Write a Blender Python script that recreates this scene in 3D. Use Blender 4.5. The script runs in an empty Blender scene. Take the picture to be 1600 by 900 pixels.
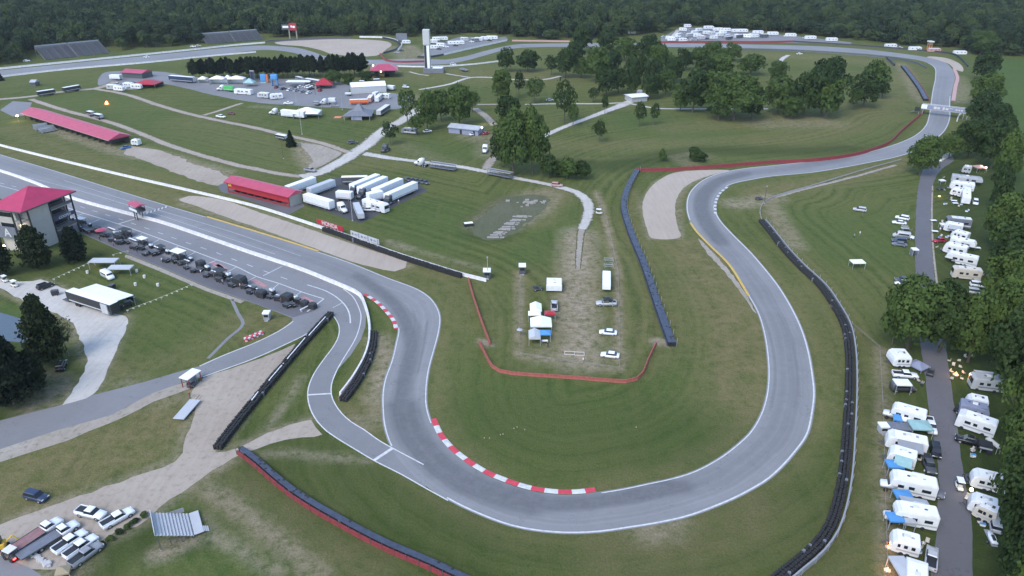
import bpy, bmesh, math, random
import numpy as np
from mathutils import Vector, Matrix
from mathutils.geometry import tessellate_polygon
rnd = random.Random(7)
SC = bpy.context.scene
COL = SC.collection
R = math.radians
# ------------------------------------------------------------------ camera
FOC, HOR, CAMH = 1140.0, -118.0, 96.0
PITCH = math.atan((450 - HOR) / FOC)
SP, CP = math.sin(PITCH), math.cos(PITCH)
cam = bpy.data.objects.new('camera', bpy.data.cameras.new('camera'))
COL.objects.link(cam)
cam.location = (0, 0, CAMH)
cam.rotation_euler = (math.pi / 2 - PITCH, 0, 0)
cam.data.sensor_width = 36
cam.data.lens = 36 * FOC / 1600
cam.data.clip_end = 9000
cam.data.clip_start = 1
SC.camera = cam

def G(px, py, z=0.0):
    """Photo pixel -> point of the place at height z."""
    u, v = (px - 800) / FOC, (py - 450) / FOC
    d = (u, CP - v * SP, -SP - v * CP)
    t = (z - CAMH) / d[2]
    return Vector((d[0] * t, d[1] * t, z))

def proj(p):
    x, y, z = p[0], p[1], p[2] - CAMH
    dep = y * CP - z * SP
    return 800 + FOC * x / dep, 450 - FOC * (y * SP + z * CP) / dep

def mpp(p):
    return (p[1] * CP + (CAMH - p[2]) * SP) / FOC

def height_at(p, ytop):
    lo, hi = 0.0, 60.0
    for _ in range(40):
        m = (lo + hi) / 2
        if proj((p[0], p[1], m))[1] > ytop: lo = m
        else: hi = m
    return lo

# ------------------------------------------------------------------ materials
class NT:
    def __init__(s, name):
        s.m = bpy.data.materials.new(name); s.m.use_nodes = True
        s.t = s.m.node_tree; s.b = s.t.nodes['Principled BSDF']
    def n(s, typ, **kw):
        x = s.t.nodes.new(typ)
        for k, v in kw.items():
            if hasattr(x, k): setattr(x, k, v)
        return x
    def l(s, a, b): s.t.links.new(a, b)
    def noise(s, vec, scale, det=4, rough=.6):
        x = s.n('ShaderNodeTexNoise'); x.inputs['Scale'].default_value = scale
        x.inputs['Detail'].default_value = det; x.inputs['Roughness'].default_value = rough
        s.l(vec, x.inputs['Vector']); return x.outputs['Fac']
    def ramp(s, fac, a, b, lo=0.0, hi=1.0):
        x = s.n('ShaderNodeMapRange'); x.inputs['From Min'].default_value = a; x.inputs['From Max'].default_value = b
        x.inputs['To Min'].default_value = lo; x.inputs['To Max'].default_value = hi
        s.l(fac, x.inputs['Value']); return x.outputs['Result']
    def mix(s, fac, a, b, blend='MIX'):
        x = s.n('ShaderNodeMix'); x.data_type = 'RGBA'; x.blend_type = blend
        for v, i in ((fac, 0), (a, 6), (b, 7)):
            if isinstance(v, (int, float)): x.inputs[i].default_value = v
            elif isinstance(v, (tuple, list)): x.inputs[i].default_value = tuple(v) + (1,)
            else: s.l(v, x.inputs[i])
        return x.outputs[2]
    def math(s, op, a, b):
        x = s.n('ShaderNodeMath'); x.operation = op
        for v, i in ((a, 0), (b, 1)):
            if isinstance(v, (int, float)): x.inputs[i].default_value = v
            else: s.l(v, x.inputs[i])
        return x.outputs[0]
    def attr(s, name):
        x = s.n('ShaderNodeAttribute'); x.attribute_name = name; return x.outputs['Fac']
    def bump(s, h, strength, dist=.1):
        x = s.n('ShaderNodeBump'); x.inputs['Strength'].default_value = strength; x.inputs['Distance'].default_value = dist
        s.l(h, x.inputs['Height']); s.l(x.outputs['Normal'], s.b.inputs['Normal'])

def pm(name, rgb, rough=.6, var=.15, scale=1.5, metal=0.0, emit=0.0, coat=0.0, ecol=None):
    k = NT(name); b = k.b
    tc = k.n('ShaderNodeTexCoord').outputs['Object']
    f = k.noise(tc, scale, 5, .65)
    lo = tuple(c * (1 - var) for c in rgb); hi = tuple(min(1, c * (1 + var)) for c in rgb)
    c = k.mix(k.ramp(f, .3, .7), lo, hi)
    k.l(c, b.inputs['Base Color'])
    b.inputs['Roughness'].default_value = rough; b.inputs['Metallic'].default_value = metal
    b.inputs['Coat Weight'].default_value = coat
    if emit:
        b.inputs['Emission Color'].default_value = tuple(ecol or rgb) + (1,); b.inputs['Emission Strength'].default_value = emit
    return k.m

def posv(k): return k.n('ShaderNodeNewGeometry').outputs['Position']
def stretch(k, vec, rot, sc):
    x = k.n('ShaderNodeMapping'); x.inputs['Rotation'].default_value = (0, 0, rot); x.inputs['Scale'].default_value = sc
    k.l(vec, x.inputs['Vector']); return x.outputs['Vector']

def mat_grass():
    k = NT('grass_ground'); p = posv(k)
    n1 = k.noise(p, .012, 5); n2 = k.noise(p, .055, 6, .68); n3 = k.noise(p, .5, 6, .75); n4 = k.noise(p, 2.4, 4, .8); n5 = k.noise(p, .17, 5, .7)
    s1 = k.noise(stretch(k, p, .5, (.3, .025, 1)), 1.0, 5, .65)
    b = k.n('ShaderNodeTexNoise'); b.noise_dimensions = '1D'; b.inputs['Scale'].default_value = .42; b.inputs['Detail'].default_value = 3
    k.l(k.math('ADD', k.attr('band'), k.math('MULTIPLY', n5, 4.0)), b.inputs['W']); band = b.outputs['Fac']
    c = k.mix(k.ramp(n2, .3, .68), (.044, .068, .016), (.072, .098, .025))
    c = k.mix(k.ramp(n1, .38, .6, 0, .75), c, (.102, .112, .036))
    c = k.mix(k.ramp(n5, .45, .7, 0, .36), c, (.108, .112, .040))
    c = k.mix(k.ramp(band, .48, .66, 0, .46), c, (.132, .134, .050))
    c = k.mix(k.ramp(band, .30, .45, .46, 0), c, (.032, .054, .012))
    c = k.mix(k.ramp(n3, .5, .72, 0, .5), c, (.130, .122, .054))
    c = k.mix(k.ramp(n3, .26, .46, .85, 0), c, (.027, .046, .011))
    c = k.mix(k.ramp(s1, .50, .66, 0, .45), c, (.115, .116, .045))
    d = k.math('MULTIPLY', k.attr('lush'), k.ramp(n2, .2, .6, .5, 1.0))
    c = k.mix(d, c, k.mix(k.ramp(n3, .3, .7), (.042, .078, .018), (.066, .105, .030)))
    d = k.math('MULTIPLY', k.attr('dry'), k.math('MULTIPLY', k.ramp(n3, .3, .6, .25, 1.0), k.ramp(n5, .3, .6, .3, 1.0)))
    c = k.mix(d, c, (.175, .142, .072))
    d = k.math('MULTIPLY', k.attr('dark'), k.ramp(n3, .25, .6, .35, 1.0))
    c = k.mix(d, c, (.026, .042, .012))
    d = k.math('MULTIPLY', k.attr('dirt'), k.math('MULTIPLY', k.ramp(n3, .36, .56, .15, 1.0), k.ramp(n5, .28, .56, .35, 1.0)))
    c = k.mix(d, c, k.mix(n2, (.24, .19, .14), (.34, .285, .225)))
    c = k.mix(k.ramp(n4, .32, .66, .0, .8), c, k.mix(.5, c, (.010, .016, .004)))
    c = k.mix(1.0, c, (1.34, 1.32, 1.30), 'MULTIPLY')
    k.l(c, k.b.inputs['Base Color']); k.b.inputs['Roughness'].default_value = .95
    k.b.inputs['Specular IOR Level'].default_value = .1
    k.bump(k.math('ADD', n3, n4), .8, .3)
    return k.m

def mat_asphalt(name, base, rub=True, spec=.4):
    k = NT(name); p = posv(k)
    n1 = k.noise(p, .035, 5); n2 = k.noise(p, .4, 6, .7); n3 = k.noise(p, 3.5, 3, .8)
    b1 = tuple(x * .86 for x in base); b2 = tuple(min(1, x * 1.1) for x in base)
    c = k.mix(k.ramp(n1, .3, .7), b1, b2)
    c = k.mix(k.ramp(n2, .35, .75, 0, .22), c, tuple(x * .6 for x in base))
    c = k.mix(k.ramp(n3, .3, .8, 0, .25), c, tuple(x * .62 for x in base))
    v = k.n('ShaderNodeTexVoronoi', feature='DISTANCE_TO_EDGE'); v.inputs['Scale'].default_value = .09
    w = k.n('ShaderNodeMix'); w.data_type = 'VECTOR'; w.inputs[0].default_value = .15
    k.l(p, w.inputs[4]); 
    nn = k.n('ShaderNodeTexNoise'); nn.inputs['Scale'].default_value = .3; k.l(p, nn.inputs['Vector'])
    vm = k.n('ShaderNodeVectorMath', operation='MULTIPLY_ADD'); vm.inputs[1].default_value = (14, 14, 0)
    k.l(nn.outputs['Color'], vm.inputs[0]); k.l(p, vm.inputs[2]); k.l(vm.outputs[0], v.inputs['Vector'])
    c = k.mix(k.ramp(v.outputs['Distance'], .0, .008, .38, 0), c, (.05, .05, .05))
    if rub:
        b_ = k.n('ShaderNodeTexNoise'); b_.noise_dimensions = '1D'; b_.inputs['Scale'].default_value = .9; b_.inputs['Detail'].default_value = 4
        k.l(k.math('ADD', k.attr('lat'), k.math('MULTIPLY', n1, 3)), b_.inputs['W'])
        c = k.mix(k.ramp(b_.outputs['Fac'], .4, .7, 0, .3), c, tuple(x * .55 for x in base)); c = k.mix(k.ramp(b_.outputs['Fac'], .28, .42, .22, 0), c, tuple(x * 1.25 for x in base))
        d = k.math('MULTIPLY', k.attr('rub'), k.ramp(n2, .2, .7, .65, 1.0))
        st = k.noise(p, 1.1, 4, .7); d = k.math('MULTIPLY', d, k.ramp(st, .3, .6, .8, 1.0)); c = k.mix(d, c, (.088, .090, .095))
    k.l(c, k.b.inputs['Base Color']); k.b.inputs['Roughness'].default_value = .72
    k.b.inputs['Specular IOR Level'].default_value = spec
    k.bump(n3, .25, .03)
    return k.m

def mat_gravel(name, a, b, grass=.0):
    k = NT(name); p = posv(k)
    n1 = k.noise(p, .06, 5); n2 = k.noise(p, .7, 6, .75); n3 = k.noise(p, 5, 3, .8)
    c = k.mix(k.ramp(n1, .3, .7), a, b)
    c = k.mix(k.ramp(n2, .45, .75, 0, .2), c, tuple(x * .7 for x in a))
    s_ = k.noise(stretch(k, p, .6, (.9, .08, 1)), 1.0, 4, .6); c = k.mix(k.ramp(s_, .45, .7, 0, .3), c, tuple(min(1, x * 1.15) for x in b)); c = k.mix(k.ramp(s_, .28, .45, .3, 0), c, tuple(x * .75 for x in a))
    c = k.mix(k.ramp(n3, .3, .8, 0, .3), c, tuple(x * .6 for x in a))
    ed = k.math('MULTIPLY', k.attr('edge'), k.ramp(n2, .25, .6, .2, 1.5)); c = k.mix(k.ramp(ed, .35, .75), c, (.085, .085, .036))
    if grass:
        c = k.mix(k.ramp(n2, .52, .66, 0, grass), c, (.075, .078, .035))
    k.l(c, k.b.inputs['Base Color']); k.b.inputs['Roughness'].default_value = .9
    k.b.inputs['Specular IOR Level'].default_value = .2
    k.bump(n2, .5, .12)
    return k.m

def mat_leaf(name, dark, mid, light):
    k = NT(name)
    oi = k.n('ShaderNodeObjectInfo').outputs['Random']
    t = k.attr('tone')
    c = k.mix(k.ramp(t, 0, .6), dark, mid); c = k.mix(k.ramp(t, .6, 1), c, light)
    c = k.mix(k.ramp(oi, 0, 1, 0, .75), c, tuple(x * y for x, y in zip(mid, (1.7, 1.45, .95))))
    c = k.mix(k.ramp(oi, .55, .5, .0, .45), c, tuple(x * .55 for x in dark))
    k.l(c, k.b.inputs['Base Color']); k.b.inputs['Roughness'].default_value = .75
    k.b.inputs['Specular IOR Level'].default_value = .12
    tr = k.n('ShaderNodeBsdfTranslucent'); k.l(c, tr.inputs['Color'])
    ms = k.n('ShaderNodeMixShader'); ms.inputs[0].default_value = .22
    k.l(k.b.outputs[0], ms.inputs[1]); k.l(tr.outputs[0], ms.inputs[2])
    k.l(ms.outputs[0], k.t.nodes['Material Output'].inputs['Surface'])
    return k.m

def mat_water():
    k = NT('pond_water'); p = posv(k)
    n = k.noise(p, .8, 3)
    k.l(k.mix(n, (.06, .085, .10), (.08, .10, .12)), k.b.inputs['Base Color'])
    k.b.inputs['Roughness'].default_value = .12; k.bump(n, .08, .05)
    return k.m

def mat_roof(name, rgb, axis=0, pitch=1.6):
    """sheet-metal roof with standing seams"""
    k = NT(name); tc = k.n('ShaderNodeTexCoord').outputs['Object']
    w = k.n('ShaderNodeTexWave'); w.bands_direction = 'X' if axis == 0 else 'Y'; w.inputs['Scale'].default_value = pitch
    k.l(tc, w.inputs['Vector'])
    n = k.noise(tc, .35, 5, .7)
    c = k.mix(k.ramp(n, .3, .7), tuple(x * .82 for x in rgb), tuple(min(1, x * 1.12) for x in rgb))
    c = k.mix(k.ramp(w.outputs['Fac'], .9, 1, 0, .4), c, tuple(x * .6 for x in rgb))
    k.l(c, k.b.inputs['Base Color']); k.b.inputs['Roughness'].default_value = .45
    k.bump(w.outputs['Fac'], .3, .05)
    return k.m

ML = {}
def mat(key):
    return ML[key]
for nm, rgb, ro, va, sc in [
    ('white_paint', (.74, .76, .78), .38, .06, .8), ('white_roof', (.78, .8, .82), .5, .08, .6), ('cream', (.62, .6, .54), .5, .08, .7),
    ('rv_white', (.63, .64, .65), .4, .1, .6), ('rv_grey', (.36, .37, .39), .45, .1, .6), ('rv_beige', (.50, .46, .40), .45, .1, .6),
    ('rv_tan', (.42, .37, .31), .45, .1, .6), ('silver', (.42, .43, .45), .3, .06, .8), ('grey_paint', (.25, .26, .28), .4, .1, .8),
    ('dark_grey', (.07, .075, .085), .5, .2, 1.2), ('black', (.022, .023, .026), .5, .25, 1.2), ('black_gloss', (.018, .019, .023), .22, .1, 1),
    ('blue_dark', (.03, .045, .09), .3, .1, 1), ('blue', (.035, .14, .42), .45, .1, 1), ('tarp_blue', (.07, .24, .50), .6, .12, .8),
    ('teal', (.26, .42, .42), .6, .12, .8), ('red', (.34, .022, .035), .4, .1, 1), ('red_dull', (.20, .03, .035), .7, .25, 1.5),
    ('orange', (.62, .17, .05), .5, .12, 1), ('green', (.06, .38, .1), .5, .1, 1), ('yellow', (.60, .38, .05), .55, .12, 1),
    ('glass', (.018, .022, .028), .08, .1, 1), ('rubber', (.018, .018, .019), .85, .3, 3), ('steel', (.30, .31, .33), .4, .12, 2),
    ('concrete', (.42, .41, .40), .8, .15, .8), ('concrete_white', (.60, .59, .59), .7, .2, .8), ('wood', (.22, .15, .09), .8, .25, 2),
    ('wood_grey', (.27, .25, .23), .85, .25, 2), ('skin', (.42, .26, .19), .6, .05, 4), ('denim', (.05, .07, .13), .8, .1, 4),
    ('khaki', (.28, .23, .15), .8, .1, 4), ('beige_wall', (.36, .34, .31), .75, .08, .5), ('slate', (.14, .15, .18), .6, .15, 1),
    ('lavender', (.22, .24, .33), .45, .1, .7), ('bark', (.09, .072, .055), .9, .3, 2), ('bark_grey', (.14, .125, .11), .9, .3, 2),
    ('brick_red', (.28, .075, .06), .75, .25, 1.5), ('belt', (.045, .055, .085), .55, .35, 1.2), ('pinkish', (.45, .26, .24), .6, .1, 1), ('deck_red', (.24, .13, .13), .7, .2, 1)]:
    ML[nm] = pm(nm, rgb, ro, va, sc)
ML['lamp'] = pm('lamp_glow', (1, .86, .66), .5, 0, 1, emit=7)
ML['lamp_soft'] = pm('lamp_soft', (1, .88, .7), .5, 0, 1, emit=4)
ML['flame'] = pm('flame', (1, .42, .08), .5, 0, 1, emit=9, ecol=(1, .30, .045))
ML['tail'] = pm('tail_lamp_lit', (.9, .03, .03), .4, 0, 1, emit=6)
ML['head'] = pm('head_lamp', (.8, .8, .8), .15, .02, 1)
ML['headlit'] = pm('head_lamp_lit', (1, .95, .85), .3, .02, 1, emit=12)
ML['tail_off'] = pm('tail_lamp', (.3, .015, .015), .3, .02, 1)
ML['red_roof'] = mat_roof('red_roof', (.40, .028, .085))
ML['pink_roof'] = mat_roof('pink_roof', (.42, .06, .11))
ML['metal_roof'] = mat_roof('metal_roof', (.40, .42, .45))
ML['leaf'] = mat_leaf('leaf', (.022, .044, .016), (.046, .082, .027), (.09, .13, .04))
ML['leaf_far'] = mat_leaf('leaf_far', (.022, .042, .022), (.042, .068, .034), (.066, .092, .042))
ML['leaf_pine'] = mat_leaf('leaf_pine', (.010, .018, .011), (.019, .031, .018), (.034, .047, .027))
ML['leaf_bare'] = mat_leaf('leaf_bare', (.06, .05, .05), (.11, .095, .09), (.16, .14, .13))
ML['asphalt'] = mat_asphalt('asphalt', (.235, .233, .238))
ML['asphalt_dark'] = mat_asphalt('asphalt_dark', (.13, .125, .135), False)
ML['asphalt_black'] = mat_asphalt('asphalt_black', (.06, .06, .065), False)
ML['asphalt_lane'] = mat_asphalt('asphalt_lane', (.205, .202, .208), False)
ML['trap'] = mat_gravel('trap_gravel', (.365, .305, .252), (.42, .358, .30))
ML['dirt'] = mat_gravel('dirt_gravel', (.315, .262, .212), (.39, .335, .28), .3)
ML['gravel'] = mat_gravel('light_gravel', (.42, .395, .36), (.54, .515, .48), .15)
ML['track_gravel'] = mat_gravel('worn_gravel', (.29, .25, .205), (.37, .33, .285), .5)
ML['ruin'] = mat_gravel('overgrown_ruin', (.085, .095, .05), (.125, .125, .082), .75)
ML['line'] = pm('line_paint', (.52, .52, .52), .6, .22, 1.2)
ML['line_worn'] = pm('line_paint_worn', (.46, .47, .49), .65, .25, 1.2)
ML['line_red'] = pm('line_paint_red', (.38, .2, .2), .65, .3, 1.2)
ML['kerb_red'] = pm('kerb_red', (.50, .045, .07), .6, .2, 1.2)
ML['kerb_yellow'] = pm('kerb_yellow', (.50, .33, .075), .6, .22, 1.2)

# ------------------------------------------------------------------ mesh helpers
def box(bm, x0, x1, y0, y1, z0, z1, bev=0.0, mi=0):
    v = [bm.verts.new(p) for p in ((x0, y0, z0), (x1, y0, z0), (x1, y1, z0), (x0, y1, z0), (x0, y0, z1), (x1, y0, z1), (x1, y1, z1), (x0, y1, z1))]
    fs = [bm.faces.new([v[i] for i in q]) for q in ((3, 2, 1, 0), (4, 5, 6, 7), (0, 1, 5, 4), (1, 2, 6, 5), (2, 3, 7, 6), (3, 0, 4, 7))]
    for f in fs: f.material_index = mi
    if bev:
        ed = list({e for f in fs for e in f.edges})
        r = bmesh.ops.bevel(bm, geom=ed, offset=bev, segments=2, affect='EDGES', profile=.6)
        for f in r['faces']: f.material_index = mi
    return v

def ring_loft(bm, rings, mi=0, cap=True):
    vs = [[bm.verts.new(p) for p in r] for r in rings]
    n = len(rings[0])
    for a, b in zip(vs, vs[1:]):
        for i in range(n):
            f = bm.faces.new((a[i], a[(i + 1) % n], b[(i + 1) % n], b[i])); f.material_index = mi
    if cap:
        bm.faces.new(vs[0][::-1]).material_index = mi; bm.faces.new(vs[-1]).material_index = mi

def loft(bm, st, mi=0, ch=.85, sh=.72):
    """stations (x, half width, z bottom, z top) -> shaped hull along x"""
    ring_loft(bm, [[(x, -w, a), (x, -w, a + (b - a) * sh), (x, -w * ch, b), (x, w * ch, b), (x, w, a + (b - a) * sh), (x, w, a)] for x, w, a, b in st], mi)

def frustum(bm, x0, x1, w0, z0, x2, x3, w1, z1, mi=0):
    ring_loft(bm, [[(x0, -w0, z0), (x1, -w0, z0), (x1, w0, z0), (x0, w0, z0)], [(x2, -w1, z1), (x3, -w1, z1), (x3, w1, z1), (x2, w1, z1)]], mi)

def tube(bm, a, b, r0, r1=None, seg=8, mi=0, cap=True):
    a, b = Vector(a), Vector(b); r1 = r0 if r1 is None else r1
    d = (b - a).normalized(); u = d.orthogonal().normalized(); w = d.cross(u)
    mk = lambda c, r: [c + (u * math.cos(2 * math.pi * i / seg) + w * math.sin(2 * math.pi * i / seg)) * r for i in range(seg)]
    ring_loft(bm, [mk(a, r0), mk(b, r1)], mi, cap)

def quad(bm, pts, mi=0):
    f = bm.faces.new([bm.verts.new(p) for p in pts]); f.material_index = mi; return f

def mesh(bm, name, mats, smooth=False):
    bmesh.ops.recalc_face_normals(bm, faces=bm.faces)
    me = bpy.data.meshes.new(name); bm.to_mesh(me); bm.free()
    for m in (mats if isinstance(mats, (list, tuple)) else [mats]):
        me.materials.append(ML[m] if isinstance(m, str) else m)
    if smooth:
        me.polygons.foreach_set('use_smooth', [True] * len(me.polygons))
    return me

def link(name, me, parent=None):
    o = bpy.data.objects.new(name, me); COL.objects.link(o)
    if parent is not None: o.parent = parent
    return o

def structure(name, me):
    o = link(name, me); o['kind'] = 'structure'; return o

def tag(o, label, cat, group=None):
    o['label'] = label; o['category'] = cat
    if group: o['group'] = group
    return o

def thing(name, label, cat, loc=(0, 0, 0), rot=0.0, group=None, sc=None):
    o = bpy.data.objects.new(name, None); COL.objects.link(o)
    o.location = loc; o.rotation_euler = (0, 0, rot); o.empty_display_size = .5
    if sc is not None: o.scale = sc
    return tag(o, label, cat, group)

def part(root, name, fn, mats, smooth=False):
    bm = bmesh.new(); fn(bm)
    return link(name, mesh(bm, name, mats, smooth), root)

class Kit:
    """a kind of thing: its parts' meshes; every copy is an Empty with its own child objects"""
    def __init__(s, name): s.name = name; s.p = []
    def add(s, name, fn, mats, parent=None, smooth=False, label=None):
        bm = bmesh.new(); fn(bm)
        s.p.append((name, mesh(bm, s.name + '_' + name, mats, smooth), parent, label)); return len(s.p) - 1
    def spawn(s, label, cat, loc, rot=0.0, group=None, sc=None, name=None):
        r = thing(name or s.name, label, cat, loc, rot, group, sc); o = []
        for nm, me, pa, lb in s.p:
            c = link(nm, me, r if pa is None else o[pa]); o.append(c)
            if lb: c['label'] = lb
        return r

def bxf(*a, **k): return lambda bm: box(bm, *a, **k)

# ------------------------------------------------------------------ path helpers
def W(pts, z=0.0): return [G(x, y, z) for x, y in pts]

def smooth_path(P, step, closed=False):
    P = [np.array((p[0], p[1])) for p in P]; out = []; n = len(P)
    rng = range(n if closed else n - 1)
    for i in rng:
        p0 = P[(i - 1) % n] if closed or i else P[0]; p1 = P[i]; p2 = P[(i + 1) % n]
        p3 = P[(i + 2) % n] if closed or i + 2 < n else P[-1]
        d = [max(1e-6, np.linalg.norm(b - a)) ** .5 for a, b in ((p0, p1), (p1, p2), (p2, p3))]
        m1 = (p2 - p1) if np.allclose(p0, p1) else ((p1 - p0) / d[0] - (p2 - p0) / (d[0] + d[1]) + (p2 - p1) / d[1]) * d[1]
        m2 = (p2 - p1) if np.allclose(p2, p3) else ((p2 - p1) / d[1] - (p3 - p1) / (d[1] + d[2]) + (p3 - p2) / d[2]) * d[1]
        k = max(1, int(np.linalg.norm(p2 - p1) / step))
        for j in range(k):
            t = j / k; t2, t3 = t * t, t * t * t
            out.append((2 * t3 - 3 * t2 + 1) * p1 + (t3 - 2 * t2 + t) * m1 + (-2 * t3 + 3 * t2) * p2 + (t3 - t2) * m2)
    if not closed: out.append(P[-1])
    return np.array(out)

def resample(P, step):
    P = np.asarray(P); s = np.concatenate([[0], np.cumsum(np.linalg.norm(np.diff(P, axis=0), axis=1))])
    n = max(2, int(s[-1] / step) + 1); t = np.linspace(0, s[-1], n)
    return np.stack([np.interp(t, s, P[:, 0]), np.interp(t, s, P[:, 1])], 1)

def normals(P):
    t = np.gradient(P, axis=0); t /= np.maximum(1e-9, np.linalg.norm(t, axis=1))[:, None]
    return np.stack([-t[:, 1], t[:, 0]], 1)

def path_px(px, step=2.0, smooth=True):
    w = W(px)
    P = smooth_path(w, step) if smooth else np.array([(p[0], p[1]) for p in w])
    return resample(P, step)

def np_mesh(name, verts, faces, mats):
    me = bpy.data.meshes.new(name); me.from_pydata([tuple(map(float, v)) for v in verts], [], faces)
    for m in (mats if isinstance(mats, (list, tuple)) else [mats]): me.materials.append(ML[m])
    return me

def grid_strip(name, A, B, mt, z, nx=2):
    n = len(A); V = []
    for a, b in zip(A, B):
        for j in range(nx + 1):
            q = a + (b - a) * j / nx; V.append((q[0], q[1], z))
    F = []
    for i in range(n - 1):
        for j in range(nx):
            o = i * (nx + 1) + j; F.append((o, o + 1, o + nx + 2, o + nx + 1))
    me = np_mesh(name, V, F, mt)
    if len(F) and me.polygons[0].normal.z < 0:
        me.flip_normals()
    return me

def ribbon(name, px, w, mt, z, jit=0.0, step=2.0, smooth=True, P=None, off=0.0, seed=1):
    P = path_px(px, step, smooth) if P is None else P
    N = normals(P); r = np.random.RandomState(seed)
    ww = np.interp(np.linspace(0, 1, len(P)), np.linspace(0, 1, len(w)), w) if isinstance(w, (list, tuple)) else np.full(len(P), float(w))
    k = lambda: np.convolve(r.uniform(-1, 1, len(P) + 4), np.ones(3) / 3, 'same')[2:-2] * jit
    A = P + N * (ww / 2 + off + k())[:, None]; B = P + N * (-ww / 2 + off + k())[:, None]
    me = grid_strip(name, A, B, mt, z, 6)
    at = me.attributes.new('edge', 'FLOAT', 'POINT'); e = np.tile(np.abs(np.linspace(-1, 1, 7)) ** 2, len(P)); at.data.foreach_set('value', e.astype(np.float32)); return me

def poly(name, px, mt, z, smooth=0.0, jit=0.0, seed=1, world=False):
    P = np.array([(p[0], p[1]) for p in (px if world else W(px))])
    if smooth: P = smooth_path(P, smooth, True)
    if jit: P = P + np.random.RandomState(seed).uniform(-jit, jit, P.shape)
    V = [Vector((p[0], p[1], z)) for p in P]
    T = tessellate_polygon([V])
    me = np_mesh(name, V, [tuple(t) for t in T], mt)
    if me.polygons[0].normal.z < 0: me.flip_normals()
    bad = [p.index for p in me.polygons if p.normal.z < 0]
    if bad:
        bm = bmesh.new(); bm.from_mesh(me); bm.faces.ensure_lookup_table()
        for i in bad: bm.faces[i].normal_flip()
        bm.to_mesh(me); bm.free()
    return me

def sweep(bm, P, prof, mi=0, closed_prof=True, cap=True):
    """sweep profile [(offset, z)] along the ground path P"""
    N = normals(P)
    rings = [[(p[0] + n[0] * o, p[1] + n[1] * o, z) for o, z in prof] for p, n in zip(P, N)]
    ring_loft(bm, rings, mi, cap)

def head(a, b): return math.atan2(b[1] - a[1], b[0] - a[0])

def text_mesh(txt, size, mt, ext=.02, shear=0.0):
    c = bpy.data.curves.new('lettering', 'FONT'); c.body = txt; c.size = size; c.extrude = ext; c.align_x = 'CENTER'; c.align_y = 'CENTER'; c.shear = shear
    c.offset = size * .012
    o = bpy.data.objects.new('lettering', c)
    COL.objects.link(o); dg = bpy.context.evaluated_depsgraph_get()
    me = bpy.data.meshes.new_from_object(o.evaluated_get(dg)); COL.objects.unlink(o); bpy.data.objects.remove(o)
    me.materials.clear(); me.materials.append(ML[mt]); return me
# ================================================================== GROUND AND ROADS
A_PX = [(-60,223),(0,241),(100,271),(200,302),(262,321),(330,341),(400,362),(450,378),(500,394),(550,411),(607,434),(650,450),(670,462),(684,479),(689.5,497),(687,520),(680,547),(672,577),(668,610),(669,637),(675,657),(685,681),(702,702),(725,721),(755,740),(785,753),(825,766),(862,772),(900,773),(931,769),(975,762),(1012,754),(1050,746),(1087,734),(1125,713),(1150,694),(1170,675),(1185,651),(1195,622),(1199,588),(1197,550),(1191,515),(1182,487),(1167,460),(1137,412),(1107,382),(1087,361),(1077,345),(1072,325),(1075,305),(1085,291),(1100,280),(1125,270),(1162,263),(1200,259),(1275,251),(1325,244),(1362,236),(1390,228),(1412,220),(1430,211),(1445,197),(1451,180),(1454,160),(1457,140),(1461,120),(1459,105),(1450,99),(1435,94),(1400,89),(1350,84),(1275,79),(1200,76),(1100,74),(1000,73),(900,73),(850,73.5),(810,75),(785,79),(760,86),(722,96),(697,100),(675,101),(640,101),(590,101),(540,99),(495,94),(475,88),(460,83),(435,79),(410,78),(320,88),(228,97),(100,108),(0,119.5),(-60,127)]
B_PX = [(-60,246),(0,266),(55,285),(107,307),(215,337),(250,346),(400,397),(437,409),(475,422),(512,437),(550,452),(565,461),(577,464),(590,473),(606,489),(617,503),(621,515),(617,537),(610,565),(600,592),(596,615),(596,640),(599,668),(609,697),(628,724),(662,757),(700,782),(750,806),(797,823),(837,831),(887,835),(937,833),(987,826),(1025,820),(1075,809),(1117,794),(1150,780),(1175,767),(1200,752),(1225,730),(1245,707),(1260,687),(1266,674),(1272,645),(1275,615),(1272,585),(1265,547),(1255,515),(1241,485),(1220,450),(1200,424),(1175,395),(1145,365),(1127,345),(1119,330),(1117,317),(1125,301),(1135,292),(1150,286),(1175,281),(1200,276.5),(1275,269),(1350,256),(1407,244),(1440,232),(1462,218),(1477,204),(1485,185),(1485,165),(1486,150),(1490,132),(1492,120),(1487,107),(1475,97),(1450,90),(1412,84),(1350,77),(1275,72),(1200,70),(1100,68),(1000,67),(900,67.5),(850,68),(810,69),(785,73),(760,79),(722,89),(697,93),(675,92.5),(640,92),(600,93),(550,93),(510,88),(489,81),(475,77),(460,74),(435,72),(410,71),(360,74),(300,80),(200,90),(100,100),(0,110),(-60,116)]

def segdist(P, L):
    d = np.full(len(P), 1e9)
    for a, b in zip(L[:-1], L[1:]):
        ab = b - a; t = np.clip(((P - a) @ ab) / max(1e-9, ab @ ab), 0, 1)
        d = np.minimum(d, np.linalg.norm(P - (a + t[:, None] * ab), axis=1))
    return d

def inside(P, Q):
    c = np.zeros(len(P), bool); x, y = P[:, 0], P[:, 1]
    for (x1, y1), (x2, y2) in zip(Q, np.roll(Q, -1, 0)):
        k = ((y1 > y) != (y2 > y)) & (x < (x2 - x1) * (y - y1) / (y2 - y1 + 1e-12) + x1); c ^= k
    return c

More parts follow.
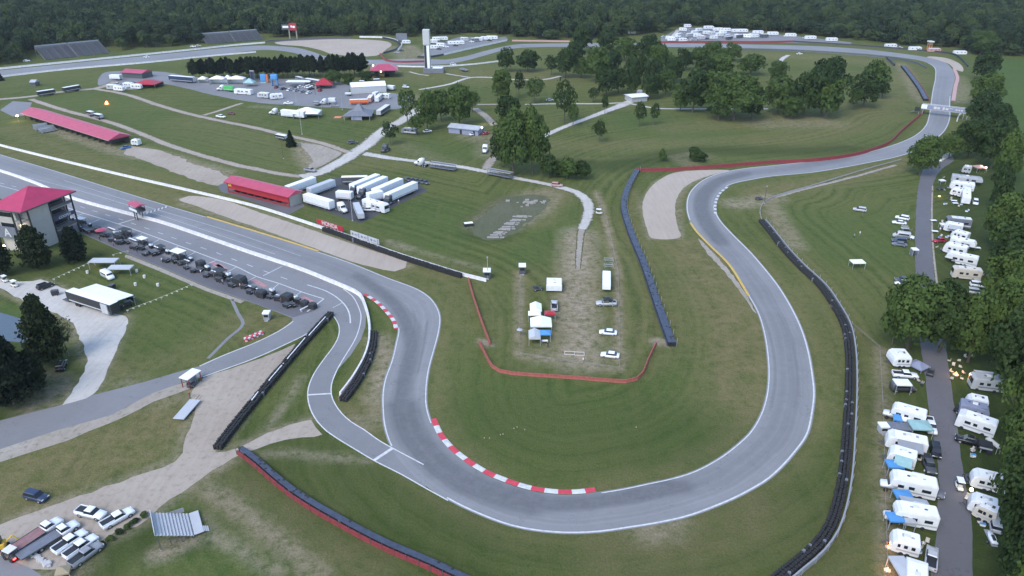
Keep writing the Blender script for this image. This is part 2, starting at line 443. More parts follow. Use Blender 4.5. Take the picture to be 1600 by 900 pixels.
def axis(*seg):
    out = []
    for a, b, s in seg: out += list(np.arange(a, b, s))
    return np.array(out + [seg[-1][1]])
gx = axis((-4500, -600, 300), (-600, -320, 10), (-320, -150, 3), (-150, 200, 1.4), (200, 380, 3), (380, 700, 10), (700, 4500, 300))
gy = axis((-1500, 50, 50), (50, 260, 1.3), (260, 420, 2.2), (420, 800, 6), (800, 1200, 40), (1200, 7000, 400))
XX, YY = np.meshgrid(gx, gy); GP = np.stack([XX.ravel(), YY.ravel()], 1)
ATT = {k: np.zeros(len(GP)) for k in ('dry', 'dirt', 'lush', 'dark')}
near = (GP[:, 1] > 40) & (GP[:, 1] < 900) & (abs(GP[:, 0]) < 640)
GN = GP[near]
def paint(kind, px, w, amt=1.0, soft=None, poly_=False):
    L = np.array([(p[0], p[1]) for p in W(px)]); soft = w * .8 if soft is None else soft
    if poly_:
        d = segdist(GN, np.vstack([L, L[:1]])); d[inside(GN, L)] = 0
    else:
        d = segdist(GN, L)
    v = np.clip(1 - (d - w / 2) / max(.3, soft), 0, 1) * amt
    a = ATT[kind][near]; ATT[kind][near] = np.maximum(a, v)
# worn strips beside the circuit
paint('dry', A_PX[:20], 3.5, .35, 7); paint('dry', B_PX[22:52], 3, .55, 5); paint('dry', A_PX[30:50], 3, .45, 6)
paint('dry', [(965,850),(1025,835),(1090,820),(1160,792)], 8, .85, 9); paint('dirt', [(1010,829),(1050,822)], 2.5, .6, 4)
paint('dry', [(1090,390),(1125,430),(1160,500),(1178,560),(1180,620)], 14, .95, 12); paint('dry', [(690,520),(682,580),(680,640),(700,690),(760,735)], 3, .6, 4); paint('dry', [(940,760),(1030,742),(1120,705),(1175,655)], 2.5, .6, 4)
paint('dry', [(1235,460),(1280,560),(1300,640)], 6, .5, 8)
paint('dry', [(0,790),(60,745),(130,715),(190,690),(240,670)], 10, .95, 12); paint('dry', [(0,760),(70,725),(160,680)], 8, .85, 9)
paint('dry', [(610,560),(590,620),(585,655),(560,650)], 8, .75, 5); paint('dirt', [(590,530),(600,575),(592,620)], 3.5, .75, 3); paint('dirt', [(565,660),(600,650)], 3, .5, 4)
paint('dry', [(0,232),(120,262),(240,300),(300,312)], 9, .6, 8); paint('dry', [(300,345),(450,390),(560,425)], 4, .5, 4)
paint('dry', [(20,200),(120,245),(250,285),(340,305)], 5, .55, 9)
paint('dry', [(640,425),(700,450),(735,500)], 9, .4, 12); paint('dry', [(560,395),(640,412),(700,430)], 7, .6, 6)
paint('dry', [(1000,360),(1040,430),(1080,520)], 8, .45, 12); paint('dry', [(1180,300),(1260,290),(1390,262),(1420,250)], 7, .7, 7)
paint('dirt', [(1150,318),(1180,316),(1205,310)], 5, .8, 6); paint('dirt', [(1200,312),(1215,340),(1245,385)], 3, .55, 4)
paint('dry', [(1205,330),(1240,390),(1300,470),(1335,560),(1345,650),(1350,760),(1325,850),(1290,900)], 4, .45, 5)
paint('dirt', [(1376,545),(1380,650),(1382,760),(1386,900)], 1.2, .55, 1.8); paint('dry', [(1376,545),(1382,760),(1386,900)], 5, .5, 4)
paint('dry', [(1350,560),(1355,700),(1350,860)], 3, .35, 4)
paint('dry', [(1295,480),(1345,520),(1372,545)], 1.0, .5, 2)
# infield camp
paint('dirt', [(904,365),(903,440),(902,500),(903,560)], 4, 1.0, 7); paint('dry', [(904,380),(903,440),(902,500),(903,560)], 7, .7, 6); paint('dirt', [(855,555),(950,555)], 4, .5, 5); paint('dry', [(830,430),(830,560),(960,570),(950,440)], 6, .25, 7)
for L in ([(813,425),(812,555),(850,562),(910,570),(968,578)], [(968,578),(967,480),(965,430),(955,380),(940,320),(930,300)]):
    paint('dirt', L, .6, .8, 1.5); paint('dry', L, 2, .7, 2.5)
paint('dirt', [(1028,534),(1042,535)], 2.5, 1, 1.5); paint('dirt', [(754,533),(765,538)], 1.5, 1, 1.5); paint('dry', [(1010,560),(1000,520),(1030,505)], 6, .5, 8)
paint('dry', [(990,300),(990,360),(1010,430),(1035,500)], 3, .6, 4)
paint('dark', [(735,350),(790,310),(840,308),(820,340),(780,372),(740,365)], 1, .75, 6, True); paint('dirt', [(760,352),(800,322),(845,303)], 8, .5, 7); paint('dry', [(840,345),(860,320),(875,300)], 8, .6, 6); paint('dirt', [(800,360),(850,330),(870,305)], 2.5, .6, 3)
paint('dry', [(735,350),(785,312),(850,300)], 3, .6, 4)
paint('dirt', [(610,378),(625,384),(640,388)], 1.6, .7, 2.5); paint('dirt', [(620,382),(700,405),(760,420)], .8, .45, 2)
# banks and worn yards in the infield
paint('dirt', [(470,224),(500,228),(530,238),(520,250),(490,262),(480,250)], 2, .85, 6, True)
paint('dirt', [(500,262),(480,272)], 5, .6, 4); paint('dry', [(300,190),(380,220),(470,240)], 14, .35, 18)
paint('dirt', [(205,235),(260,248),(340,272)], 7, .9, 6); paint('dirt', [(90,205),(180,236),(215,245)], 4, .8, 4)
paint('dirt', [(640,230),(690,255)], 3, .25, 8); paint('dirt', [(740,212),(775,222),(772,240)], 9, .55, 8)
paint('dry', [(840,225),(960,228),(1100,222),(1250,215),(1330,200)], 8, .5, 12); paint('dry', [(1330,190),(1400,150),(1420,110)], 12, .45, 16)
paint('dry', [(1050,200),(1200,185),(1290,190)], 12, .6, 14); paint('dirt', [(1200,195),(1290,192)], 8, .4, 12)
paint('dry', [(850,246),(950,249),(1060,243),(1170,236),(1280,228),(1330,226)], 1.2, .55, 2.5)
paint('dry', [(560,112),(640,115),(760,118),(860,122)], 25, .45, 30); paint('dry', [(1090,84),(1250,88),(1390,100)], 15, .6, 15)
paint('dirt', [(620,75),(640,90),(625,98)], 12, .6, 10); paint('dirt', [(640,72),(655,85)], 5, .7, 6)
paint('dirt', [(1490,120),(1500,140),(1496,158)], 6, .5, 8); paint('dirt', [(1408,100),(1425,130),(1440,158)], 3, .6, 5)
paint('dirt', [(1100,244),(1080,240),(1060,246),(1075,256)], 3, .4, 5)
# wet green fields
paint('lush', [(1562,92),(1640,92),(1700,420),(1575,330),(1562,200)], 2, .9, 6, True); paint('lush', [(1060,200),(1010,190),(1090,215)], 18, .6, 25)
paint('lush', [(700,330),(640,320),(620,350),(680,380)], 6, .5, 14, True); paint('lush', [(640,225),(720,240)], 14, .5, 16); paint('lush', [(880,330),(860,380),(820,400)], 8, .5, 8)
paint('lush', [(280,790),(330,820),(400,870)], 10, .5, 12); paint('lush', [(220,440),(300,500),(200,580)], 12, .35, 14); paint('lush', [(1250,330),(1330,340),(1410,330),(1400,420),(1300,400)], 2, .45, 12, True); paint('lush', [(720,620),(900,640),(1080,650)], 18, .4, 22); paint('lush', [(0,480),(55,500)], 2, .8, 2)
paint('lush', [(100,150),(240,195),(400,240)], 20, .35, 25); paint('lush', [(430,160),(520,205)], 14, .3, 14)
# darker ground
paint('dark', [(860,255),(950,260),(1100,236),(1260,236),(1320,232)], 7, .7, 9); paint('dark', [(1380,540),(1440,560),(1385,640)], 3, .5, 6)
paint('dark', [(1530,270),(1560,330),(1560,450),(1590,600),(1590,900)], 22, .9, 14); paint('dark', [(1480,560),(1560,580),(1530,690),(1560,820),(1545,900)], 10, .6, 8)  # tree shade under the right-hand belt, painted into the grass colour
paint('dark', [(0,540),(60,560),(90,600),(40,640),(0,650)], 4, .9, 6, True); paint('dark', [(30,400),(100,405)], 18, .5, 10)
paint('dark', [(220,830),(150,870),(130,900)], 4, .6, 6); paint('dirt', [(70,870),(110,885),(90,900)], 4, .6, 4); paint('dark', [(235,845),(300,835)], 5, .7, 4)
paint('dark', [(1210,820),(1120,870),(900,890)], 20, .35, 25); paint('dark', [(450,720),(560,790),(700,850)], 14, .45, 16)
paint('dark', [(800,660),(960,690),(1080,690)], 12, .3, 16)
paint('dirt', [(320,760),(380,800),(440,850),(500,900)], 1.4, .6, 2.5); paint('dry', [(320,745),(400,790),(520,870),(570,900)], 7, .8, 5)
paint('dirt', [(320,830),(360,850),(430,890)], 1.2, .6, 2); paint('dirt', [(290,835),(305,830)], 4, .8, 3); paint('dirt', [(250,865),(275,855)], 2, .8, 2.5)
paint('dirt', [(408,712),(440,706),(500,713),(575,718)], .8, .55, 1.8); paint('dirt', [(470,590),(440,640),(420,665)], .7, .5, 1.6)
paint('dirt', [(215,372),(270,410),(340,445),(400,470)], 1, .5, 2); paint('dry', [(380,500),(440,495),(400,520)], 6, .7, 8); paint('dry', [(180,580),(290,560),(370,500)], 4, .5, 7)
paint('dry', [(640,215),(560,260),(700,258)], 3, .4, 8)
paint('dirt', [(45,590),(85,600),(110,640),(60,640)], 3, .6, 5, True); paint('dirt', [(195,600),(260,625),(290,610)], 2, .4, 5)
paint('dry', [(560,150),(700,158)], 10, .35, 12); paint('dirt', [(560,150),(630,155)], 14, .5, 10); paint('dirt', [(400,166),(425,168)], 3, .5, 4)
GNz = np.zeros(len(GP))
Vg = np.column_stack([GP, GNz]); nX, nY = len(gx), len(gy)
ii = (np.arange(nY - 1)[:, None] * nX + np.arange(nX - 1)[None]).ravel()
Fg = np.stack([ii, ii + 1, ii + nX + 1, ii + nX], 1)
for L_ in ([(484,656),(420,676),(375,698),(338,706),(400,613),(452,552)], [(384,708),(362,718),(300,758),(250,793),(212,823),(150,851),(70,892)], [(0,819),(60,797),(125,775),(225,740),(275,721),(293,680),(305,640),(300,610)], [(62,437),(112,456),(200,496),(147,615)], [(136,565),(113,505),(58,480),(0,450)], [(280,311),(350,313),(475,355),(636,409)], [(636,416),(550,409),(400,355),(283,318)], [(1125,270),(1092,280),(1070,292),(1057,312),(1062,371),(1017,372),(1004,320),(1025,285),(1075,267)]):
    paint('dirt', L_, 1.0, .6, 2.2)
ATT['band'] = np.zeros(len(GP)); q_ = np.array([(p[0], p[1]) for p in W(A_PX[2:62])]); q2 = np.array([(p[0], p[1]) for p in W(B_PX[2:60])])
ATT['band'][near] = np.minimum(segdist(GN, q_), segdist(GN, q2))
me = bpy.data.meshes.new('ground')
me.vertices.add(len(Vg)); me.vertices.foreach_set('co', Vg.ravel().astype(np.float32))
me.loops.add(Fg.size); me.loops.foreach_set('vertex_index', Fg.ravel().astype(np.int32))
me.polygons.add(len(Fg)); me.polygons.foreach_set('loop_start', np.arange(0, Fg.size, 4, dtype=np.int32)); me.polygons.foreach_set('loop_total', np.full(len(Fg), 4, np.int32))
me.update(); me.validate()
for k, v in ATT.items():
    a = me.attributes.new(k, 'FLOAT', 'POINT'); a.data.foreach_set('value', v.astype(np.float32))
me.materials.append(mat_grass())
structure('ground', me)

# ---- the circuit: one sheet, edges paired by nearest point
PA = resample(smooth_path(W(A_PX), 1.0), 2.5); PB = resample(smooth_path(W(B_PX), 1.0), .5)
jb = []; j = 0
for a in PA:
    w = PB[j:j + 90]; j += int(np.argmin(np.linalg.norm(w - a, axis=1))); jb.append(j)
PBm = PB[jb]
# even out runs where the outer edge sample stood still
sB = np.array(jb, float); ker = np.ones(9) / 9; sB = np.convolve(np.pad(sB, 4, 'edge'), ker, 'valid')
PBm = np.stack([np.interp(sB, np.arange(len(PB)), PB[:, 0]), np.interp(sB, np.arange(len(PB)), PB[:, 1])], 1)
NXT = 36
me = grid_strip('racetrack', PA, PBm, 'asphalt', .012, NXT)
co = np.empty(len(me.vertices) * 3); me.vertices.foreach_get('co', co); co = co.reshape(-1, 3)[:, :2]
rub = np.zeros(len(co))
for px, w, s, am in [
    ([(640,628),(652,662),(676,696),(716,733),(770,761),(840,776),(920,778)], .25, .35, .7), ([(655,640),(668,676),(700,712),(750,747),(820,770)], .2, .3, .6), ([(612,470),(634,497),(645,530),(640,570),(628,612)], .25, .35, .7), ([(668,500),(662,540),(652,585)], .2, .3, .6), ([(930,792),(1010,782),(1090,757)], .2, .35, .6), ([(1240,640),(1246,590),(1238,540),(1215,485)], .25, .4, .5), ([(1205,640),(1212,590),(1208,545),(1190,490),(1160,440)], .3, .5, .5), ([(1088,300),(1084,318),(1090,340),(1104,360)], .2, .3, .6), ([(1036,748),(1046,758),(1052,765)], .15, .25, .9),
    ([(560,432),(585,449),(612,470),(632,500),(643,530),(640,565),(630,605),(628,632),(638,665),(655,692),(690,728),(735,755),(795,779),(860,789),(930,784),(1000,772),(1070,760)], 2.2, 1.8, .8),
    ([(628,632),(640,672),(660,700),(700,737),(760,767),(830,785)], 4.5, 2.2, .85),
    ([(600,455),(640,490),(655,520),(648,560),(640,600)], .8, 1.0, .5),
    ([(1070,760),(1160,725),(1215,670),(1235,600),(1228,540),(1205,480),(1165,425),(1130,385),(1108,355)], 3.0, 2.5, .32),
    ([(1165,271),(1128,281),(1104,298),(1096,318),(1100,340),(1113,362),(1126,378)], 4.0, 2.0, .85),
    ([(1320,248),(1240,262),(1165,271)], 4, 2.5, .4),
    ([(1010,752),(1030,760),(1062,770)], .2, .5, .8), ([(655,530),(648,570),(640,600)], .3, .5, .5),
    ([(0,252),(120,285),(300,338),(430,385),(520,415),(575,442)], 4, 2, .25), ([(1469,200),(1468,160),(1474,120)], 4, 3, .2)]:
    d = segdist(co, smooth_path(W(px), 3)); rub = np.maximum(rub, np.clip(1 - (d - w / 2) / s, 0, 1) * am)
lt = np.stack([np.linalg.norm(PBm - PA, axis=1) * j / NXT for j in range(NXT + 1)], 1).ravel()
a = me.attributes.new('lat', 'FLOAT', 'POINT'); a.data.foreach_set('value', lt.astype(np.float32))
a = me.attributes.new('rub', 'FLOAT', 'POINT'); a.data.foreach_set('value', rub.astype(np.float32))
structure('racetrack', me)
# pit lane, pit exit and service road: one paved sheet
structure('pit_lane', poly('pit_lane', [(-60,243),(0,264),(55,283),(107,304.5),(215,334.5),(250,343.5),(400,394.5),(475,420),(512,435),(550,451),(563,461),(569,477),(572,492),(571,510),(564,530),(548,555),(528,577),(518,600),(517,612),(521,627),(533,645),(551,661),(570,672),(590,687),(611,699),(640,716),(662,727),(690,755),(662,761),(625,740),(585,720),(555,702),(530,687),(512,675),(497,660),(486,642),(481,622),(482,605),(490,585),(507,560),(522,540),(530,522),(529,507),(520,493),(513,492),(505,499),(485,518),(440,541),(400,559),(317,589),(287,597),(237,615),(175,648),(87,673),(0,702),(-60,720),(-60,672),(0,657),(87,635),(150,616),(225,597),(275,582),(312,572),(350,555),(400,535),(440,515),(456,503),(457,497),(400,475),(382,469),(325,449),(250,417),(200,397),(135,368),(60,335),(0,310),(-60,290)], 'asphalt_lane', .006))
structure('pit_apron', poly('pit_apron', [(95,347),(150,356),(200,377),(300,418),(400,452),(470,476),(497,480),(490,486),(458,496),(382,468),(325,448),(250,416),(200,396),(135,367)], 'asphalt_dark', .012))
# verge shoulder beside the service road
structure('road_shoulder', poly('road_shoulder', [(-40,722),(0,702),(87,673),(175,648),(237,615),(290,598),(300,606),(240,628),(170,662),(75,699),(0,721),(-40,734)], 'track_gravel', .003, smooth=3, jit=.3))
# lines along the circuit
def off_line(P, off, w, mt, z, name, i0=0, i1=None):
    Q = P[i0:i1]; structure(name, ribbon(name, None, w, mt, z, P=Q, off=off))
PBl = resample(smooth_path(W(B_PX), 1.0), 2.0); PAl = resample(PA, 2.0)
def cut(P, a, b):
    a, b = G(*a), G(*b); f = lambda q: int(np.argmin(np.linalg.norm(P - np.array((q[0], q[1])), axis=1)))
    i, k = f(a), f(b); return P[min(i, k):max(i, k) + 1]
for nm, P, a_, b_, w, of, mt_ in [('A', PAl, (-60,223), (320,338), .24, -.35, 'line'), ('A', PAl, (500,394), (675,657), .24, -.4, 'line'), ('A', PAl, (935,768), (1166,460), .24, -.4, 'line'), ('A', PAl, (1075,343), (1500,100), .3, -.4, 'line'),
        ('B', PBl, (621,515), (610,698), .24, .4, 'line'), ('B', PBl, (700,782), (1118,322), .34, .45, 'line'), ('B', PBl, (1136,292), (1440,232), .3, .45, 'line'), ('B', PBl, (1462,218), (1486,150), .3, .45, 'line')]:
    structure('edge_line', ribbon('edge_line', None, w, mt_, .020, P=cut(P, a_, b_), off=of))
for px, w, mt_ in [([(536,451),(550,462),(559,477),(564,492),(562,510),(555,530),(540,555),(527,577),(518,600),(517,612),(521,627),(533,645),(551,661),(570,672),(590,687),(611,699),(662,726)], .26, 'line'),
        ([(520,492),(529,507),(530,522),(522,540),(507,560),(490,585),(482,605),(481,622),(486,642),(497,660),(512,675),(530,687),(555,702),(585,720),(625,740),(662,761),(700,782)], .26, 'line'),
        ([(517,491),(505,498),(485,518),(440,541),(400,559),(317,589)], .35, 'line'), ([(458,502),(440,515),(400,535),(350,555),(312,572)], .35, 'line'),
        ([(480,445),(510,455),(535,472),(546,490),(547.5,505)], .35, 'line'),
        ([(60,306),(112,327),(185,350),(296,390),(339,406),(370,417),(401,432),(436,443),(471,456),(506,467)], .32, 'line'), ([(506,467),(480,487)], .35, 'line')]:
    structure('edge_line', ribbon('edge_line', px, w, mt_, .020))
for a_, b_, w, mt_ in [((185,350),(214,341),.55,'line'), ((482,617),(517,615),.5,'line'), ((585,719),(614,700),.7,'line'), ((411,431),(441,416),.35,'line_worn'), ((0,290),(60,306),.3,'line'),
        ((535,473),(520,481),.25,'line_worn'), ((66,312),(48,321),.3,'line_worn'), ((132,333),(112,341),.3,'line_worn'), ((157,342),(134,352),.3,'line_worn'), ((195,356),(176,366),.3,'line_worn'), ((222,365),(200,376),.3,'line_worn'), ((249,374),(228,386),.3,'line_worn'), ((279,384),(258,396),.3,'line_worn'), ((305,394),(286,404),.3,'line_worn'), ((339,406),(316,416),.3,'line_worn'), ((370,417),(352,427),.3,'line_worn'), ((401,432),(385,440),.3,'line_worn'), ((436,443),(424,453),.3,'line_worn'), ((471,456),(455,466),.3,'line_worn')]:
    structure('road_marking', ribbon('road_marking', [a_, b_], w, mt_, .026, smooth=False, step=.8))
# dashes between the two pit lanes
Dm = path_px([(0,286),(60,301),(135,326),(180,340),(230,357),(300,382),(336,394),(355,401.5),(428,429),(480,447)], .5)
V, F = [], []; N_ = normals(Dm)
for i in range(0, len(Dm) - 8, 16):
    o = len(V)
    for q, s in ((i, 1), (i, -1), (i + 6, -1), (i + 6, 1)):
        V.append((*(Dm[q] + N_[q] * s * .14), .020))
    F.append((o, o + 1, o + 2, o + 3))
structure('lane_marking', np_mesh('lane_marking', V, F, 'line_worn'))
# chequered start line: two rows of blocks across the straight
bm = bmesh.new(); a_, b_ = G(227, 334), G(262, 322.5); d_ = (b_ - a_); nx_ = 12; n_ = Vector((-d_.y, d_.x, 0)).normalized() * .75
for i in range(nx_):
    for r_ in range(2):
        p0 = a_ + d_ * (i / nx_) + n_ * (r_ - 1); p1 = a_ + d_ * ((i + 1) / nx_) + n_ * (r_ - 1)
        quad(bm, [(q.x, q.y, .022) for q in (p0, p1, p1 + n_, p0 + n_)], (i + r_) % 2)
structure('start_line_marking', mesh(bm, 'start_line', ['line', 'asphalt_black']))
# long thin seams and grid slots on the straight
for px in ([(-20,262),(110,294),(230,330),(330,363),(430,397)], [(100,282),(230,323),(360,362),(470,400)]):
    structure('seam_marking', ribbon('seam', px, .16, 'line_worn', .021))
for a_, b_ in (((340,413),(352,421)), ((395,437),(415,448)), ((472,464),(487,472)), ((330,409),(346,419))):
    structure('road_marking', ribbon('road_marking', [a_, b_], 1.6, 'line_red', .022, smooth=False, step=1))

# ---- kerbs
def kerb(px, w, off, mats, L=2.6, h=.07, first=0):
    P = path_px(px, .65); N = normals(P); bm = bmesh.new(); per = max(1, int(L / .65))
    A_, B_ = P + N * (off - w / 2), P + N * (off + w / 2)
    for i in range(len(P) - 1):
        mi = (i // per + first) % len(mats)
        a0, a1, b0, b1 = A_[i], A_[i + 1], B_[i], B_[i + 1]
        T = lambda q, z: (q[0], q[1], z)
        quad(bm, [T(a0, .024), T(a1, .024), T((a1 * .8 + b1 * .2), h), T((a0 * .8 + b0 * .2), h)], mi)
        quad(bm, [T((a0 * .8 + b0 * .2), h), T((a1 * .8 + b1 * .2), h), T((a1 * .2 + b1 * .8), h), T((a0 * .2 + b0 * .8), h)], mi)
        quad(bm, [T((a0 * .2 + b0 * .8), h), T((a1 * .2 + b1 * .8), h), T(b1, .024), T(b0, .024)], mi)
    me = mesh(bm, 'kerb', mats)
    structure('kerb', me)
kerb([(674,655),(685,679),(702,700),(725,719),(755,738),(785,751),(825,764),(862,770),(900,771),(931,767.5)], 1.25, .45, ['kerb_red', 'line'], 2.6)
kerb([(571,459),(590,471),(606,487),(617,501),(621,514)], 1.1, -.3, ['kerb_red', 'line'], 2.0)
kerb([(1117,334),(1117,318),(1124,302),(1137,291)], 1.0, -.2, ['line', 'asphalt_lane'], 2.2)
kerb([(1077,348),(1087,362),(1107,383),(1137,413),(1168,462)], .8, .4, ['kerb_yellow'], 3)
kerb([(322,339),(400,362.5),(450,378),(496,393)], .9, .4, ['kerb_yellow'], 3)
kerb([(1486,157),(1490,134),(1493,121),(1488,107)], 2.2, -1.2, ['pinkish'], 3)
structure('worn_verge', poly('worn_verge', [(1090,371),(1110,390),(1140,424),(1166,460),(1181,490),(1173,480),(1150,447),(1128,420),(1105,395)], 'track_gravel', .006, smooth=1.5, jit=.2))
# ---- gravel traps
structure('gravel_trap', poly('gravel_trap', [(280,311),(296,306),(350,313),(400,330),(475,355),(525,372),(580,391),(636,409),(634,418),(616,424),(580,417),(550,409),(500,391),(450,373),(400,355),(350,338),(310,323)], 'trap', .008, smooth=3, jit=.15))
structure('gravel_trap', poly('gravel_trap', [(1050,271),(1025,285),(1010,302),(1004,320),(1007,345),(1012,360),(1017,371.5),(1040,374),(1062,371),(1059,355),(1055,332),(1057,312),(1070,292),(1092,280),(1125,270),(1140,266),(1110,265.5),(1075,267)], 'trap', .008, smooth=2, jit=.1))
structure('gravel_trap', poly('gravel_trap', [(430,66),(480,62.5),(540,61),(600,64),(612,70),(605,76),(595,84),(588,87),(570,88.5),(520,84.5),(500,78),(470,72),(440,70)], 'trap', .008, smooth=6))
structure('gravel_trap', poly('gravel_trap', [(1452,93),(1478,98),(1492,108),(1503,112),(1500,100),(1475,90),(1452,88)], 'trap', .008, smooth=4))
# ---- dirt and gravel ways
structure('dirt_road', poly('dirt_road', [(318,591),(360,576),(405,561),(440,548),(462,537),(452,552),(400,613),(342,693),(338,706),(375,698),(420,676),(470,659),(484,656),(492,667),(505,680),(470,683),(420,694),(384,708),(362,718),(300,758),(250,793),(212,823),(185,831),(150,851),(118,884),(70,892),(25,884),(-30,900),(-60,870),(-30,832),(0,819),(60,797),(125,775),(225,740),(275,721),(293,680),(305,640),(300,610)], 'dirt', .010, smooth=2.2, jit=.3))
structure('asphalt_patch', poly('asphalt_patch', [(-40,880),(0,868),(30,880),(62,897),(80,930),(-60,940)], 'asphalt_lane', .014, smooth=2, jit=.1))
structure('gravel_yard', poly('gravel_yard', [(-30,425),(0,432),(30,440),(52,439),(62,437),(82,444),(112,456),(150,480),(195,494),(201,498),(200,505),(175,560),(147,615),(118,628),(98,633),(110,615),(122,598),(136,565),(133,545),(125,530),(113,505),(90,490),(58,480),(30,466),(0,450),(-30,440)], 'gravel', .010, smooth=2, jit=.25))
ML['water'] = mat_water()
structure('pond', poly('pond', [(-80,470),(0,488),(30,497),(50,504),(53,522),(50,536),(25,534),(0,533),(-80,540)], 'water', .006, smooth=2))
for px, w, mt_ in [([(-40,158),(0,155),(45,151),(100,143),(150,138),(180,128)], 7, 'dirt'),
        ([(48,155),(100,172),(175,192),(225,211),(262,226),(312,242),(375,259),(400,264),(440,272),(470,276)], 5, 'dirt'),
        ([(150,139),(195,147),(250,165),(300,179),(350,190),(400,200),(450,212),(500,223),(545,238)], 5, 'dirt'),
        ([(318,180),(345,172),(378,161)], 4, 'dirt'), ([(470,276),(495,271),(520,259),(537,250),(555,238),(575,225),(600,203),(625,190),(652,172),(672,160)], [9, 9, 10, 10, 9, 9, 9, 10, 12], 'gravel'),
        ([(545,236),(575,241),(605,246),(650,252),(700,258),(745,265),(790,275),(837,284),(870,291),(900,300),(915,312),(920,327),(916,343),(910,358)], [7, 7, 5, 5, 5, 5, 4.5, 5, 5.5, 5, 4], 'gravel'),
        ([(910,356),(906,380),(904,400),(903,420)], [3.4, 2.6, 2.4, 2], 'track_gravel'), ([(760,264),(764,254),(776,243),(785,232)], 6, 'track_gravel'),
        ([(843,216),(875,201),(925,182),(962,168),(985,158),(997,148),(1000,140)], [5, 5, 5, 7, 9, 6, 4], 'gravel'), ([(820,163),(880,162),(940,162),(975,161),(1025,169),(1075,170),(1140,170),(1200,170)], 3.5, 'gravel'),
        ([(655,140),(700,132),(737,121),(767,121),(800,124),(850,124),(876,119)], 4, 'gravel'), ([(697,115),(715,118),(735,121)], 3, 'gravel'), ([(742,169),(757,180),(773,196)], 6, 'track_gravel'), ([(740,163),(785,163)], 4, 'track_gravel'), ([(640,112),(655,116),(670,118)], 2.5, 'gravel'),
        ([(1462,254),(1475,246),(1490,236)], 4, 'gravel'), ([(1216,103),(1222,92),(1232,86)], 5, 'gravel'), ([(1212,308),(1250,297),(1320,280),(1400,258)], 2.5, 'track_gravel'), ([(1060,47),(1050,58),(1046,64)], 6, 'gravel')]:
    structure('gravel_road', ribbon('gravel_road', px, w, mt_, .012 + rnd.random() * .004, jit=.35))
structure('paddock_lot', poly('paddock_lot', [(170,112),(250,112),(310,121),(400,122),(500,125),(545,133),(548,147),(605,145),(640,150),(640,166),(600,172),(560,170),(480,166),(400,160),(340,150),(290,138),(250,131),(215,140),(160,136),(155,122)], 'asphalt_lane', .007, smooth=5, jit=.3))
structure('ruin_floor', poly('ruin_floor', [(737,353),(762,333),(788,312),(808,306),(835,305),(858,310),(845,332),(820,350),(792,371),(772,376),(748,371)], 'ruin', .006, smooth=2, jit=.7))
structure('gravel_patch', poly('gravel_patch', [(206,229),(240,233),(268,241),(305,257),(345,270),(358,280),(352,289),(325,287),(290,276),(250,261),(215,247),(192,238)], 'dirt', .006, smooth=3, jit=.9))
structure('bare_bank', poly('bare_bank', [(470,223),(490,225),(515,230),(532,237),(530,244),(512,253),(495,262),(483,262),(490,250),(480,238)], 'track_gravel', .006, smooth=2.5, jit=.6))
structure('paddock_lot', poly('paddock_lot', [(474,318),(563,349),(668,298),(652,286),(560,272),(520,279),(494,300)], 'asphalt_black', .016))
structure('paddock_lot', poly('paddock_lot', [(340,290),(356,283),(470,312),(476,322),(452,335),(345,299)], 'asphalt_dark', .010))
structure('paddock_lot', poly('paddock_lot', [(672,72),(720,57),(770,60),(790,57),(794,62),(700,84),(655,90)], 'asphalt_lane', .007))
structure('paddock_lot', poly('paddock_lot', [(1032,60),(1062,43),(1110,44),(1180,50),(1250,57),(1330,66),(1330,69),(1200,66.5),(1100,65),(1034,66)], 'asphalt_lane', .007))
structure('paddock_lot', poly('paddock_lot', [(0,172),(20,158),(50,160),(42,180),(20,182)], 'asphalt_lane', .007))
structure('campground_road', poly('campground_road', [(1445,262),(1436,287),(1431,337),(1430,400),(1432,460),(1437,527),(1447,600),(1451,640),(1457,675),(1467,737),(1465,800),(1461,860),(1459,930),(1521,930),(1520,899),(1519,850),(1517,800),(1505,737),(1497,675),(1486,600),(1476,527),(1464,460),(1456,387),(1455,337),(1457,290),(1470,266),(1490,250),(1486,244),(1465,250)], 'asphalt_dark', .010, smooth=2, jit=.12))
structure('worn_path', ribbon('worn_path', [(1457,290),(1456,337),(1458,387),(1466,460)], .8, 'track_gravel', .014, off=0))
structure('drain_path', ribbon('drain_path', [(362,468),(372,490),(380,508),(360,525),(325,560)], .9, 'asphalt_lane', .005))
structure('worn_path', poly('worn_path', [(196,398),(205,400),(250,418),(325,450),(382,470),(376,474),(320,454),(245,422),(195,402)], 'track_gravel', .005))
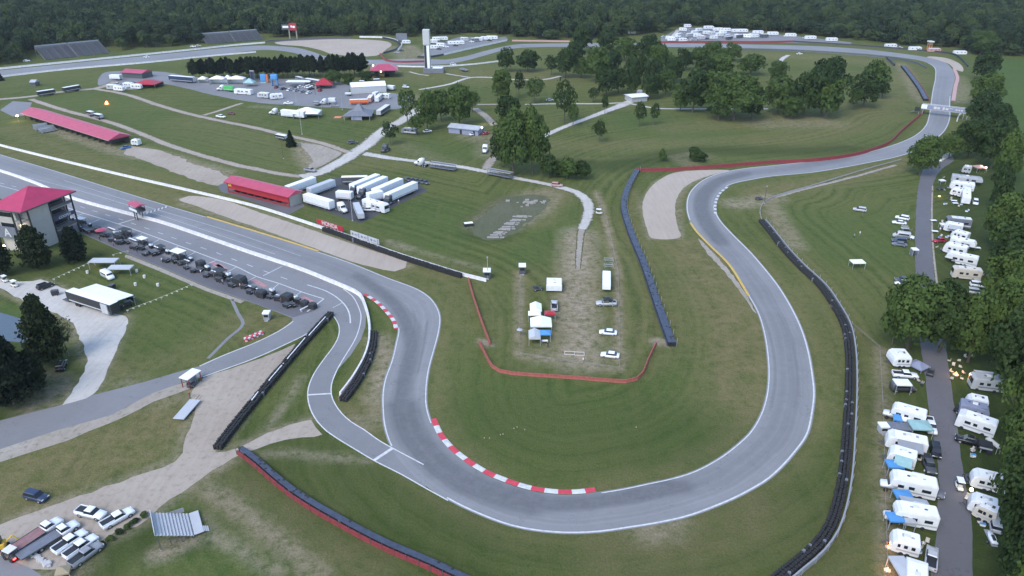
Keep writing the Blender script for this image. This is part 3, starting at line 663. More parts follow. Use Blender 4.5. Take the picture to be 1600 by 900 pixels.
# ================================================================== TREES
def leaf_mesh(name, C, Nn, S, tone, mt, seed):
    """leaf clumps: bent quads at C facing Nn with size S"""
    r = np.random.RandomState(seed); n = len(C)
    Nn = Nn / np.maximum(1e-6, np.linalg.norm(Nn, axis=1))[:, None]
    u = np.cross(Nn, r.normal(size=(n, 3))); u /= np.maximum(1e-6, np.linalg.norm(u, axis=1))[:, None]
    v = np.cross(Nn, u); S = S[:, None]; a = r.uniform(.6, 1.15, (n, 1)); b = r.uniform(.55, 1.0, (n, 1))
    Z_ = np.array((1, 1, .48)); u, v, Nn = u * Z_, v * Z_, Nn * Z_
    V = np.stack([C - u * S * a, C - v * S * b + Nn * S * .15, C + u * S * a * r.uniform(.7, 1.1, (n, 1)), C + v * S * b - Nn * S * .1], 1).reshape(-1, 3)
    me = bpy.data.meshes.new(name)
    me.vertices.add(4 * n); me.vertices.foreach_set('co', V.ravel().astype(np.float32))
    me.loops.add(4 * n); me.loops.foreach_set('vertex_index', np.arange(4 * n, dtype=np.int32))
    me.polygons.add(n); me.polygons.foreach_set('loop_start', np.arange(0, 4 * n, 4, dtype=np.int32)); me.polygons.foreach_set('loop_total', np.full(n, 4, np.int32))
    me.update()
    at = me.attributes.new('tone', 'FLOAT', 'POINT'); at.data.foreach_set('value', np.repeat(tone, 4).astype(np.float32))
    me.materials.append(ML[mt]); return me

def crown(name, seed, n, size, mt, nl=16, z0=.22, wide=1.0, gap=.0):
    """unit crown (radius 1, height 1): leaf clumps over uneven lobes"""
    r = np.random.RandomState(seed); L = []
    zc, hz = (1 + z0) / 2, (1 - z0) / 2
    for i in range(nl):
        th = r.uniform(0, 2 * math.pi) + i * 2.4; zz = r.uniform(-.8, .85); rr = math.sqrt(max(0, 1 - zz * zz)) * r.uniform(.35, .78)
        if zz < -.3: rr *= .95
        L.append((rr * math.cos(th) * wide, rr * math.sin(th) * wide, zc + zz * hz * .72, 0, 0, r.uniform(-.26, .28))); q = r.uniform(.24, .44); L[-1] = L[-1][:3] + (q, q * r.uniform(.38, .52), L[-1][5])
    L.append((0, 0, zc + hz * .45, .48, .22, 0)); L.append((0, 0, zc, .62, .30, -.05)); L.append((.1, 0, z0 + hz * .45, .55, .22, -.1))
    C, N, T = [], [], []
    w = np.array([l[3] ** 2 for l in L]); w /= w.sum()
    for l, k in zip(L, r.multinomial(n, w)):
        d = r.normal(size=(k, 3)); d /= np.linalg.norm(d, axis=1)[:, None]
        d[:, 2] = np.where(d[:, 2] < -.35, -d[:, 2] * .5, d[:, 2])
        rad = r.uniform(.72, 1.08, (k, 1)) ** .6
        bump_ = 1 + .16 * np.sin(d[:, :1] * 7 + seed) * np.cos(d[:, 1:2] * 6 + d[:, 2:] * 5)
        c = np.array(l[:3]) + d * np.array((l[3], l[3], l[4])) * rad * bump_
        C.append(c); N.append(d + r.normal(size=(k, 3)) * .4); T.append(np.clip(.45 + l[5] + r.normal(size=k) * .2, 0, 1))
    C, N, T = np.vstack(C), np.vstack(N), np.concatenate(T)
    keep = np.ones(len(C), bool)
    for l in L:   # thin out what lies deep inside
        q = (((C - np.array(l[:3])) / np.array((l[3], l[3], l[4]))) ** 2).sum(1); keep &= ~((q < .45) & (r.uniform(size=len(C)) < .8))
    if gap:
        g = np.sin(C[:, 0] * 6 + seed) * np.sin(C[:, 1] * 6.5) * np.sin(C[:, 2] * 11 + seed); keep &= ~((g > .25) & (r.uniform(size=len(C)) < gap))
    C, N, T = C[keep], N[keep], T[keep]
    return leaf_mesh(name, C, N, size * r.uniform(.6, 1.25, len(C)), T, mt, seed + 1)

def pine_crown(name, seed, n, mt, z0=.12, shape='cone', size=.09):
    r = np.random.RandomState(seed); C, N, T = [], [], []
    nb = n // 60
    for i in range(nb):
        t = ((i + r.uniform()) / nb) ** (1.15 if shape == 'cone' else .9); z = z0 + (1 - z0) * t
        if shape == 'cone': R0 = (1 - t) ** .8 * r.uniform(.6, 1.1) + .04
        else: R0 = (math.sin(math.pi * min(1, .18 + t * .8)) ** .7) * r.uniform(.45, 1.05) + .05
        th = i * 2.4 + r.uniform(-.4, .4); k = 60
        s = r.uniform(.12, 1, k) ** .75 * R0; sp = r.normal(size=k) * .16 * R0
        c = np.stack([s * math.cos(th) - sp * math.sin(th), s * math.sin(th) + sp * math.cos(th), z - s * .10 * (1 if shape == 'cone' else .3) + r.normal(size=k) * .018], 1)
        C.append(c); nn = r.normal(size=(k, 3)) * .7; nn[:, 2] += .7; N.append(nn); T.append(np.clip(r.uniform(.2, .7) + r.normal(size=k) * .2, 0, 1))
    C, N, T = np.vstack(C), np.vstack(N), np.concatenate(T)
    return leaf_mesh(name, C, N, size * r.uniform(.6, 1.2, len(C)), T, mt, seed + 2)

def trunk(name, seed, top=.62, r0=.055, limbs=6, mt='bark', bare=False):
    r = random.Random(seed); bm = bmesh.new(); px = py = 0.0; pz = -.01; rr = r0
    pts = [(0, 0, -.01)]
    for i in range(4):
        px += r.uniform(-.05, .05); py += r.uniform(-.05, .05); pts.append((px, py, top * (i + 1) / 4))
    for i in range(4):
        tube(bm, pts[i], pts[i + 1], r0 * (1 - i * .2), r0 * (1 - (i + 1) * .2), 7)
    for k in range(limbs):
        t = r.uniform(.4, .98); i = min(3, int(t * 4)); f = t * 4 - i
        a = [pts[i][j] + (pts[i + 1][j] - pts[i][j]) * f for j in range(3)]; th = k * 2.4 + r.uniform(-.5, .5); ln = r.uniform(.35, .75) * (1.2 - t * .4)
        m = (a[0] + math.cos(th) * ln * .55, a[1] + math.sin(th) * ln * .55, a[2] + ln * .16)
        b = (a[0] + math.cos(th) * ln, a[1] + math.sin(th) * ln, a[2] + ln * (.38 if not bare else .3))
        tube(bm, a, m, r0 * .42, r0 * .28, 5); tube(bm, m, b, r0 * .28, r0 * .1, 5)
        if bare:
            for q in range(4):
                th2 = th + r.uniform(-1, 1); tube(bm, m, (m[0] + math.cos(th2) * ln * .5, m[1] + math.sin(th2) * ln * .5, m[2] + ln * r.uniform(.1, .35)), r0 * .16, r0 * .05, 4)
    return mesh(bm, name, mt)

CR_NEAR = [crown('crown_near', 11 + i, 11000, .062, 'leaf', 36, .05, gap=.7) for i in range(4)]
CR_MID = [crown('crown_mid', 31 + i, 4600, .085, 'leaf', 28, .07, gap=.75) for i in range(6)]
CR_LOOSE = [crown('crown_loose', 51 + i, 2300, .085, 'leaf', 20, .2, gap=1.0) for i in range(3)]
CR_FAR = [crown('crown_far', 71 + i, 1500, .13, 'leaf_far', 19, .12) for i in range(5)]
CR_BUSH = [crown('crown_bush', 91 + i, 2600, .10, 'leaf', 14, .02) for i in range(2)]
PINE_TALL = [pine_crown('pine_crown_tall', 111 + i, 2600, 'leaf_pine', .34, 'oval', .12) for i in range(4)]
PINE_NEAR = [pine_crown('pine_crown_near', 121 + i, 9000, 'leaf_pine', .10, 'oval', .075) for i in range(3)]
PINE_CONE = [pine_crown('pine_crown_cone', 131, 3000, 'leaf_pine', .05, 'cone', .11)]
CR_BARE = [crown('crown_bare', 141, 700, .05, 'leaf_bare', 14, .2, gap=1)]
TRK = [trunk('trunk_mesh', 5 + i) for i in range(4)]
TRK_PINE = [trunk('pine_trunk', 25 + i, .93, .05, 0) for i in range(3)]
TRK_BARE = [trunk('bare_trunk', 35, .8, .05, 14, 'bark_grey', True)]
TREE_SETS = {'near': (CR_NEAR, TRK), 'mid': (CR_MID, TRK), 'loose': (CR_LOOSE, TRK), 'far': (CR_FAR, TRK), 'bush': (CR_BUSH, TRK),
    'pine_tall': (PINE_TALL, TRK_PINE), 'pine_near': (PINE_NEAR, TRK_PINE), 'pine_cone': (PINE_CONE, TRK_PINE), 'bare': (CR_BARE, TRK_BARE)}
tcount = [0]
def tree_world(kind, x, y, rad, h, label, group=None, name='tree', cat='tree'):
    cs, ts = TREE_SETS[kind]; i = tcount[0]; tcount[0] += 1
    o = thing(name, label, cat, (x, y, 0), rnd.uniform(0, 6.28), group, (rad, rad, h))
    link('trunk', ts[i % len(ts)], o); link('crown', cs[(i * 7 + i // 3) % len(cs)], o)
    return o
def tree(kind, cx, by, ty, w, label, group=None, name='tree', cat='tree'):
    """a tree whose foot, top and crown width are read off the photograph"""
    p = G(cx, by); h = height_at(p, ty); rad = w / 2 * mpp(p) * 1.0
    c = p + Vector((p.x, p.y, 0)).normalized() * 0
    return tree_world(kind, c.x, c.y, rad, h, label, group, name, cat)

# a wall of pines behind the paddock
GPINE = 'pine trees in the planted row behind the paddock'
for row in range(3):
    for i in range(19):
        x = 306 + i * 14.2 + rnd.uniform(-4, 4) + row * 5
        base = 126 - (x - 300) * .018 - row * 2.2; top = 96 - (x - 300) * .034 - row * 1.0
        if x > 573: continue
        tree('pine_tall', x, base + rnd.uniform(-1, 1), top + rnd.uniform(-3, 3), 17 + rnd.uniform(-2, 3), 'dark pine with a bare lower trunk in the planted row behind the paddock', GPINE, 'pine_tree', 'pine tree')
for a in [(522,132,109,30,'rounded leafy tree at the end of the paddock beside the red tent'), (545,132,114,20,'slim leafy tree between the red tent and the long white tent'), (573,128,110,26,'leafy tree in front of the red hip-roofed pavilion'),
          (455,229,204,20,'small dark conical evergreen alone beside the gravel track')]:
    tree('pine_cone' if a[0] == 455 else 'mid', *a)
PARK = [('mid',790,112,74,30,'broad tree beside the white trackside wall, twin of the tree next to it'), ('mid',824,112,76,40,'wide tree just beyond the path in the upper park'), ('loose',861,118,86,24,'thin young tree standing alone in the upper park'), ('mid',783,160,107,38,'round tree at the bend of the pale park path'),
  ('loose',811,152,110,20,'narrow tree behind the pale round park tree'), ('loose',835,162,120,36,'pale airy round tree beside the park path'), ('loose',882,193,124,38,'tall ragged tree by the gravel road with its trunk showing'), ('loose',895,198,160,22,'young tree leaning close to the tall ragged tree'),
  ('loose',937,222,186,26,'small solitary tree low on the grass slope below the gravel road'), ('loose',927,160,136,22,'pale young tree above the gravel road'), ('mid',947,150,104,38,'dark full tree above the gravel road junction'), ('mid',966,146,104,34,'dark spreading tree close behind the gravel junction'), ('loose',945,178,146,14,'small sapling beside the gravel road'),
  ('loose',999,198,158,22,'dense upright young tree below the building at the junction'), ('loose',1022,195,160,16,'slim young tree below the building at the junction'), ('mid',1016,155,112,34,'full tree behind the low building at the junction')]
for a in PARK: tree(*a)
GROVE = 'trees massed together in the park grove'
for a in [(884,122,72,40),(910,82,40,46),(948,85,44,40),(908,122,88,34),(932,128,70,50),(958,118,76,36),(975,95,56,48),(992,130,80,44),(1012,98,52,46),(1030,112,66,42),(1052,130,88,42),(1068,110,75,36),(1088,100,72,36),(1110,110,63,52),(1124,128,84,56),(1100,132,86,40),(1020,140,90,40),(985,150,98,34),(1040,150,106,40),(900,108,62,36),(1144,96,66,36)]:
    tree('mid', a[0], a[1], a[2], a[3] * .86, 'leafy tree massed with others in the park grove', GROVE)
for a in [('mid',1082,176,102,50,'bright-topped tree at the front of the park grove'), ('mid',1110,176,108,54,'rounded tree standing behind the dense shrubby clump'), ('mid',1062,174,130,34,'lower dark tree at the front edge of the park grove'), ('near',1146,188,111,78,'very broad dense tree at the front of the park clump'), ('mid',1122,188,140,46,'dense low tree under the very broad one'), ('mid',1174,186,134,40,'dense tree filling the side of the broad clump'),
          ('mid',1172,118,82,44,'dark round tree standing apart above the grove'), ('mid',1212,132,94,34,'tree between the dark round one and the dense green grove'), ('mid',1214,178,118,56,'greyish bushy tree beside the lamp in the park'), ('near',1283,182,86,68,'tall dark tree with a high crown above the grass bank'), ('mid',1255,182,108,56,'bright green tree beside the tall dark one'), ('mid',1290,186,118,50,'tree in front of the tall dark one at the bank'),
          ('mid',1362,152,92,48,'broad tree near the inner barrier of the far bend'), ('mid',1348,168,114,50,'bright-crowned tree in front of the one by the inner barrier'), ('loose',1378,154,128,26,'small round tree at the end of the far clump'), ('loose',1332,172,136,26,'pale small tree at the foot of the far clump'), ('mid',1236,186,150,40,'low dark tree between the two grove clumps')]:
    tree(*a)
for a in [('loose',637,196,137,34,'thin tall tree beside the gravel road fork'), ('mid',668,204,137,36,'dense tree with a dark trunk next to the fork'), ('mid',690,190,139,38,'dense tree in the clump behind the grey block building'), ('mid',718,198,130,50,'largest tree in the clump behind the grey block building'), ('loose',738,176,142,26,'edge tree of the clump beside the gravel drive'), ('loose',651,212,178,26,'small airy tree by the parked grey camper'), ('loose',610,226,190,28,'ragged young tree at the kerb of the gravel road'),
          ('mid',793,200,146,40,'dark tree behind the great dark clump'), ('near',802,274,168,62,'great dark tree overhanging the gravel road'), ('near',832,272,164,52,'great dark tree with a full crown next to the overhanging one'), ('mid',785,262,196,40,'lower dark tree leaning out over the gravel drive'),
          ('mid',858,278,240,32,'scrubby tree in the hollow below the slope')]:
    tree(*a)
for a in [(886,278,244,42,'dense green bush in the hollow by the gravel road'), (908,279,250,32,'bright green bush at the end of the hollow'), (868,276,252,30,'dark bush under the great dark trees'), (1034,252,231,15,'small upright bush on the grass bank above the red wall'), (1085,252,229,28,'spreading bush on the grass bank above the red wall'), (1096,253,238,18,'low bush beside the spreading one on the bank')]:
    tree('bush', *a, name='bush', cat='bush')
# belt of trees beside the campground
for a in [('near',1532,86,46,42,'tall light green tree at the top of the roadside belt'), ('near',1534,126,78,44,'tree in the roadside belt facing the far bend'), ('near',1536,168,112,50,'dark tree in the roadside belt behind the footbridge'), ('near',1530,200,138,50,'dark tree at the end of the footbridge'), ('near',1548,228,158,50,'thick tree behind the footbridge end tree'), ('near',1512,246,184,58,'broad tree between the track and the first campers'),
          ('near',1482,248,208,38,'leafy tree just before the campground entrance'), ('near',1437,274,208,54,'big round tree beside the track where the barrier meets it'), ('near',1548,262,186,56,'tree overhanging the uppermost campers'), ('near',1566,286,200,48,'tree at the field edge beside the uppermost campers'), ('mid',1556,330,250,38,'thin greyish tree behind the white wagon'), ('near',1572,395,300,78,'dark tree behind the middle row of campers'), ('near',1556,392,320,48,'dark low tree right behind the middle campers'),
          ('near',1584,452,340,96,'dark tree over the cream motor coach'), ('near',1570,480,390,84,'bright green tree below the cream motor coach'), ('near',1586,545,410,106,'tree shading the hidden camp'), ('near',1556,560,440,86,'dark tree over the hidden camp chairs'), ('near',1582,625,478,104,'tree above the grey camper with the lit window'),
          ('near',1418,545,434,100,'great round tree spreading over the campground road'), ('near',1466,550,440,92,'great tree spreading over the far kerb of the campground road'), ('near',1512,566,452,76,'tree standing over the dark campsite'), ('mid',1394,538,452,46,'smaller tree at the fence corner before the first white camper'),
          ('near',1588,712,560,96,'tree above the bright motorhome'), ('near',1580,776,630,84,'tree hanging over the parked black trailer'), ('near',1584,842,690,100,'tree at the campground edge by the water scooter'), ('near',1588,905,752,96,'tree in the corner below the pair of white campers'), ('near',1600,960,815,110,'bright tree at the bottom of the campground belt'), ('near',1590,1010,872,110,'bright tree at the bottom verge of the campground road'), ('near',1625,660,500,90,'tall tree at the very edge beyond the camp of chairs'), ('near',1625,860,660,90,'tall tree at the very edge beyond the lower campers')]:
    tree(*a)
for a in [('pine_near',60,418,354,50,'dark shaggy pine in front of the control tower'), ('pine_near',120,410,356,40,'dark pine beside the pit stands'), ('pine_near',2,430,370,46,'dark pine half hidden at the foot of the control tower'), ('pine_near',80,566,464,62,'tall dark pine beside the pond'),
          ('pine_near',22,632,528,84,'wide low tree by the pond with cars under it'), ('pine_near',-20,620,520,80,'broad tree at the pond shore'), ('pine_near',60,612,548,40,'smaller tree between the pond pine and the parked cars')]:
    tree(*a)
tree('bare', 108, 556, 496, 42, 'bare leafless grey shrub beside the pond pine', None, 'shrub', 'shrub')
tree('pine_cone', 2, 126, 114, 12, 'small dark evergreen beside the far straight at the picture edge')

# the forest beyond the circuit
EDGE = [(-260,112),(-60,108),(0,104),(48,93),(58,84),(175,73.5),(186,80),(250,75),(312,69),(320,60),(412,53),(420,59),(470,58.5),(560,57),(625,57),(650,59),(700,55),(745,52),(800,58),(850,63),(890,63),(960,60),(1030,54),(1050,44),(1075,41),(1130,45),(1230,53),(1300,60),(1400,70),(1500,78),(1530,86),(1600,91),(1700,94),(1900,100)]
EW = np.array([(p[0], p[1]) for p in W(EDGE)])
r = np.random.RandomState(3); pts = []
for yy in np.arange(430, 1150, 9.6):
    for xx in np.arange(-900, 900, 9.6):
        x, y = xx + r.uniform(-4.2, 4.2), yy + r.uniform(-4.2, 4.2)
        k = int(np.argmin(np.abs(EW[:, 0] * y / EW[:, 1] - x)))
        if abs(x) > y * .80 + 60: continue
        # distance beyond the edge along the view line
        j = np.searchsorted(EW[:, 0] / EW[:, 1], x / y); j = min(max(j, 1), len(EW) - 1)
        s0, s1 = EW[j - 1, 0] / EW[j - 1, 1], EW[j, 0] / EW[j, 1]; t = (x / y - s0) / (s1 - s0 + 1e-9)
        ye = EW[j - 1, 1] + (EW[j, 1] - EW[j - 1, 1]) * min(1, max(0, t))
        if y > ye + 3: pts.append((x, y, y - ye))
pts = np.array(pts)
inframe = np.abs(pts[:, 0]) < (pts[:, 1] * CP + CAMH * SP) * 800 / FOC
score = np.where(inframe, pts[:, 2] * 3 + pts[:, 1] * .25, 1e9); order = np.argsort(score)
front = order[:296]; rest = order[296:]
for i in front:
    x, y, d = pts[i]; h = r.uniform(13, 20) if d > 12 else r.uniform(8, 15)
    tree_world('far', x, y, r.uniform(4.8, 8.2), h, 'dark broadleaf tree on the front edge of the forest beyond the circuit', 'trees along the forest edge', 'forest_tree', 'tree')
# everything behind the edge rows reads as one mass: one object that repeats the crowns
P = pts[rest]; me = bpy.data.meshes.new('forest')
me.vertices.add(len(P)); me.vertices.foreach_set('co', np.column_stack([P[:, 0], P[:, 1], np.zeros(len(P))]).ravel().astype(np.float32))
rad = r.uniform(4.6, 8, len(P)) * np.where(r.uniform(size=len(P)) < .15, 1.45, 1); hh = r.uniform(12, 22, len(P)) + 4 * r.uniform(size=len(P)) ** 3 + 3 * np.sin(P[:, 0] * .021) * np.cos(P[:, 1] * .017)
for nm_, v, tp in (('sx', rad, 'FLOAT'), ('sz', hh, 'FLOAT'), ('rot', r.uniform(0, 6.28, len(P)), 'FLOAT'), ('pick', r.randint(0, 5, len(P)).astype(float), 'FLOAT')):
    a = me.attributes.new(nm_, tp, 'POINT'); a.data.foreach_set('value', v.astype(np.float32))
fo = link('forest', me); fo['kind'] = 'stuff'; tag(fo, 'dense dark forest filling everything beyond the far side of the circuit', 'forest')
ng = bpy.data.node_groups.new('forest_crowns', 'GeometryNodeTree')
ng.interface.new_socket('Geometry', in_out='INPUT', socket_type='NodeSocketGeometry'); ng.interface.new_socket('Geometry', in_out='OUTPUT', socket_type='NodeSocketGeometry')
gi, go = ng.nodes.new('NodeGroupInput'), ng.nodes.new('NodeGroupOutput'); jn = ng.nodes.new('GeometryNodeJoinGeometry')
def named(n):
    x = ng.nodes.new('GeometryNodeInputNamedAttribute'); x.data_type = 'FLOAT'; x.inputs[0].default_value = n; return x.outputs[0]
cs = ng.nodes.new('ShaderNodeCombineXYZ'); sx = named('sx'); ng.links.new(sx, cs.inputs[0]); ng.links.new(sx, cs.inputs[1]); ng.links.new(named('sz'), cs.inputs[2])
cr = ng.nodes.new('ShaderNodeCombineXYZ'); ng.links.new(named('rot'), cr.inputs[2])
seen = {}
for o in COL.objects:
    if o.name.startswith('crown') and o.data in CR_FAR and o.data.name not in seen: seen[o.data.name] = o
for i, o in enumerate(seen.values()):
    oi = ng.nodes.new('GeometryNodeObjectInfo'); oi.inputs[0].default_value = o; oi.transform_space = 'ORIGINAL'
    ip = ng.nodes.new('GeometryNodeInstanceOnPoints'); cmp = ng.nodes.new('FunctionNodeCompare'); cmp.data_type = 'FLOAT'; cmp.operation = 'EQUAL'
    ng.links.new(named('pick'), cmp.inputs[0]); cmp.inputs[1].default_value = float(i); cmp.inputs['Epsilon'].default_value = .1
    ng.links.new(gi.outputs[0], ip.inputs['Points']); ng.links.new(cmp.outputs[0], ip.inputs['Selection'])
    ng.links.new(oi.outputs['Geometry'], ip.inputs['Instance']); ng.links.new(cr.outputs[0], ip.inputs['Rotation']); ng.links.new(cs.outputs[0], ip.inputs['Scale'])
    ng.links.new(ip.outputs[0], jn.inputs[0])
ng.links.new(jn.outputs[0], go.inputs[0])
fo.modifiers.new('crowns', 'NODES').node_group = ng
# ================================================================== BARRIERS
def wallp(px, step=3.0, smooth=True): return path_px(px, step, smooth)
def wall(name, px, w, h, mt, label, cat, base=None, z0=-.02, smooth=True, top=None):
    P = wallp(px, smooth=smooth); bm = bmesh.new()
    sweep(bm, P, [(-w / 2, z0), (w / 2, z0), (w * .32, h * .45), (w * .28, h), (-w * .28, h), (-w * .32, h * .45)])
    return tag(link(name, mesh(bm, name, mt)), label, cat), P
def tyres(P, rows, h, rad=.33, lo=0, dz=.03):
    Q = resample(P, rad * 2.05); N = normals(Q); bm = bmesh.new(); n = 7; lv = max(3, int(h / .24))
    for k in range(rows):
        for i in range(len(Q)):
            o = (k - (rows - 1) / 2) * rad * 2 + rnd.uniform(-.05, .05); q = Q[i] + N[i] * o; hh = h + rnd.uniform(-.1, .08)
            rings = []
            for j in range(lv):
                a, b = dz + hh * j / lv, dz + hh * (j + .5) / lv
                for z, f in ((a, .86), (b, 1.0)):
                    rings.append([(q[0] + rad * f * math.cos(6.283 * t / n), q[1] + rad * f * math.sin(6.283 * t / n), z) for t in range(n)])
            rings.append([(q[0] + rad * .9 * math.cos(6.283 * t / n), q[1] + rad * .9 * math.sin(6.283 * t / n), dz + hh) for t in range(n)])
            ring_loft(bm, rings, 1 if rnd.random() < .025 else 0, True)
    return bm
def posts(root, P, off, h, gap, mt='steel', r=.05, name='post', lean=0.0):
    Q = resample(P, gap); N = normals(Q); bm = bmesh.new(); tube(bm, (0, 0, 0), (0, 0, h), r, r, 6); me_ = mesh(bm, name, mt)
    for q, n in zip(Q[:100], N):
        c = link(name, me_, root); c.location = (q[0] + n[0] * off, q[1] + n[1] * off, 0)
def rails(bm, P, off, zs, t=.05):
    for z in zs: sweep(bm, P, [(off - t / 2, z - t), (off + t / 2, z - t), (off + t / 2, z + t), (off - t / 2, z + t)])
def barrier(label, P, cat='tyre barrier', name='tyre_barrier', rows=2, h=1.0, back=None, backoff=0.0, backh=1.1, face=None, faceoff=0.0, faceh=1.0, post=None, belt_top=None):
    """tyre wall with optional concrete wall behind it, conveyor belt in front, and fence posts"""
    o = thing(name, label, cat, (0, 0, 0))
    link('tyre_wall', mesh(tyres(P, rows, h), 'tyre_wall', ['rubber', 'slate']), o)
    for nm_, mt_, of, hh, ww in (('back_wall', back, backoff, backh, .3), ('belt_face', face, faceoff, faceh, .06)):
        if mt_:
            bm = bmesh.new(); sweep(bm, P, [(of - ww / 2, -.02), (of + ww / 2, -.02), (of + ww / 2, hh), (of - ww / 2, hh)]); link(nm_, mesh(bm, nm_, mt_), o)
    if belt_top:
        bm = bmesh.new(); sweep(bm, P, [(belt_top[0], h + .02), (belt_top[1], h + .02), (belt_top[1], h + .09), (belt_top[0], h + .09)]); link('belt_cover', mesh(bm, 'belt_cover', 'belt'), o)
    if post:
        posts(o, P, post[0], post[1], max(post[2], len(P) * 2.0 / 90), post[3] if len(post) > 3 else 'steel')
    return o
# concrete walls
wall('concrete_wall', [(-70,208),(0,228),(100,253),(200,277),(300,300),(400,324),(475,348),(505,358),(525,364),(575,382),(625,400),(675,416),(720,430),(760,440)], .55, 1.05, 'concrete_white', 'long white concrete wall along the grass side of the start straight', 'wall')
P = wallp([(506,361),(527,368),(575,386),(625,404),(675,420),(720,434)])
tag(link('tyre_wall', mesh(tyres(P, 2, 1.45), 'tyre_wall', ['rubber', 'slate'])), 'black tyre wall stacked in front of the white wall beyond the gravel strip', 'tyre barrier')
wall('pit_wall', [(-70,248),(0,268),(55,287),(107,309),(215,339),(250,348),(400,399),(437,411),(475,424),(512,439),(550,455),(560,460),(566,466),(571,479),(576,497),(578,522),(574,550),(560,580),(547,600),(532,619)], .75, 1.1, 'concrete_white', 'white concrete pit wall that divides the start straight from the pit lane', 'wall')
P = wallp([(584,522),(582,545),(573,571),(556,602),(537,627)])
barrier('short curved black tyre barrier behind the end of the pit wall', P, rows=3, h=1.0, face='pinkish', faceoff=-1.15, faceh=.9)
P = wallp([(517,493),(500,511),(470,544),(435,585),(400,627),(370,664),(341,702)])
o = barrier('straight black tyre barrier between the pit exit and the dirt yard', P, rows=3, h=1.1)
bm = bmesh.new()
for a, b in (((504,500),(478,529)), ((472,533),(444,566)), ((438,573),(415,600)), ((398,618),(388,631))):
    sweep(bm, path_px([a, b], 1.5), [(.9, .3), (1.1, .3), (1.1, 1.2), (.9, 1.2)])
link('white_cap_panel', mesh(bm, 'cap_panel', 'white_paint'), o)
wall('barrier_wall', [(732,437),(740,466),(752,502),(766,539)], .45, .85, 'brick_red', 'short red barrier wall leading down from the marshal post', 'barrier', smooth=False)
wall('barrier_wall', [(749,536),(760,558),(772,578),(785,583),(800,585),(900,592),(990,597),(1002,589),(1012,565),(1025,538)], .45, .85, 'brick_red', 'red barrier wall wrapped round the foot of the infield camp', 'barrier')
P = wallp([(996,268),(984,290),(976,312),(975,330),(982,355),(992,382),(1006,415),(1022,462),(1036,503),(1050,541)])
barrier('long dark tyre barrier with a blue belt top between the camp and the keyhole bend', P, rows=3, h=1.15, face='belt', faceoff=-1.2, faceh=1.0, post=(1.15, 2.4, 4.5), belt_top=(-1.1, .9))
wall('barrier_wall', [(994,268),(1020,268),(1050,267),(1125,262),(1200,256),(1275,252),(1337,243),(1370,233),(1387,226),(1412,203),(1432,186),(1443,175)], .5, 1.5, 'red_dull', 'long red barrier wall along the track towards the footbridge', 'barrier')
P = wallp([(1410,105),(1419,116),(1428,128),(1437,141),(1446,158)])
barrier('dark purple tyre barrier just past the footbridge', P, rows=4, h=1.3, back='red_dull', backoff=1.7, backh=1.3, belt_top=(-1.2, 1.2))
P = wallp([(1189,347),(1200,360),(1225,392),(1250,419),(1282,449),(1303,480),(1319,510),(1326,550),(1327,600),(1323,675),(1318,737),(1309,787),(1296,826),(1271,861),(1238,888),(1218,905),(1190,925)])
barrier('great black tyre barrier curving round the outside of the keyhole bend', P, rows=3, h=1.05, back='grey_paint', backoff=1.5, backh=1.1, post=(1.75, 1.9, 4, 'steel'))
P = wallp([(378,706),(400,722),(425,744),(450,765),(487,790),(525,812),(600,852),(675,884),(725,908),(780,930)])
barrier('tyre barrier with red outer face and belt top along the lower grass bank', P, rows=2, h=1.1, back='red_dull', backoff=-.95, backh=.95, post=(-1.15, 1.7, 2.4, 'dark_grey'), belt_top=(-.6, .5))
P = wallp([(1190,346),(1187,333),(1192,320),(1205,311),(1275,290),(1350,267),(1408,251)])
o = thing('guard_rail', 'thin steel guard rail along the grass above the campground field', 'guard rail')
bm = bmesh.new(); rails(bm, P, 0, (.55, .8), .1); link('rail', mesh(bm, 'rail', 'steel'), o); posts(o, P, .12, .9, 4, 'wood_grey', .09)
wall('barrier_wall', [(598,60),(615,64),(624,70),(617,79),(600,84)], 1.6, 1.5, 'black', 'black curved barrier around the end of the far gravel trap', 'barrier')
wall('concrete_wall', [(562,58.6),(598,59.5),(618,63.5),(628,70),(622,79)], .8, 1.4, 'concrete_white', 'white wall behind the black barrier at the far gravel trap', 'wall')
wall('barrier_wall', [(594,85),(598,90),(606,96),(625,98),(664,97)], 1.2, 1.3, 'red_dull', 'low red wall behind the hip-roofed pavilion', 'barrier')
wall('barrier_wall', [(415,66.2),(440,64.3),(500,61.6),(550,59.8)], 1.2, 1.5, 'dark_grey', 'dark low barrier along the forest side of the far gravel trap', 'barrier')
wall('barrier_wall', [(652,90.5),(672,90),(693,86.5)], 1.2, 1.4, 'black', 'short black barrier beside the scoring tower', 'barrier')
wall('concrete_wall', [(693,86.3),(720,80),(755,72),(792,64)], .8, 1.2, 'concrete_white', 'white wall along the upper edge of the far lot by the scoring tower', 'wall')
wall('concrete_wall', [(610,104),(660,105),(690,104.5),(740,101),(778,96.5)], .7, 1.0, 'concrete_white', 'low white wall below the far curve beyond the scoring tower', 'wall')
wall('concrete_wall', [(-60,115),(0,108.5),(100,98.5),(200,88.5),(300,78.5),(360,72),(414,67.5)], .9, 1.3, 'concrete_white', 'white wall on the forest side of the far straight below the grandstands', 'wall')
wall('concrete_wall', [(-60,129),(0,121),(100,109.5),(228,98.5),(330,88),(400,82)], .9, 1.1, 'concrete_white', 'white wall on the near side of the far straight', 'wall')
wall('barrier_wall', [(800,64.5),(850,65),(890,65.5)], .7, 1.3, 'pinkish', 'pale red wall under the forest edge beyond the park trees', 'barrier')
wall('barrier_wall', [(1032,67.5),(1100,66.8),(1200,67),(1240,66)], .9, 1.6, 'red_dull', 'red fence wall between the crowded lot and the far straight', 'barrier')
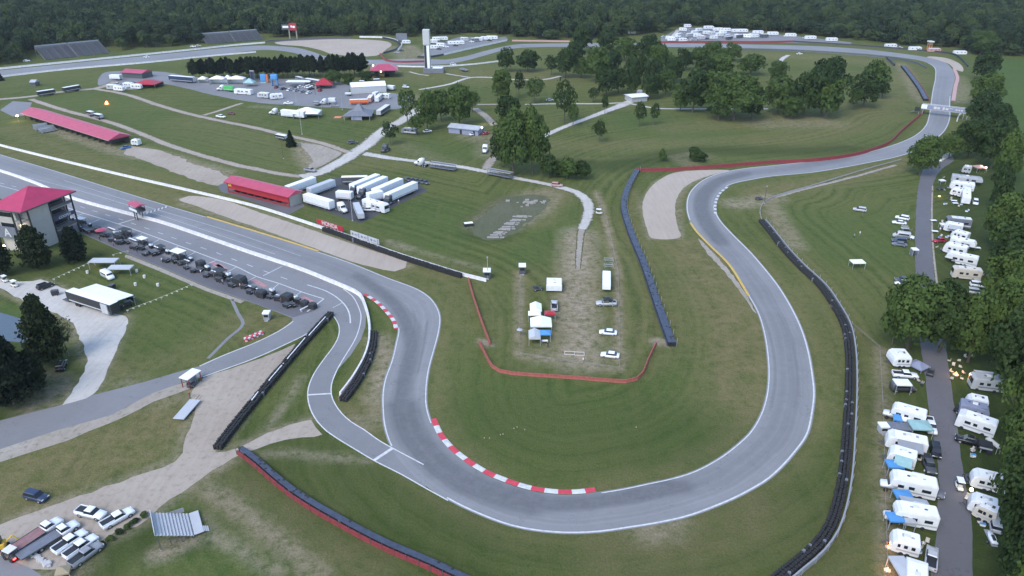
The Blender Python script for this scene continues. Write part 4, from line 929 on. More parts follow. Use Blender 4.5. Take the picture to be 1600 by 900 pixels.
wall('barrier_wall', [(1240,66),(1300,69.5),(1380,75),(1440,80),(1486,85),(1503,95),(1512,105)], 1.0, 1.4, 'black', 'black barrier along the outside of the far straight', 'barrier')
wall('barrier_wall', [(1130,78),(1200,79),(1275,82),(1350,87.5),(1400,92.5),(1430,99),(1447,107)], .9, 1.2, 'dark_grey', 'dark low barrier on the park side of the far straight', 'barrier')
wall('barrier_wall', [(1385,92),(1392,98),(1397,103)], 1.6, 1.8, 'black', 'short thick black barrier stub at the far bend', 'barrier')
wall('concrete_wall', [(1505,175),(1499,180),(1496,186),(1495,190)], .6, 1.0, 'concrete_white', 'short white curved wall under the footbridge end', 'wall')

# ---- rope fences and stakes
def stake_fence(label, px, gap, h=.9, mt='wood', rope='wood_grey', cat='fence', name='stake_fence', r=.06):
    P = path_px(px, 1.0, False); o = thing(name, label, cat); posts(o, P, 0, h, gap, mt, r, 'stake')
    bm = bmesh.new(); rails(bm, P, 0, (h * .55, h * .92), .03); link('rope', mesh(bm, 'rope', rope), o); return o
stake_fence('low stake and rope fence around the infield camp', [(813,428),(812,500),(812,555),(850,562),(910,570),(968,578),(967,500),(966,430)], 6)
stake_fence('stake and rope fence running uphill from the infield camp', [(966,430),(958,390),(948,345),(938,318),(930,300)], 6)
stake_fence('wire fence beside the strip of campers, along the dirt line', [(1374,545),(1378,620),(1381,700),(1383,800),(1386,900)], 5)
stake_fence('short stake fence running from the camper strip to the barrier bend', [(1374,545),(1345,520),(1318,497),(1296,480)], 6)
for px, lab in (([(85,440),(120,424),(146,412)], 'string of white pennants by the parked black wagon'), ([(178,402),(200,396)], 'short string of white pennants beside the pit apron'), ([(200,489),(240,474),(270,462),(300,449)], 'string of white pennants across the lawn from the black hauler')):
    P = path_px(px, 1.6, False); bm = bmesh.new(); N = normals(P)
    for q, n in zip(P, N):
        quad(bm, [(q[0] - .35, q[1], 1.0), (q[0] + .35, q[1], 1.0), (q[0] + .25, q[1] + .1, .55), (q[0] - .25, q[1] + .1, .55)])
    o = thing('pennant_string', lab, 'pennants'); link('pennant_fringe', mesh(bm, 'pennants', 'cream'), o)
    bm = bmesh.new(); rails(bm, P, 0, (1.0,), .03); link('rope', mesh(bm, 'rope', 'cream'), o); posts(o, P, 0, 1.05, 9, 'steel', .04)

# ---- signs on the wall
def sign(label, a, b, h, z0, mt, txt, tmt, tsize, cat='sign', name='wall_sign', fn=None, legs=True, shear=0):
    A, B = G(*a), G(*b); L = (B - A).length; o = thing(name, label, cat, (A + B) / 2, head(A, B))
    part(o, 'panel', bxf(-L / 2, L / 2, -.06, .06, z0, z0 + h), mt)
    if txt:
        t = link('lettering', text_mesh(txt, tsize, tmt, .02, shear), o); t.rotation_euler = (math.pi / 2, 0, 0); t.location = (0, -.09, z0 + h * .5)
    if legs:
        for x in (-L * .42, 0, L * .42): part(o, 'post', bxf(x - .06, x + .06, .06, .18, 0, z0 + h * .9), 'steel')
    return o, L
o, L = sign('red banner with bold white lettering standing on the straight wall', (496,353), (537,366.5), 1.8, 1.0, 'red', 'HONDA', 'line', 2.2)
o, L = sign('pale blue banner of three repeated emblems on the straight wall', (549,372), (593,387), 1.9, 1.0, 'silver', None, 'slate', 1)
for k in range(3):
    x = -L / 2 + L * (k + .5) / 3
    part(o, 'emblem', lambda bm: [tube(bm, (x - 1.3 , -.07, 1.9), (x - 1.3, -.1, 1.9), .45, .45, 14), box(bm, x - .3, x + .0, -.1, -.062, 1.7, 2.2), box(bm, x + .12, x + .45, -.1, -.062, 1.7, 2.2), box(bm, x + .57, x + .9, -.1, -.062, 1.7, 2.1)], 'slate')
    part(o, 'stripe', bxf(x + 1.35, x + 2.0, -.1, -.062, 1.1, 2.8), 'lavender')

# ================================================================== BUILDINGS
def gable(name, label, cat, a, b, depth, eave, ridge, wall_mt, roof_mt, over=.5, openw=False, hip=0.0, posts_n=0, lower=None):
    """a and b: ground ends of the long side that faces the camera"""
    A, B = G(*a), G(*b); L = (B - A).length; o = thing(name, label, cat, A, head(A, B))
    def roof(bm):
        e = eave; y0, y1, x0, x1 = -over, depth + over, -over, L + over; t = .12
        for dz in (0,):
            lo = [(x0, y0, e), (x1, y0, e), (x1, y1, e), (x0, y1, e)]; r0, r1 = (x0 + hip, depth / 2, ridge), (x1 - hip, depth / 2, ridge)
            quad(bm, [lo[0], lo[1], r1, r0]); quad(bm, [lo[2], lo[3], r0, r1])
            for q in ([lo[1], lo[2], r1], [lo[3], lo[0], r0]): bm.faces.new([bm.verts.new(p) for p in q])
            quad(bm, [(p[0], p[1], p[2] - .01) for p in lo][::-1])
    part(o, 'roof', roof, roof_mt)
    part(o, 'fascia', lambda bm: [box(bm, -over, L + over, -over - .04, -over + .02, eave - .3, eave - .012), box(bm, -over, L + over, depth + over - .02, depth + over + .04, eave - .3, eave - .012)], wall_mt)
    if not openw:
        part(o, 'wall', bxf(0, L, 0, depth, 0, eave - .03), wall_mt)
    else:
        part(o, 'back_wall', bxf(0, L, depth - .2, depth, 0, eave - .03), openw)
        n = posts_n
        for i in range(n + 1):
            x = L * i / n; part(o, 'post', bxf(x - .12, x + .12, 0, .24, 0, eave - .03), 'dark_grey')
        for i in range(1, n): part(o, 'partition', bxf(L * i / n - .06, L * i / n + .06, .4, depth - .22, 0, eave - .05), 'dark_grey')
    return o, L
# control tower
Fp, Rp, Lp = G(54, 396), G(126, 363), G(4, 373)
ax = Rp - Fp; LX = ax.length; rot = head(Fp, Rp); LY = 11.5; TH = height_at(Fp, 329)
o = thing('control_tower', 'tall beige timing tower with a red pyramid roof over open balconies', 'tower', Fp, rot)
pad = 1.4
def troof(bm):
    c = [(-pad, -pad), (LX + pad, -pad), (LX + pad, LY + pad), (-pad, LY + pad)]; ap = (LX / 2, LY / 2, TH + 4.6)
    for i in range(4):
        bm.faces.new([bm.verts.new(p) for p in ((*c[i], TH), (*c[(i + 1) % 4], TH), ap)])
    quad(bm, [(*p, TH - .02) for p in c][::-1])
part(o, 'roof', troof, 'red_roof')
part(o, 'fascia', lambda bm: [box(bm, -pad, LX + pad, -pad - .05, -pad + .1, TH - .4, TH - .03), box(bm, -pad - .05, -pad + .1, -pad + .11, LY + pad, TH - .4, TH - .03), box(bm, LX + pad - .1, LX + pad + .05, -pad + .11, LY + pad, TH - .4, TH - .03)], 'dark_grey')
part(o, 'wall', bxf(LX * .1, LX * .52, .05, LY * .9, 0, TH - .45), 'beige_wall')
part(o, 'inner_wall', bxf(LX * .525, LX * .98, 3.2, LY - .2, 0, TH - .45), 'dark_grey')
part(o, 'rear_wing', bxf(-.1, LX * .095, 3.0, LY - .2, 0, TH - .45), 'beige_wall')
for fl in range(1, 4):
    z = TH * fl / 4
    part(o, 'balcony', lambda bm: [box(bm, LX * .53, LX, 0, 3.15, z - .15, z + .15), box(bm, -1.2, LX * .095, 0, 2.95, z - .15, z + .15)], 'wood_grey')
    part(o, 'railing', lambda bm: [box(bm, LX * .53, LX, -.03, .05, z + .2, z + 1.05)] if fl != 2 else [box(bm, LX * .53, LX, -.03, .05, z + .9, z + 1.0)], 'dark_grey')
    part(o, 'window', bxf(LX * .56, LX * .95, 3.08, 3.19, z + .9, z + 2.4), 'glass')
    part(o, 'window', bxf(-.15, -.1, 4.0, LY - 1.5, z + .9, z + 2.4), 'glass')
for x, y in ((LX, 0), (LX * .53, 0), (LX, 3.1), (-1.2, 0), (-1.2, 2.9), (LX * .097, -.1), (-1.2, LY)):
    part(o, 'column', bxf(x - .2, x + .2, y - .2, y + .2, 0, TH - .05), 'black')
part(o, 'stair', lambda bm: [box(bm, -1.0 + i * .16, -.8 + i * .16, 4 + i * .35, 4.35 + i * .35, i * .33, i * .33 + .12) for i in range(14)] and None, 'wood_grey')
bn = part(o, 'banner', bxf(LX * .55, LX * .99, -.14, -.06, TH * .5 - .3, TH * .5 + 1.0), 'blue_dark')
t = link('lettering', text_mesh('COOPER', 1.25, 'line', .02, .25), bn); t.rotation_euler = (math.pi / 2, 0, 0); t.location = (LX * .77, -.17, TH * .5 + .35)
sg = part(o, 'sign_board', bxf(-1.48, -1.41, 3.2, LY - .5, TH * .34, TH * .62), 'slate')
t = link('lettering', text_mesh('A', 4.0, 'line', .02), sg); t.rotation_euler = (math.pi / 2, 0, -math.pi / 2); t.location = (-1.52, LY * .6, TH * .47)
for z in (.30, .62): 
    q = part(o, 'wall_lamp', lambda bm: tube(bm, (LX * .05, 2.6, TH * z), (LX * .05, 2.9, TH * z), .3, .3, 10), 'lamp')
part(o, 'ground_lamp', lambda bm: tube(bm, (-2.2, LY * .8, 2.4), (-2.2, LY * .8 + .3, 2.4), .35, .35, 10), 'lamp')
# starter's stand over the pit wall
A, B = G(209, 338), G(227, 346); o = thing('starter_stand', 'small red-roofed starter stand on legs over the white pit wall', 'stand', (A + B) / 2, head(A, B))
for x, y in ((-1.0, -1), (1.0, -1), (-1.0, 1), (1.0, 1)): part(o, 'leg', bxf(x - .12, x + .12, y - .12, y + .12, 0, 3.3), 'black')
part(o, 'brace', lambda bm: [tube(bm, (-1.0, -1, .6), (1.0, -1, 3.0), .06), tube(bm, (1.0, -1, .6), (-1.0, -1, 3.0), .06)] and None, 'black')
part(o, 'platform', bxf(-2.6, 3.0, -1.5, 1.5, 3.3, 3.5), 'dark_grey'); part(o, 'parapet', bxf(-2.6, 3.0, -1.6, -1.52, 3.5, 4.4), 'white_paint', ); part(o, 'rear_parapet', bxf(-2.6, 3.0, 1.52, 1.6, 3.5, 4.4), 'black')
for x, y in ((-2.5, -1.4), (2.9, -1.4), (-2.5, 1.4), (2.9, 1.4)): part(o, 'roof_post', bxf(x - .08, x + .08, y - .08, y + .08, 3.5, 5.7), 'black')
part(o, 'roof', lambda bm: ring_loft(bm, [[(-3.1, -2.0, 5.7), (3.5, -2.0, 5.7), (3.5, 2.0, 5.7), (-3.1, 2.0, 5.7)], [(-3.0, -.15, 6.3), (3.4, -.15, 6.3), (3.4, .15, 6.3), (-3.0, .15, 6.3)]]), 'pink_roof')
# pavilions and stands
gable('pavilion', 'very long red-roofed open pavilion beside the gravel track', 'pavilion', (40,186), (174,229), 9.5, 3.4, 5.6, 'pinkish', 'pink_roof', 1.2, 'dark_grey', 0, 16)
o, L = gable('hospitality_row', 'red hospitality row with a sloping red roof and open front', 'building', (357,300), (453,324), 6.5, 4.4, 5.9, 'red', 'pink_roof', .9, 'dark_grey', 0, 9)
part(o, 'red_band', bxf(0, L, -.12, -.02, 1.7, 4.05), 'red'); part(o, 'kerb_board', bxf(0, L, -.14, -.02, .02, .9), 'red_dull'); part(o, 'end_wall', bxf(L + .02, L + .12, .1, 6.4, 0, 4.2), 'beige_wall')
part(o, 'emblem', bxf(.8, 2.6, -.2, -.13, 2.8, 3.7), 'yellow')
o, L = gable('block_building', 'long grey block restroom building with a lamp at its gable', 'building', (701,207.5), (747,212.5), 8, 3.0, 4.2, 'lavender', 'metal_roof', .5)
for f in (.42, .86): part(o, 'door', bxf(L * f - .6, L * f + .6, -.05, -.003, 0, 2.3), 'black')
part(o, 'gable_lamp', lambda bm: tube(bm, (L + .5, 3.5, 3.6), (L + .9, 3.5, 3.6), .35, .35, 10), 'lamp')
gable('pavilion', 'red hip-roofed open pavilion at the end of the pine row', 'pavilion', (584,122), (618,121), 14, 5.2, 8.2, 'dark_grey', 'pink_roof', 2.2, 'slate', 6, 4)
gable('garage', 'low red-roofed building at the far end of the paddock', 'building', (192,121), (223,123), 10, 3.6, 5.2, 'dark_grey', 'pink_roof', .8)
gable('marquee', 'long white box marquee in the paddock', 'marquee', (550,147), (604,144), 13, 4.2, 6.0, 'silver', 'white_roof', .1)
gable('block_building', 'flat pale building at the gravel road junction', 'building', (987,160), (1011,158), 9, 3, 4, 'rv_grey', 'white_roof', .6)
gable('gatehouse', 'tiny grey hut beside the timing field, with a pale roof', 'hut', (48,135), (56,135), 5, 2.6, 4, 'dark_grey', 'rv_grey', .3)
# scoring tower
p = G(669, 113); o = thing('scoring_tower', 'tall white scoring tower with a dark vertical display strip', 'tower', p, R(-4)); h = height_at(p, 46)
wd = 10.0 * mpp(p) / 2
part(o, 'plinth', bxf(-wd * 1.3, wd * 5.0, -wd * 1.1, wd * 1.6, 0, 3.2), 'slate'); part(o, 'shaft', bxf(-wd * .85, wd * .85, -wd * .8, wd * .8, 3.22, h * .66), 'rv_grey')
part(o, 'head_panel', bxf(-wd, wd, -wd, wd, h * .66 + .02, h), 'silver'); part(o, 'display', bxf(-wd * .75, -wd * .1, -wd * .92, -wd * .82, h * .12, h * .64), 'black'); part(o, 'shaft_side', bxf(wd * .0, wd * .8, -wd * .88, -wd * .82, h * .07, h * .64), 'white_paint')
part(o, 'shed_roof', bxf(wd * 1.6, wd * 4.6, -wd, wd, 3.22, 3.6), 'white_roof')
# grandstands
def grandstand(label, a, b, depth, rise, rows, mt, cat='grandstand', z0=.6, group=None, up=1):
    A, B = G(*a), G(*b); L = (B - A).length; o = thing('grandstand', label, cat, A, head(A, B), group)
    sec = max(1, int(L / 22)) if L > 40 else 1
    for s in range(sec):
        x0, x1 = L * s / sec + .25, L * (s + 1) / sec - .25
        def seats(bm):
            for i in range(rows):
                y = depth * i / rows; z = z0 + rise * i / rows
                box(bm, x0, x1, y, y + depth / rows * .8, z - .06, z); box(bm, x0, x1, y + depth / rows * .8, y + depth / rows * .99, z - .3, z - .24)
        part(o, 'seating_slats', seats, mt)
        part(o, 'support_frame', lambda bm: [tube(bm, (x, 0, 0), (x, depth, rise), .09, .09, 5) and None or tube(bm, (x, depth, 0), (x, depth, rise), .09, .09, 5) for x in np.linspace(x0, x1, 5)] and None, 'steel')
        part(o, 'back_rail', bxf(x0, x1, depth + .02, depth + .1, rise + z0 - .2, rise + z0 + .9), mt); part(o, 'skirt_panel', lambda bm: quad(bm, [(x0, .4, z0 - .5), (x1, .4, z0 - .5), (x1, depth + .4, rise + z0 - .6), (x0, depth + .4, rise + z0 - .6)]) and None, 'dark_grey')
    return o
grandstand('long grey grandstand of four sections under the forest edge', (70,94), (172,83), 20, 7.5, 12, 'grey_paint')
grandstand('grey grandstand nearer the far gravel trap, under the forest', (323,69.5), (412,62), 16, 6.5, 12, 'grey_paint')
for a, b, lab in (((56,205),(80,201),'low grey bleacher beside the long pavilion'), ((66,209),(92,204),'second low grey bleacher, nearer the pavilion posts')):
    grandstand(lab, a, b, 4, 1.2, 4, 'rv_grey', 'bleacher')
# silver bleacher by the parked trucks: seen from behind and above
A, B = G(245, 862), G(312, 838); o = thing('bleacher', 'silver slatted bleacher on the grass beside the parked white trucks', 'bleacher', A, head(A, B)); L = (B - A).length
def sl(bm):
    for i in range(9):
        y = .2 + i * .62; z = 3.5 - i * .0; box(bm, 0, L * .82, y - 0, y + .42, 1.0 + (8 - i) * .34, 1.06 + (8 - i) * .34)
def sl2(bm):
    n = 11
    for i in range(n):
        x = L * .08 + i * L * .8 / n; z = .7 + (n - 1 - i) * .26; box(bm, x, x + L * .8 / n * .7, 0, 6.2, z, z + .06); box(bm, x + L * .8 / n * .72, x + L * .8 / n * .98, 0, 6.2, z - .2, z - .15)
part(o, 'seating_slats', sl2, 'silver'); part(o, 'landing', bxf(L * .89, L * 1.12, 0.2, 6.2, .5, .58), 'silver')
part(o, 'back_rail', lambda bm: [box(bm, L * .05, L * .07, 0, 6.2, 3.4, 4.2)], 'silver'); part(o, 'side_panel', bxf(L * .08, L * .8, 6.25, 6.3, 1.2, 2.2), 'grey_paint')
for x, z in ((.1, 3.2), (.35, 2.5), (.6, 1.8), (.85, 1.0)):
    for y in (.1, 6.1): part(o, 'leg', bxf(L * x - .06, L * x + .06, y - .06, y + .06, 0, z - .25), 'dark_grey')
part(o, 'stair', lambda bm: [box(bm, L * 1.12 + i * .3, L * 1.12 + i * .3 + .28, .4, 1.8, .42 - i * .15, .46 - i * .15) for i in range(3)] and None, 'silver')
# footbridge
A, B = G(1438, 178), G(1507, 186); o = thing('footbridge', 'pale footbridge with white-blocked banners crossing the track', 'bridge', A, head(A, B)); L = (B - A).length; hz = height_at(A, 161)
part(o, 'deck', bxf(0, L, -1.2, 1.2, hz - 3.0, hz - 2.7), 'rv_grey')
for y, nm_ in ((-1.25, 'banner'), (1.2, 'rear_banner')): part(o, nm_, bxf(0, L, y, y + .06, hz - 2.6, hz - .6), 'lavender')
part(o, 'end_panel', bxf(-.3, L * .12, -1.34, -1.27, hz - 2.7, hz - .4), 'white_paint')
part(o, 'top_rail', lambda bm: [box(bm, 0, L, y, y + .1, hz - .35, hz - .25) for y in (-1.25, 1.15)] and None, 'white_paint')
for f0, f1, z0_, z1_ in ((.27, .335, 2.3, 1.0), (.35, .41, 2.3, 1.0), (.47, .515, 2.4, .9), (.54, .6, 2.2, 1.1), (.62, .7, 1.3, 1.0), (.76, .8, 2.0, 1.2), (.82, .86, 2.0, 1.2), (.88, .92, 2.0, 1.2)):
    part(o, 'banner_stripe', bxf(L * f0, L * f1, -1.34, -1.27, hz - z0_, hz - z1_), 'line')
for x, nm_ in ((0, 'near_tower'), (L, 'far_tower')):
    for dx in (-.9, .9):
        for y in (-1.1, 1.1): part(o, 'leg', bxf(x + dx - .12, x + dx + .12, y - .12, y + .12, 0, hz - 3.0), 'steel')
part(o, 'stair', lambda bm: [box(bm, -1.2 - i * .28, -.9 - i * .28, -1.1, 1.1, hz - 2.95 - i * .2, hz - 2.85 - i * .2) for i in range(int((hz - 3) / .2))] and None, 'dark_grey')
part(o, 'stair_screen', bxf(-3.2, -.4, -1.3, -1.2, hz - 4.6, hz - 2.2), 'black')
# billboard, video board, observation post
p = G(455, 60.5); o = thing('billboard', 'red and white billboard on two legs in front of the forest', 'billboard', p, R(4)); s = mpp(p); h = height_at(p, 36)
part(o, 'panel', bxf(-1 * s, 10 * s, -.3, .3, h - 12 * s * .9, h), 'red'); part(o, 'side_panel', bxf(-12.5 * s, -1.2 * s, -.3, .3, h - 9.5 * s, h - 2 * s), 'dark_grey'); part(o, 'white_strip', bxf(-11 * s, -2 * s, -.4, -.32, h - 7 * s, h - 4 * s), 'white_paint'); part(o, 'emblem', lambda bm: [box(bm, 1.5 * s, 3.4 * s, -.4, -.32, h - 6.5 * s, h - 3.5 * s), box(bm, 4.2 * s, 8 * s, -.4, -.32, h - 7 * s, h - 4.2 * s)], 'white_roof')
for x in (-2, 9): part(o, 'leg', bxf(x * s - .5, x * s + .5, .32, .9, 0, h * .7), 'wood_grey')
p = G(628, 68); o = thing('video_board', 'dark video board facing the far bend', 'screen', p, R(3)); s = mpp(p); h = height_at(p, 52)
part(o, 'screen', bxf(-8.5 * s, 8.5 * s, -.4, .4, h * .35, h), 'slate'); part(o, 'base', bxf(-6 * s, 6 * s, -1.2, 1.2, 0, h * .3), 'dark_grey')
for x in (-5, 5): part(o, 'leg', bxf(x * s - .3, x * s + .3, -.3, .3, h * .3, h * .36), 'dark_grey')
p = G(1451, 79); o = thing('observation_tower', 'slim wooden observation tower with a pale top beside the far barrier', 'tower', p); s = mpp(p); h = height_at(p, 64)
for x in (-1.8, 1.8):
    for y in (-1.5, 1.5): part(o, 'leg', bxf(x * s - .3, x * s + .3, y - .3, y + .3, 0, h * .8), 'orange')
part(o, 'cabin', bxf(-2.6 * s, 2.6 * s, -2, 2, h * .62, h * .82), 'wood'); part(o, 'roof', bxf(-3.4 * s, 3.4 * s, -2.6, 2.6, h * .9, h), 'cream')
for x in (-2, 2): part(o, 'roof_post', bxf(x * s - .2, x * s + .2, -.2, .2, h * .82, h * .9), 'wood')
# marshal booths, boards by the service road
def booth(label, px, w, h, mt='dark_grey', roof_mt='white_roof', cat='booth', rot=0.0, name='marshal_booth'):
    p = G(*px); o = thing(name, label, cat, p, rot)
    part(o, 'cabin', bxf(-w / 2, w / 2, -w / 2, w / 2, .15, h * .82), mt); part(o, 'roof', bxf(-w * .58, w * .58, -w * .58, w * .58, h * .84, h), roof_mt); part(o, 'step', bxf(-w * .3, w * .3, -w * .8, -w * .52, 0, .18), 'steel')
    part(o, 'window', bxf(-w * .36, w * .36, -w * .52, -w * .505, h * .45, h * .72), 'glass'); return o
booth('white-topped marshal booth at the end of the straight wall', (761,434), 2.0, 2.8)
booth('dark marshal booth with two white panels at the corner of the infield camp', (816,427), 1.9, 3.0)
booth('portable toilet with a white roof on the lawn beside the pits', (418,499), 1.6, 2.4, 'grey_paint', cat='portable toilet', name='portable_toilet')
A, B = G(290, 608), G(311, 593); o = thing('toll_booth', 'pale flat-roofed gate canopy straddling the edge of the service road', 'gate canopy', (A + B) / 2, head(A, B)); L = (B - A).length
part(o, 'roof', bxf(-L * .5, L * .5, -1.3, 1.3, 2.7, 2.9), 'white_roof')
for x in (-1, 1):
    for y in (-1, 1): part(o, 'post', bxf(x * L * .42 - .08, x * L * .42 + .08, y * 1.1 - .08, y * 1.1 + .08, 0, 2.7), 'red_dull')
part(o, 'booth_cabin', bxf(-.9, .9, -.8, .8, .02, 2.3), 'slate')
def pole(label, px, top, mt='steel', lamp=False, arms=0):
    p = G(*px); h = height_at(p, top); o = thing('utility_pole', label, 'pole', p)
    part(o, 'shaft', lambda bm: tube(bm, (0, 0, 0), (0, 0, h), .13, .08, 7), mt)
    part(o, 'base', lambda bm: tube(bm, (0, 0, 0), (0, 0, .3), .3, .25, 8), 'concrete')
    if lamp: part(o, 'lamp_head', lambda bm: tube(bm, (0, -.5, h), (0, .1, h + .05), .18, .22, 8), 'steel')
for a in [('slim pole in the grass beside the small conical evergreen', (443,248), 218, 'bark', 0), ('pole at the dirt patch beside the keyhole bend', (1194,318), 291, 'bark', 1), ('thin flag pole in front of the parked white hauler', (472,210), 168, 'steel', 0), ('thin pole in front of the dark star marquee', (535,172), 142, 'steel', 0), ('tall thin pole by the trackside wall of the trailer lot', (551,345), 302, 'steel', 0),
          ('slim pole beside the marshal booth at the straight wall', (762,436), 402, 'steel', 1), ('pole in the paddock among the parked cars', (463,158), 138, 'steel', 1), ('dark pole near the golf carts in the paddock', (493,150), 131, 'bark', 0), ('pole at the paddock edge beside the grey camper', (503,172), 150, 'steel', 0), ('thin pole on the verge in front of the orange trailer', (562,170), 150, 'steel', 0)]:
    pole(a[0], a[1], a[2], a[3], a[4])
# overgrown stone ruin in the infield
r2 = random.Random(5)
for i in range(13):
    t = i / 12; a = (770 + 44 * t + r2.uniform(-1.5, 1.5), 371 - 34 * t + r2.uniform(-1, 1)); p = G(*a)
    bm = bmesh.new(); box(bm, -1.9, 1.9, -.45, .45, -.02, r2.uniform(.2, .4), .05); box(bm, 2.2, 3.6, -.4, .4, -.02, r2.uniform(.15, .3), .05)
    o = link('stone_slab', mesh(bm, 'stone_slab', 'wood_grey')); o.location = p; o.rotation_euler = (0, 0, r2.uniform(-.25, .1)); tag(o, 'weathered grey stone slab in the overgrown row on the infield', 'slab', 'stone slabs of the overgrown ruin')
    o.scale = (r2.uniform(.7, 1.1), 1, 1)
bm = bmesh.new()
for i in range(22): 
    x, y = r2.gauss(0, 2.2), r2.gauss(0, 1.4); sz = r2.uniform(.3, .9); box(bm, x - sz, x + sz, y - sz * .7, y + sz * .7, -.05, sz * .8, sz * .2)
o = link('rubble_heap', mesh(bm, 'rubble', 'wood_grey')); o.location = G(826, 317); o['kind'] = 'stuff'; tag(o, 'heap of broken grey rubble at the upper end of the stone ruin', 'rubble')
p = G(732, 353); o = thing('skip', 'small dark skip with a pale lid at the edge of the ruin', 'skip', p, .3); part(o, 'bin', bxf(-1.6, 1.6, -.8, .8, .02, 1.1), 'black'); part(o, 'lid', bxf(-1.5, 1.6, -.75, .9, 1.12, 1.2), 'white_roof')
# ================================================================== VEHICLES
KC = {}
def wheels(k, xs, y, r, w=.24, dual=False):
    for x in xs:
        for s in (-1, 1):
            i = k.add('wheel', lambda bm: tube(bm, (x, s * (y - w), r), (x, s * y, r), r, r, 12), 'rubber')
            k.add('rim', lambda bm: tube(bm, (x, s * (y - .02), r), (x, s * (y + .015), r), r * .58, r * .5, 8), 'steel', i)
def lights(k, xf, xr, w, zf, zr, hl='head', tl='tail_off'):
    for s in (-1, 1):
        k.add('headlight', bxf(xf - .06, xf + .02, s * w - .2, s * w + .2, zf - .08, zf + .08), hl)
        k.add('taillight', bxf(xr - .02, xr + .06, s * w - .16, s * w + .16, zr - .1, zr + .1), tl)
def car(colr, style='sedan', lit=False):
    key = ('car', colr, style, lit)
    if key in KC: return KC[key]
    k = Kit('parked_car')
    if style == 'sedan':
        k.add('body', lambda bm: loft(bm, [(-2.3, .76, .36, .84), (-2.15, .86, .28, .92), (-1.3, .91, .24, .97), (.7, .92, .24, .95), (1.7, .88, .26, .84), (2.2, .8, .3, .72), (2.32, .66, .36, .64)]), colr, None, True)
        k.add('window', lambda bm: frustum(bm, -1.75, 1.05, .83, .9, -1.0, .35, .62, 1.38), 'glass')
        k.add('roof', lambda bm: frustum(bm, -1.1, .42, .65, 1.36, -.95, .25, .56, 1.44), colr)
        wheels(k, (-1.4, 1.42), .9, .33); lights(k, 2.26, -2.28, .58, .62, .74, 'headlit' if lit else 'head')
    elif style == 'suv':
        k.add('body', lambda bm: loft(bm, [(-2.3, .8, .42, 1.0), (-2.2, .9, .34, 1.1), (-1.3, .95, .3, 1.12), (.9, .95, .3, 1.08), (1.8, .92, .32, .98), (2.25, .84, .36, .84), (2.36, .7, .42, .76)]), colr, None, True)
        k.add('window', lambda bm: frustum(bm, -2.15, 1.2, .87, 1.05, -1.85, .5, .7, 1.68), 'glass')
        k.add('roof', lambda bm: frustum(bm, -1.98, .58, .74, 1.65, -1.85, .4, .62, 1.76), colr)
        wheels(k, (-1.42, 1.42), .94, .37); lights(k, 2.3, -2.28, .64, .8, .92, 'headlit' if lit else 'head')
    elif style == 'van':
        k.add('body', lambda bm: loft(bm, [(-2.7, .92, .4, 2.2), (-2.6, .98, .34, 2.3), (1.1, .98, .34, 2.3), (1.75, .97, .34, 1.5), (2.5, .9, .36, 1.12), (2.7, .75, .42, .9)], 0, .84, .8), colr, None, True)
        k.add('window', lambda bm: frustum(bm, 1.12, 1.82, .9, 1.42, 1.05, 1.22, .8, 2.15), 'glass')
        for s in (-1, 1): k.add('side_window', bxf(-2.2, 1.0, s * .955 - .03, s * .955 + .03, 1.35, 1.85), 'glass')
        wheels(k, (-1.7, 1.6), .97, .37); lights(k, 2.6, -2.68, .66, .9, 1.1)
    elif style == 'pickup':
        k.add('body', lambda bm: loft(bm, [(-2.85, .9, .5, 1.1), (-2.75, .97, .42, 1.16), (.4, .97, .38, 1.16), (1.0, .97, .38, 1.16), (2.2, .94, .4, 1.08), (2.75, .88, .44, .96), (2.85, .74, .5, .86)], 0, .9, .8), colr, None, True)
        k.add('bed', lambda bm: box(bm, -2.7, -.75, -.74, .74, 1.145, 1.19), 'black')
        for s in (-1, 1): k.add('bed_rail', bxf(-2.78, -.7, s * .84 - .07, s * .84 + .07, 1.13, 1.32), colr)
        k.add('tailgate', bxf(-2.84, -2.76, -.8, .8, .72, 1.3), colr)
        k.add('window', lambda bm: frustum(bm, -.75, 1.35, .87, 1.12, -.55, .75, .7, 1.74), 'glass')
        k.add('roof', lambda bm: frustum(bm, -.62, .82, .74, 1.7, -.5, .68, .64, 1.84), colr)
        wheels(k, (-1.75, 1.85), .97, .42); lights(k, 2.8, -2.84, .68, .86, .98)
    KC[key] = k; return k
def work_truck(colr, deck):
    """crew-cab work truck with a long flat deck"""
    key = ('deck', colr, deck)
    if key in KC: return KC[key]
    k = Kit('flatbed_truck')
    k.add('chassis', bxf(-6.6, 2.2, -.45, .45, .5, .8), 'black'); k.add('deck', bxf(-6.8, -.2, -1.2, 1.2, .95, 1.12, .03), deck)
    for s in (-1, 1): k.add('deck_rail', bxf(-6.8, -.2, s * 1.2 - .03, s * 1.2 + .03, 1.0, 1.2), 'dark_grey')
    k.add('cab', lambda bm: loft(bm, [(-.1, .98, .45, 1.3), (1.3, .98, .45, 1.3), (2.6, .95, .46, 1.2), (3.1, .85, .5, 1.05)], 0, .9, .8), colr, None, True)
    k.add('window', lambda bm: frustum(bm, -.05, 1.6, .9, 1.26, .1, 1.1, .74, 1.9), 'glass'); k.add('roof', lambda bm: frustum(bm, .02, 1.18, .8, 1.86, .1, 1.05, .7, 2.0), colr)
    wheels(k, (-4.6, -3.6, 2.2), 1.0, .45); lights(k, 3.05, -6.8, .7, .95, .85); KC[key] = k; return k
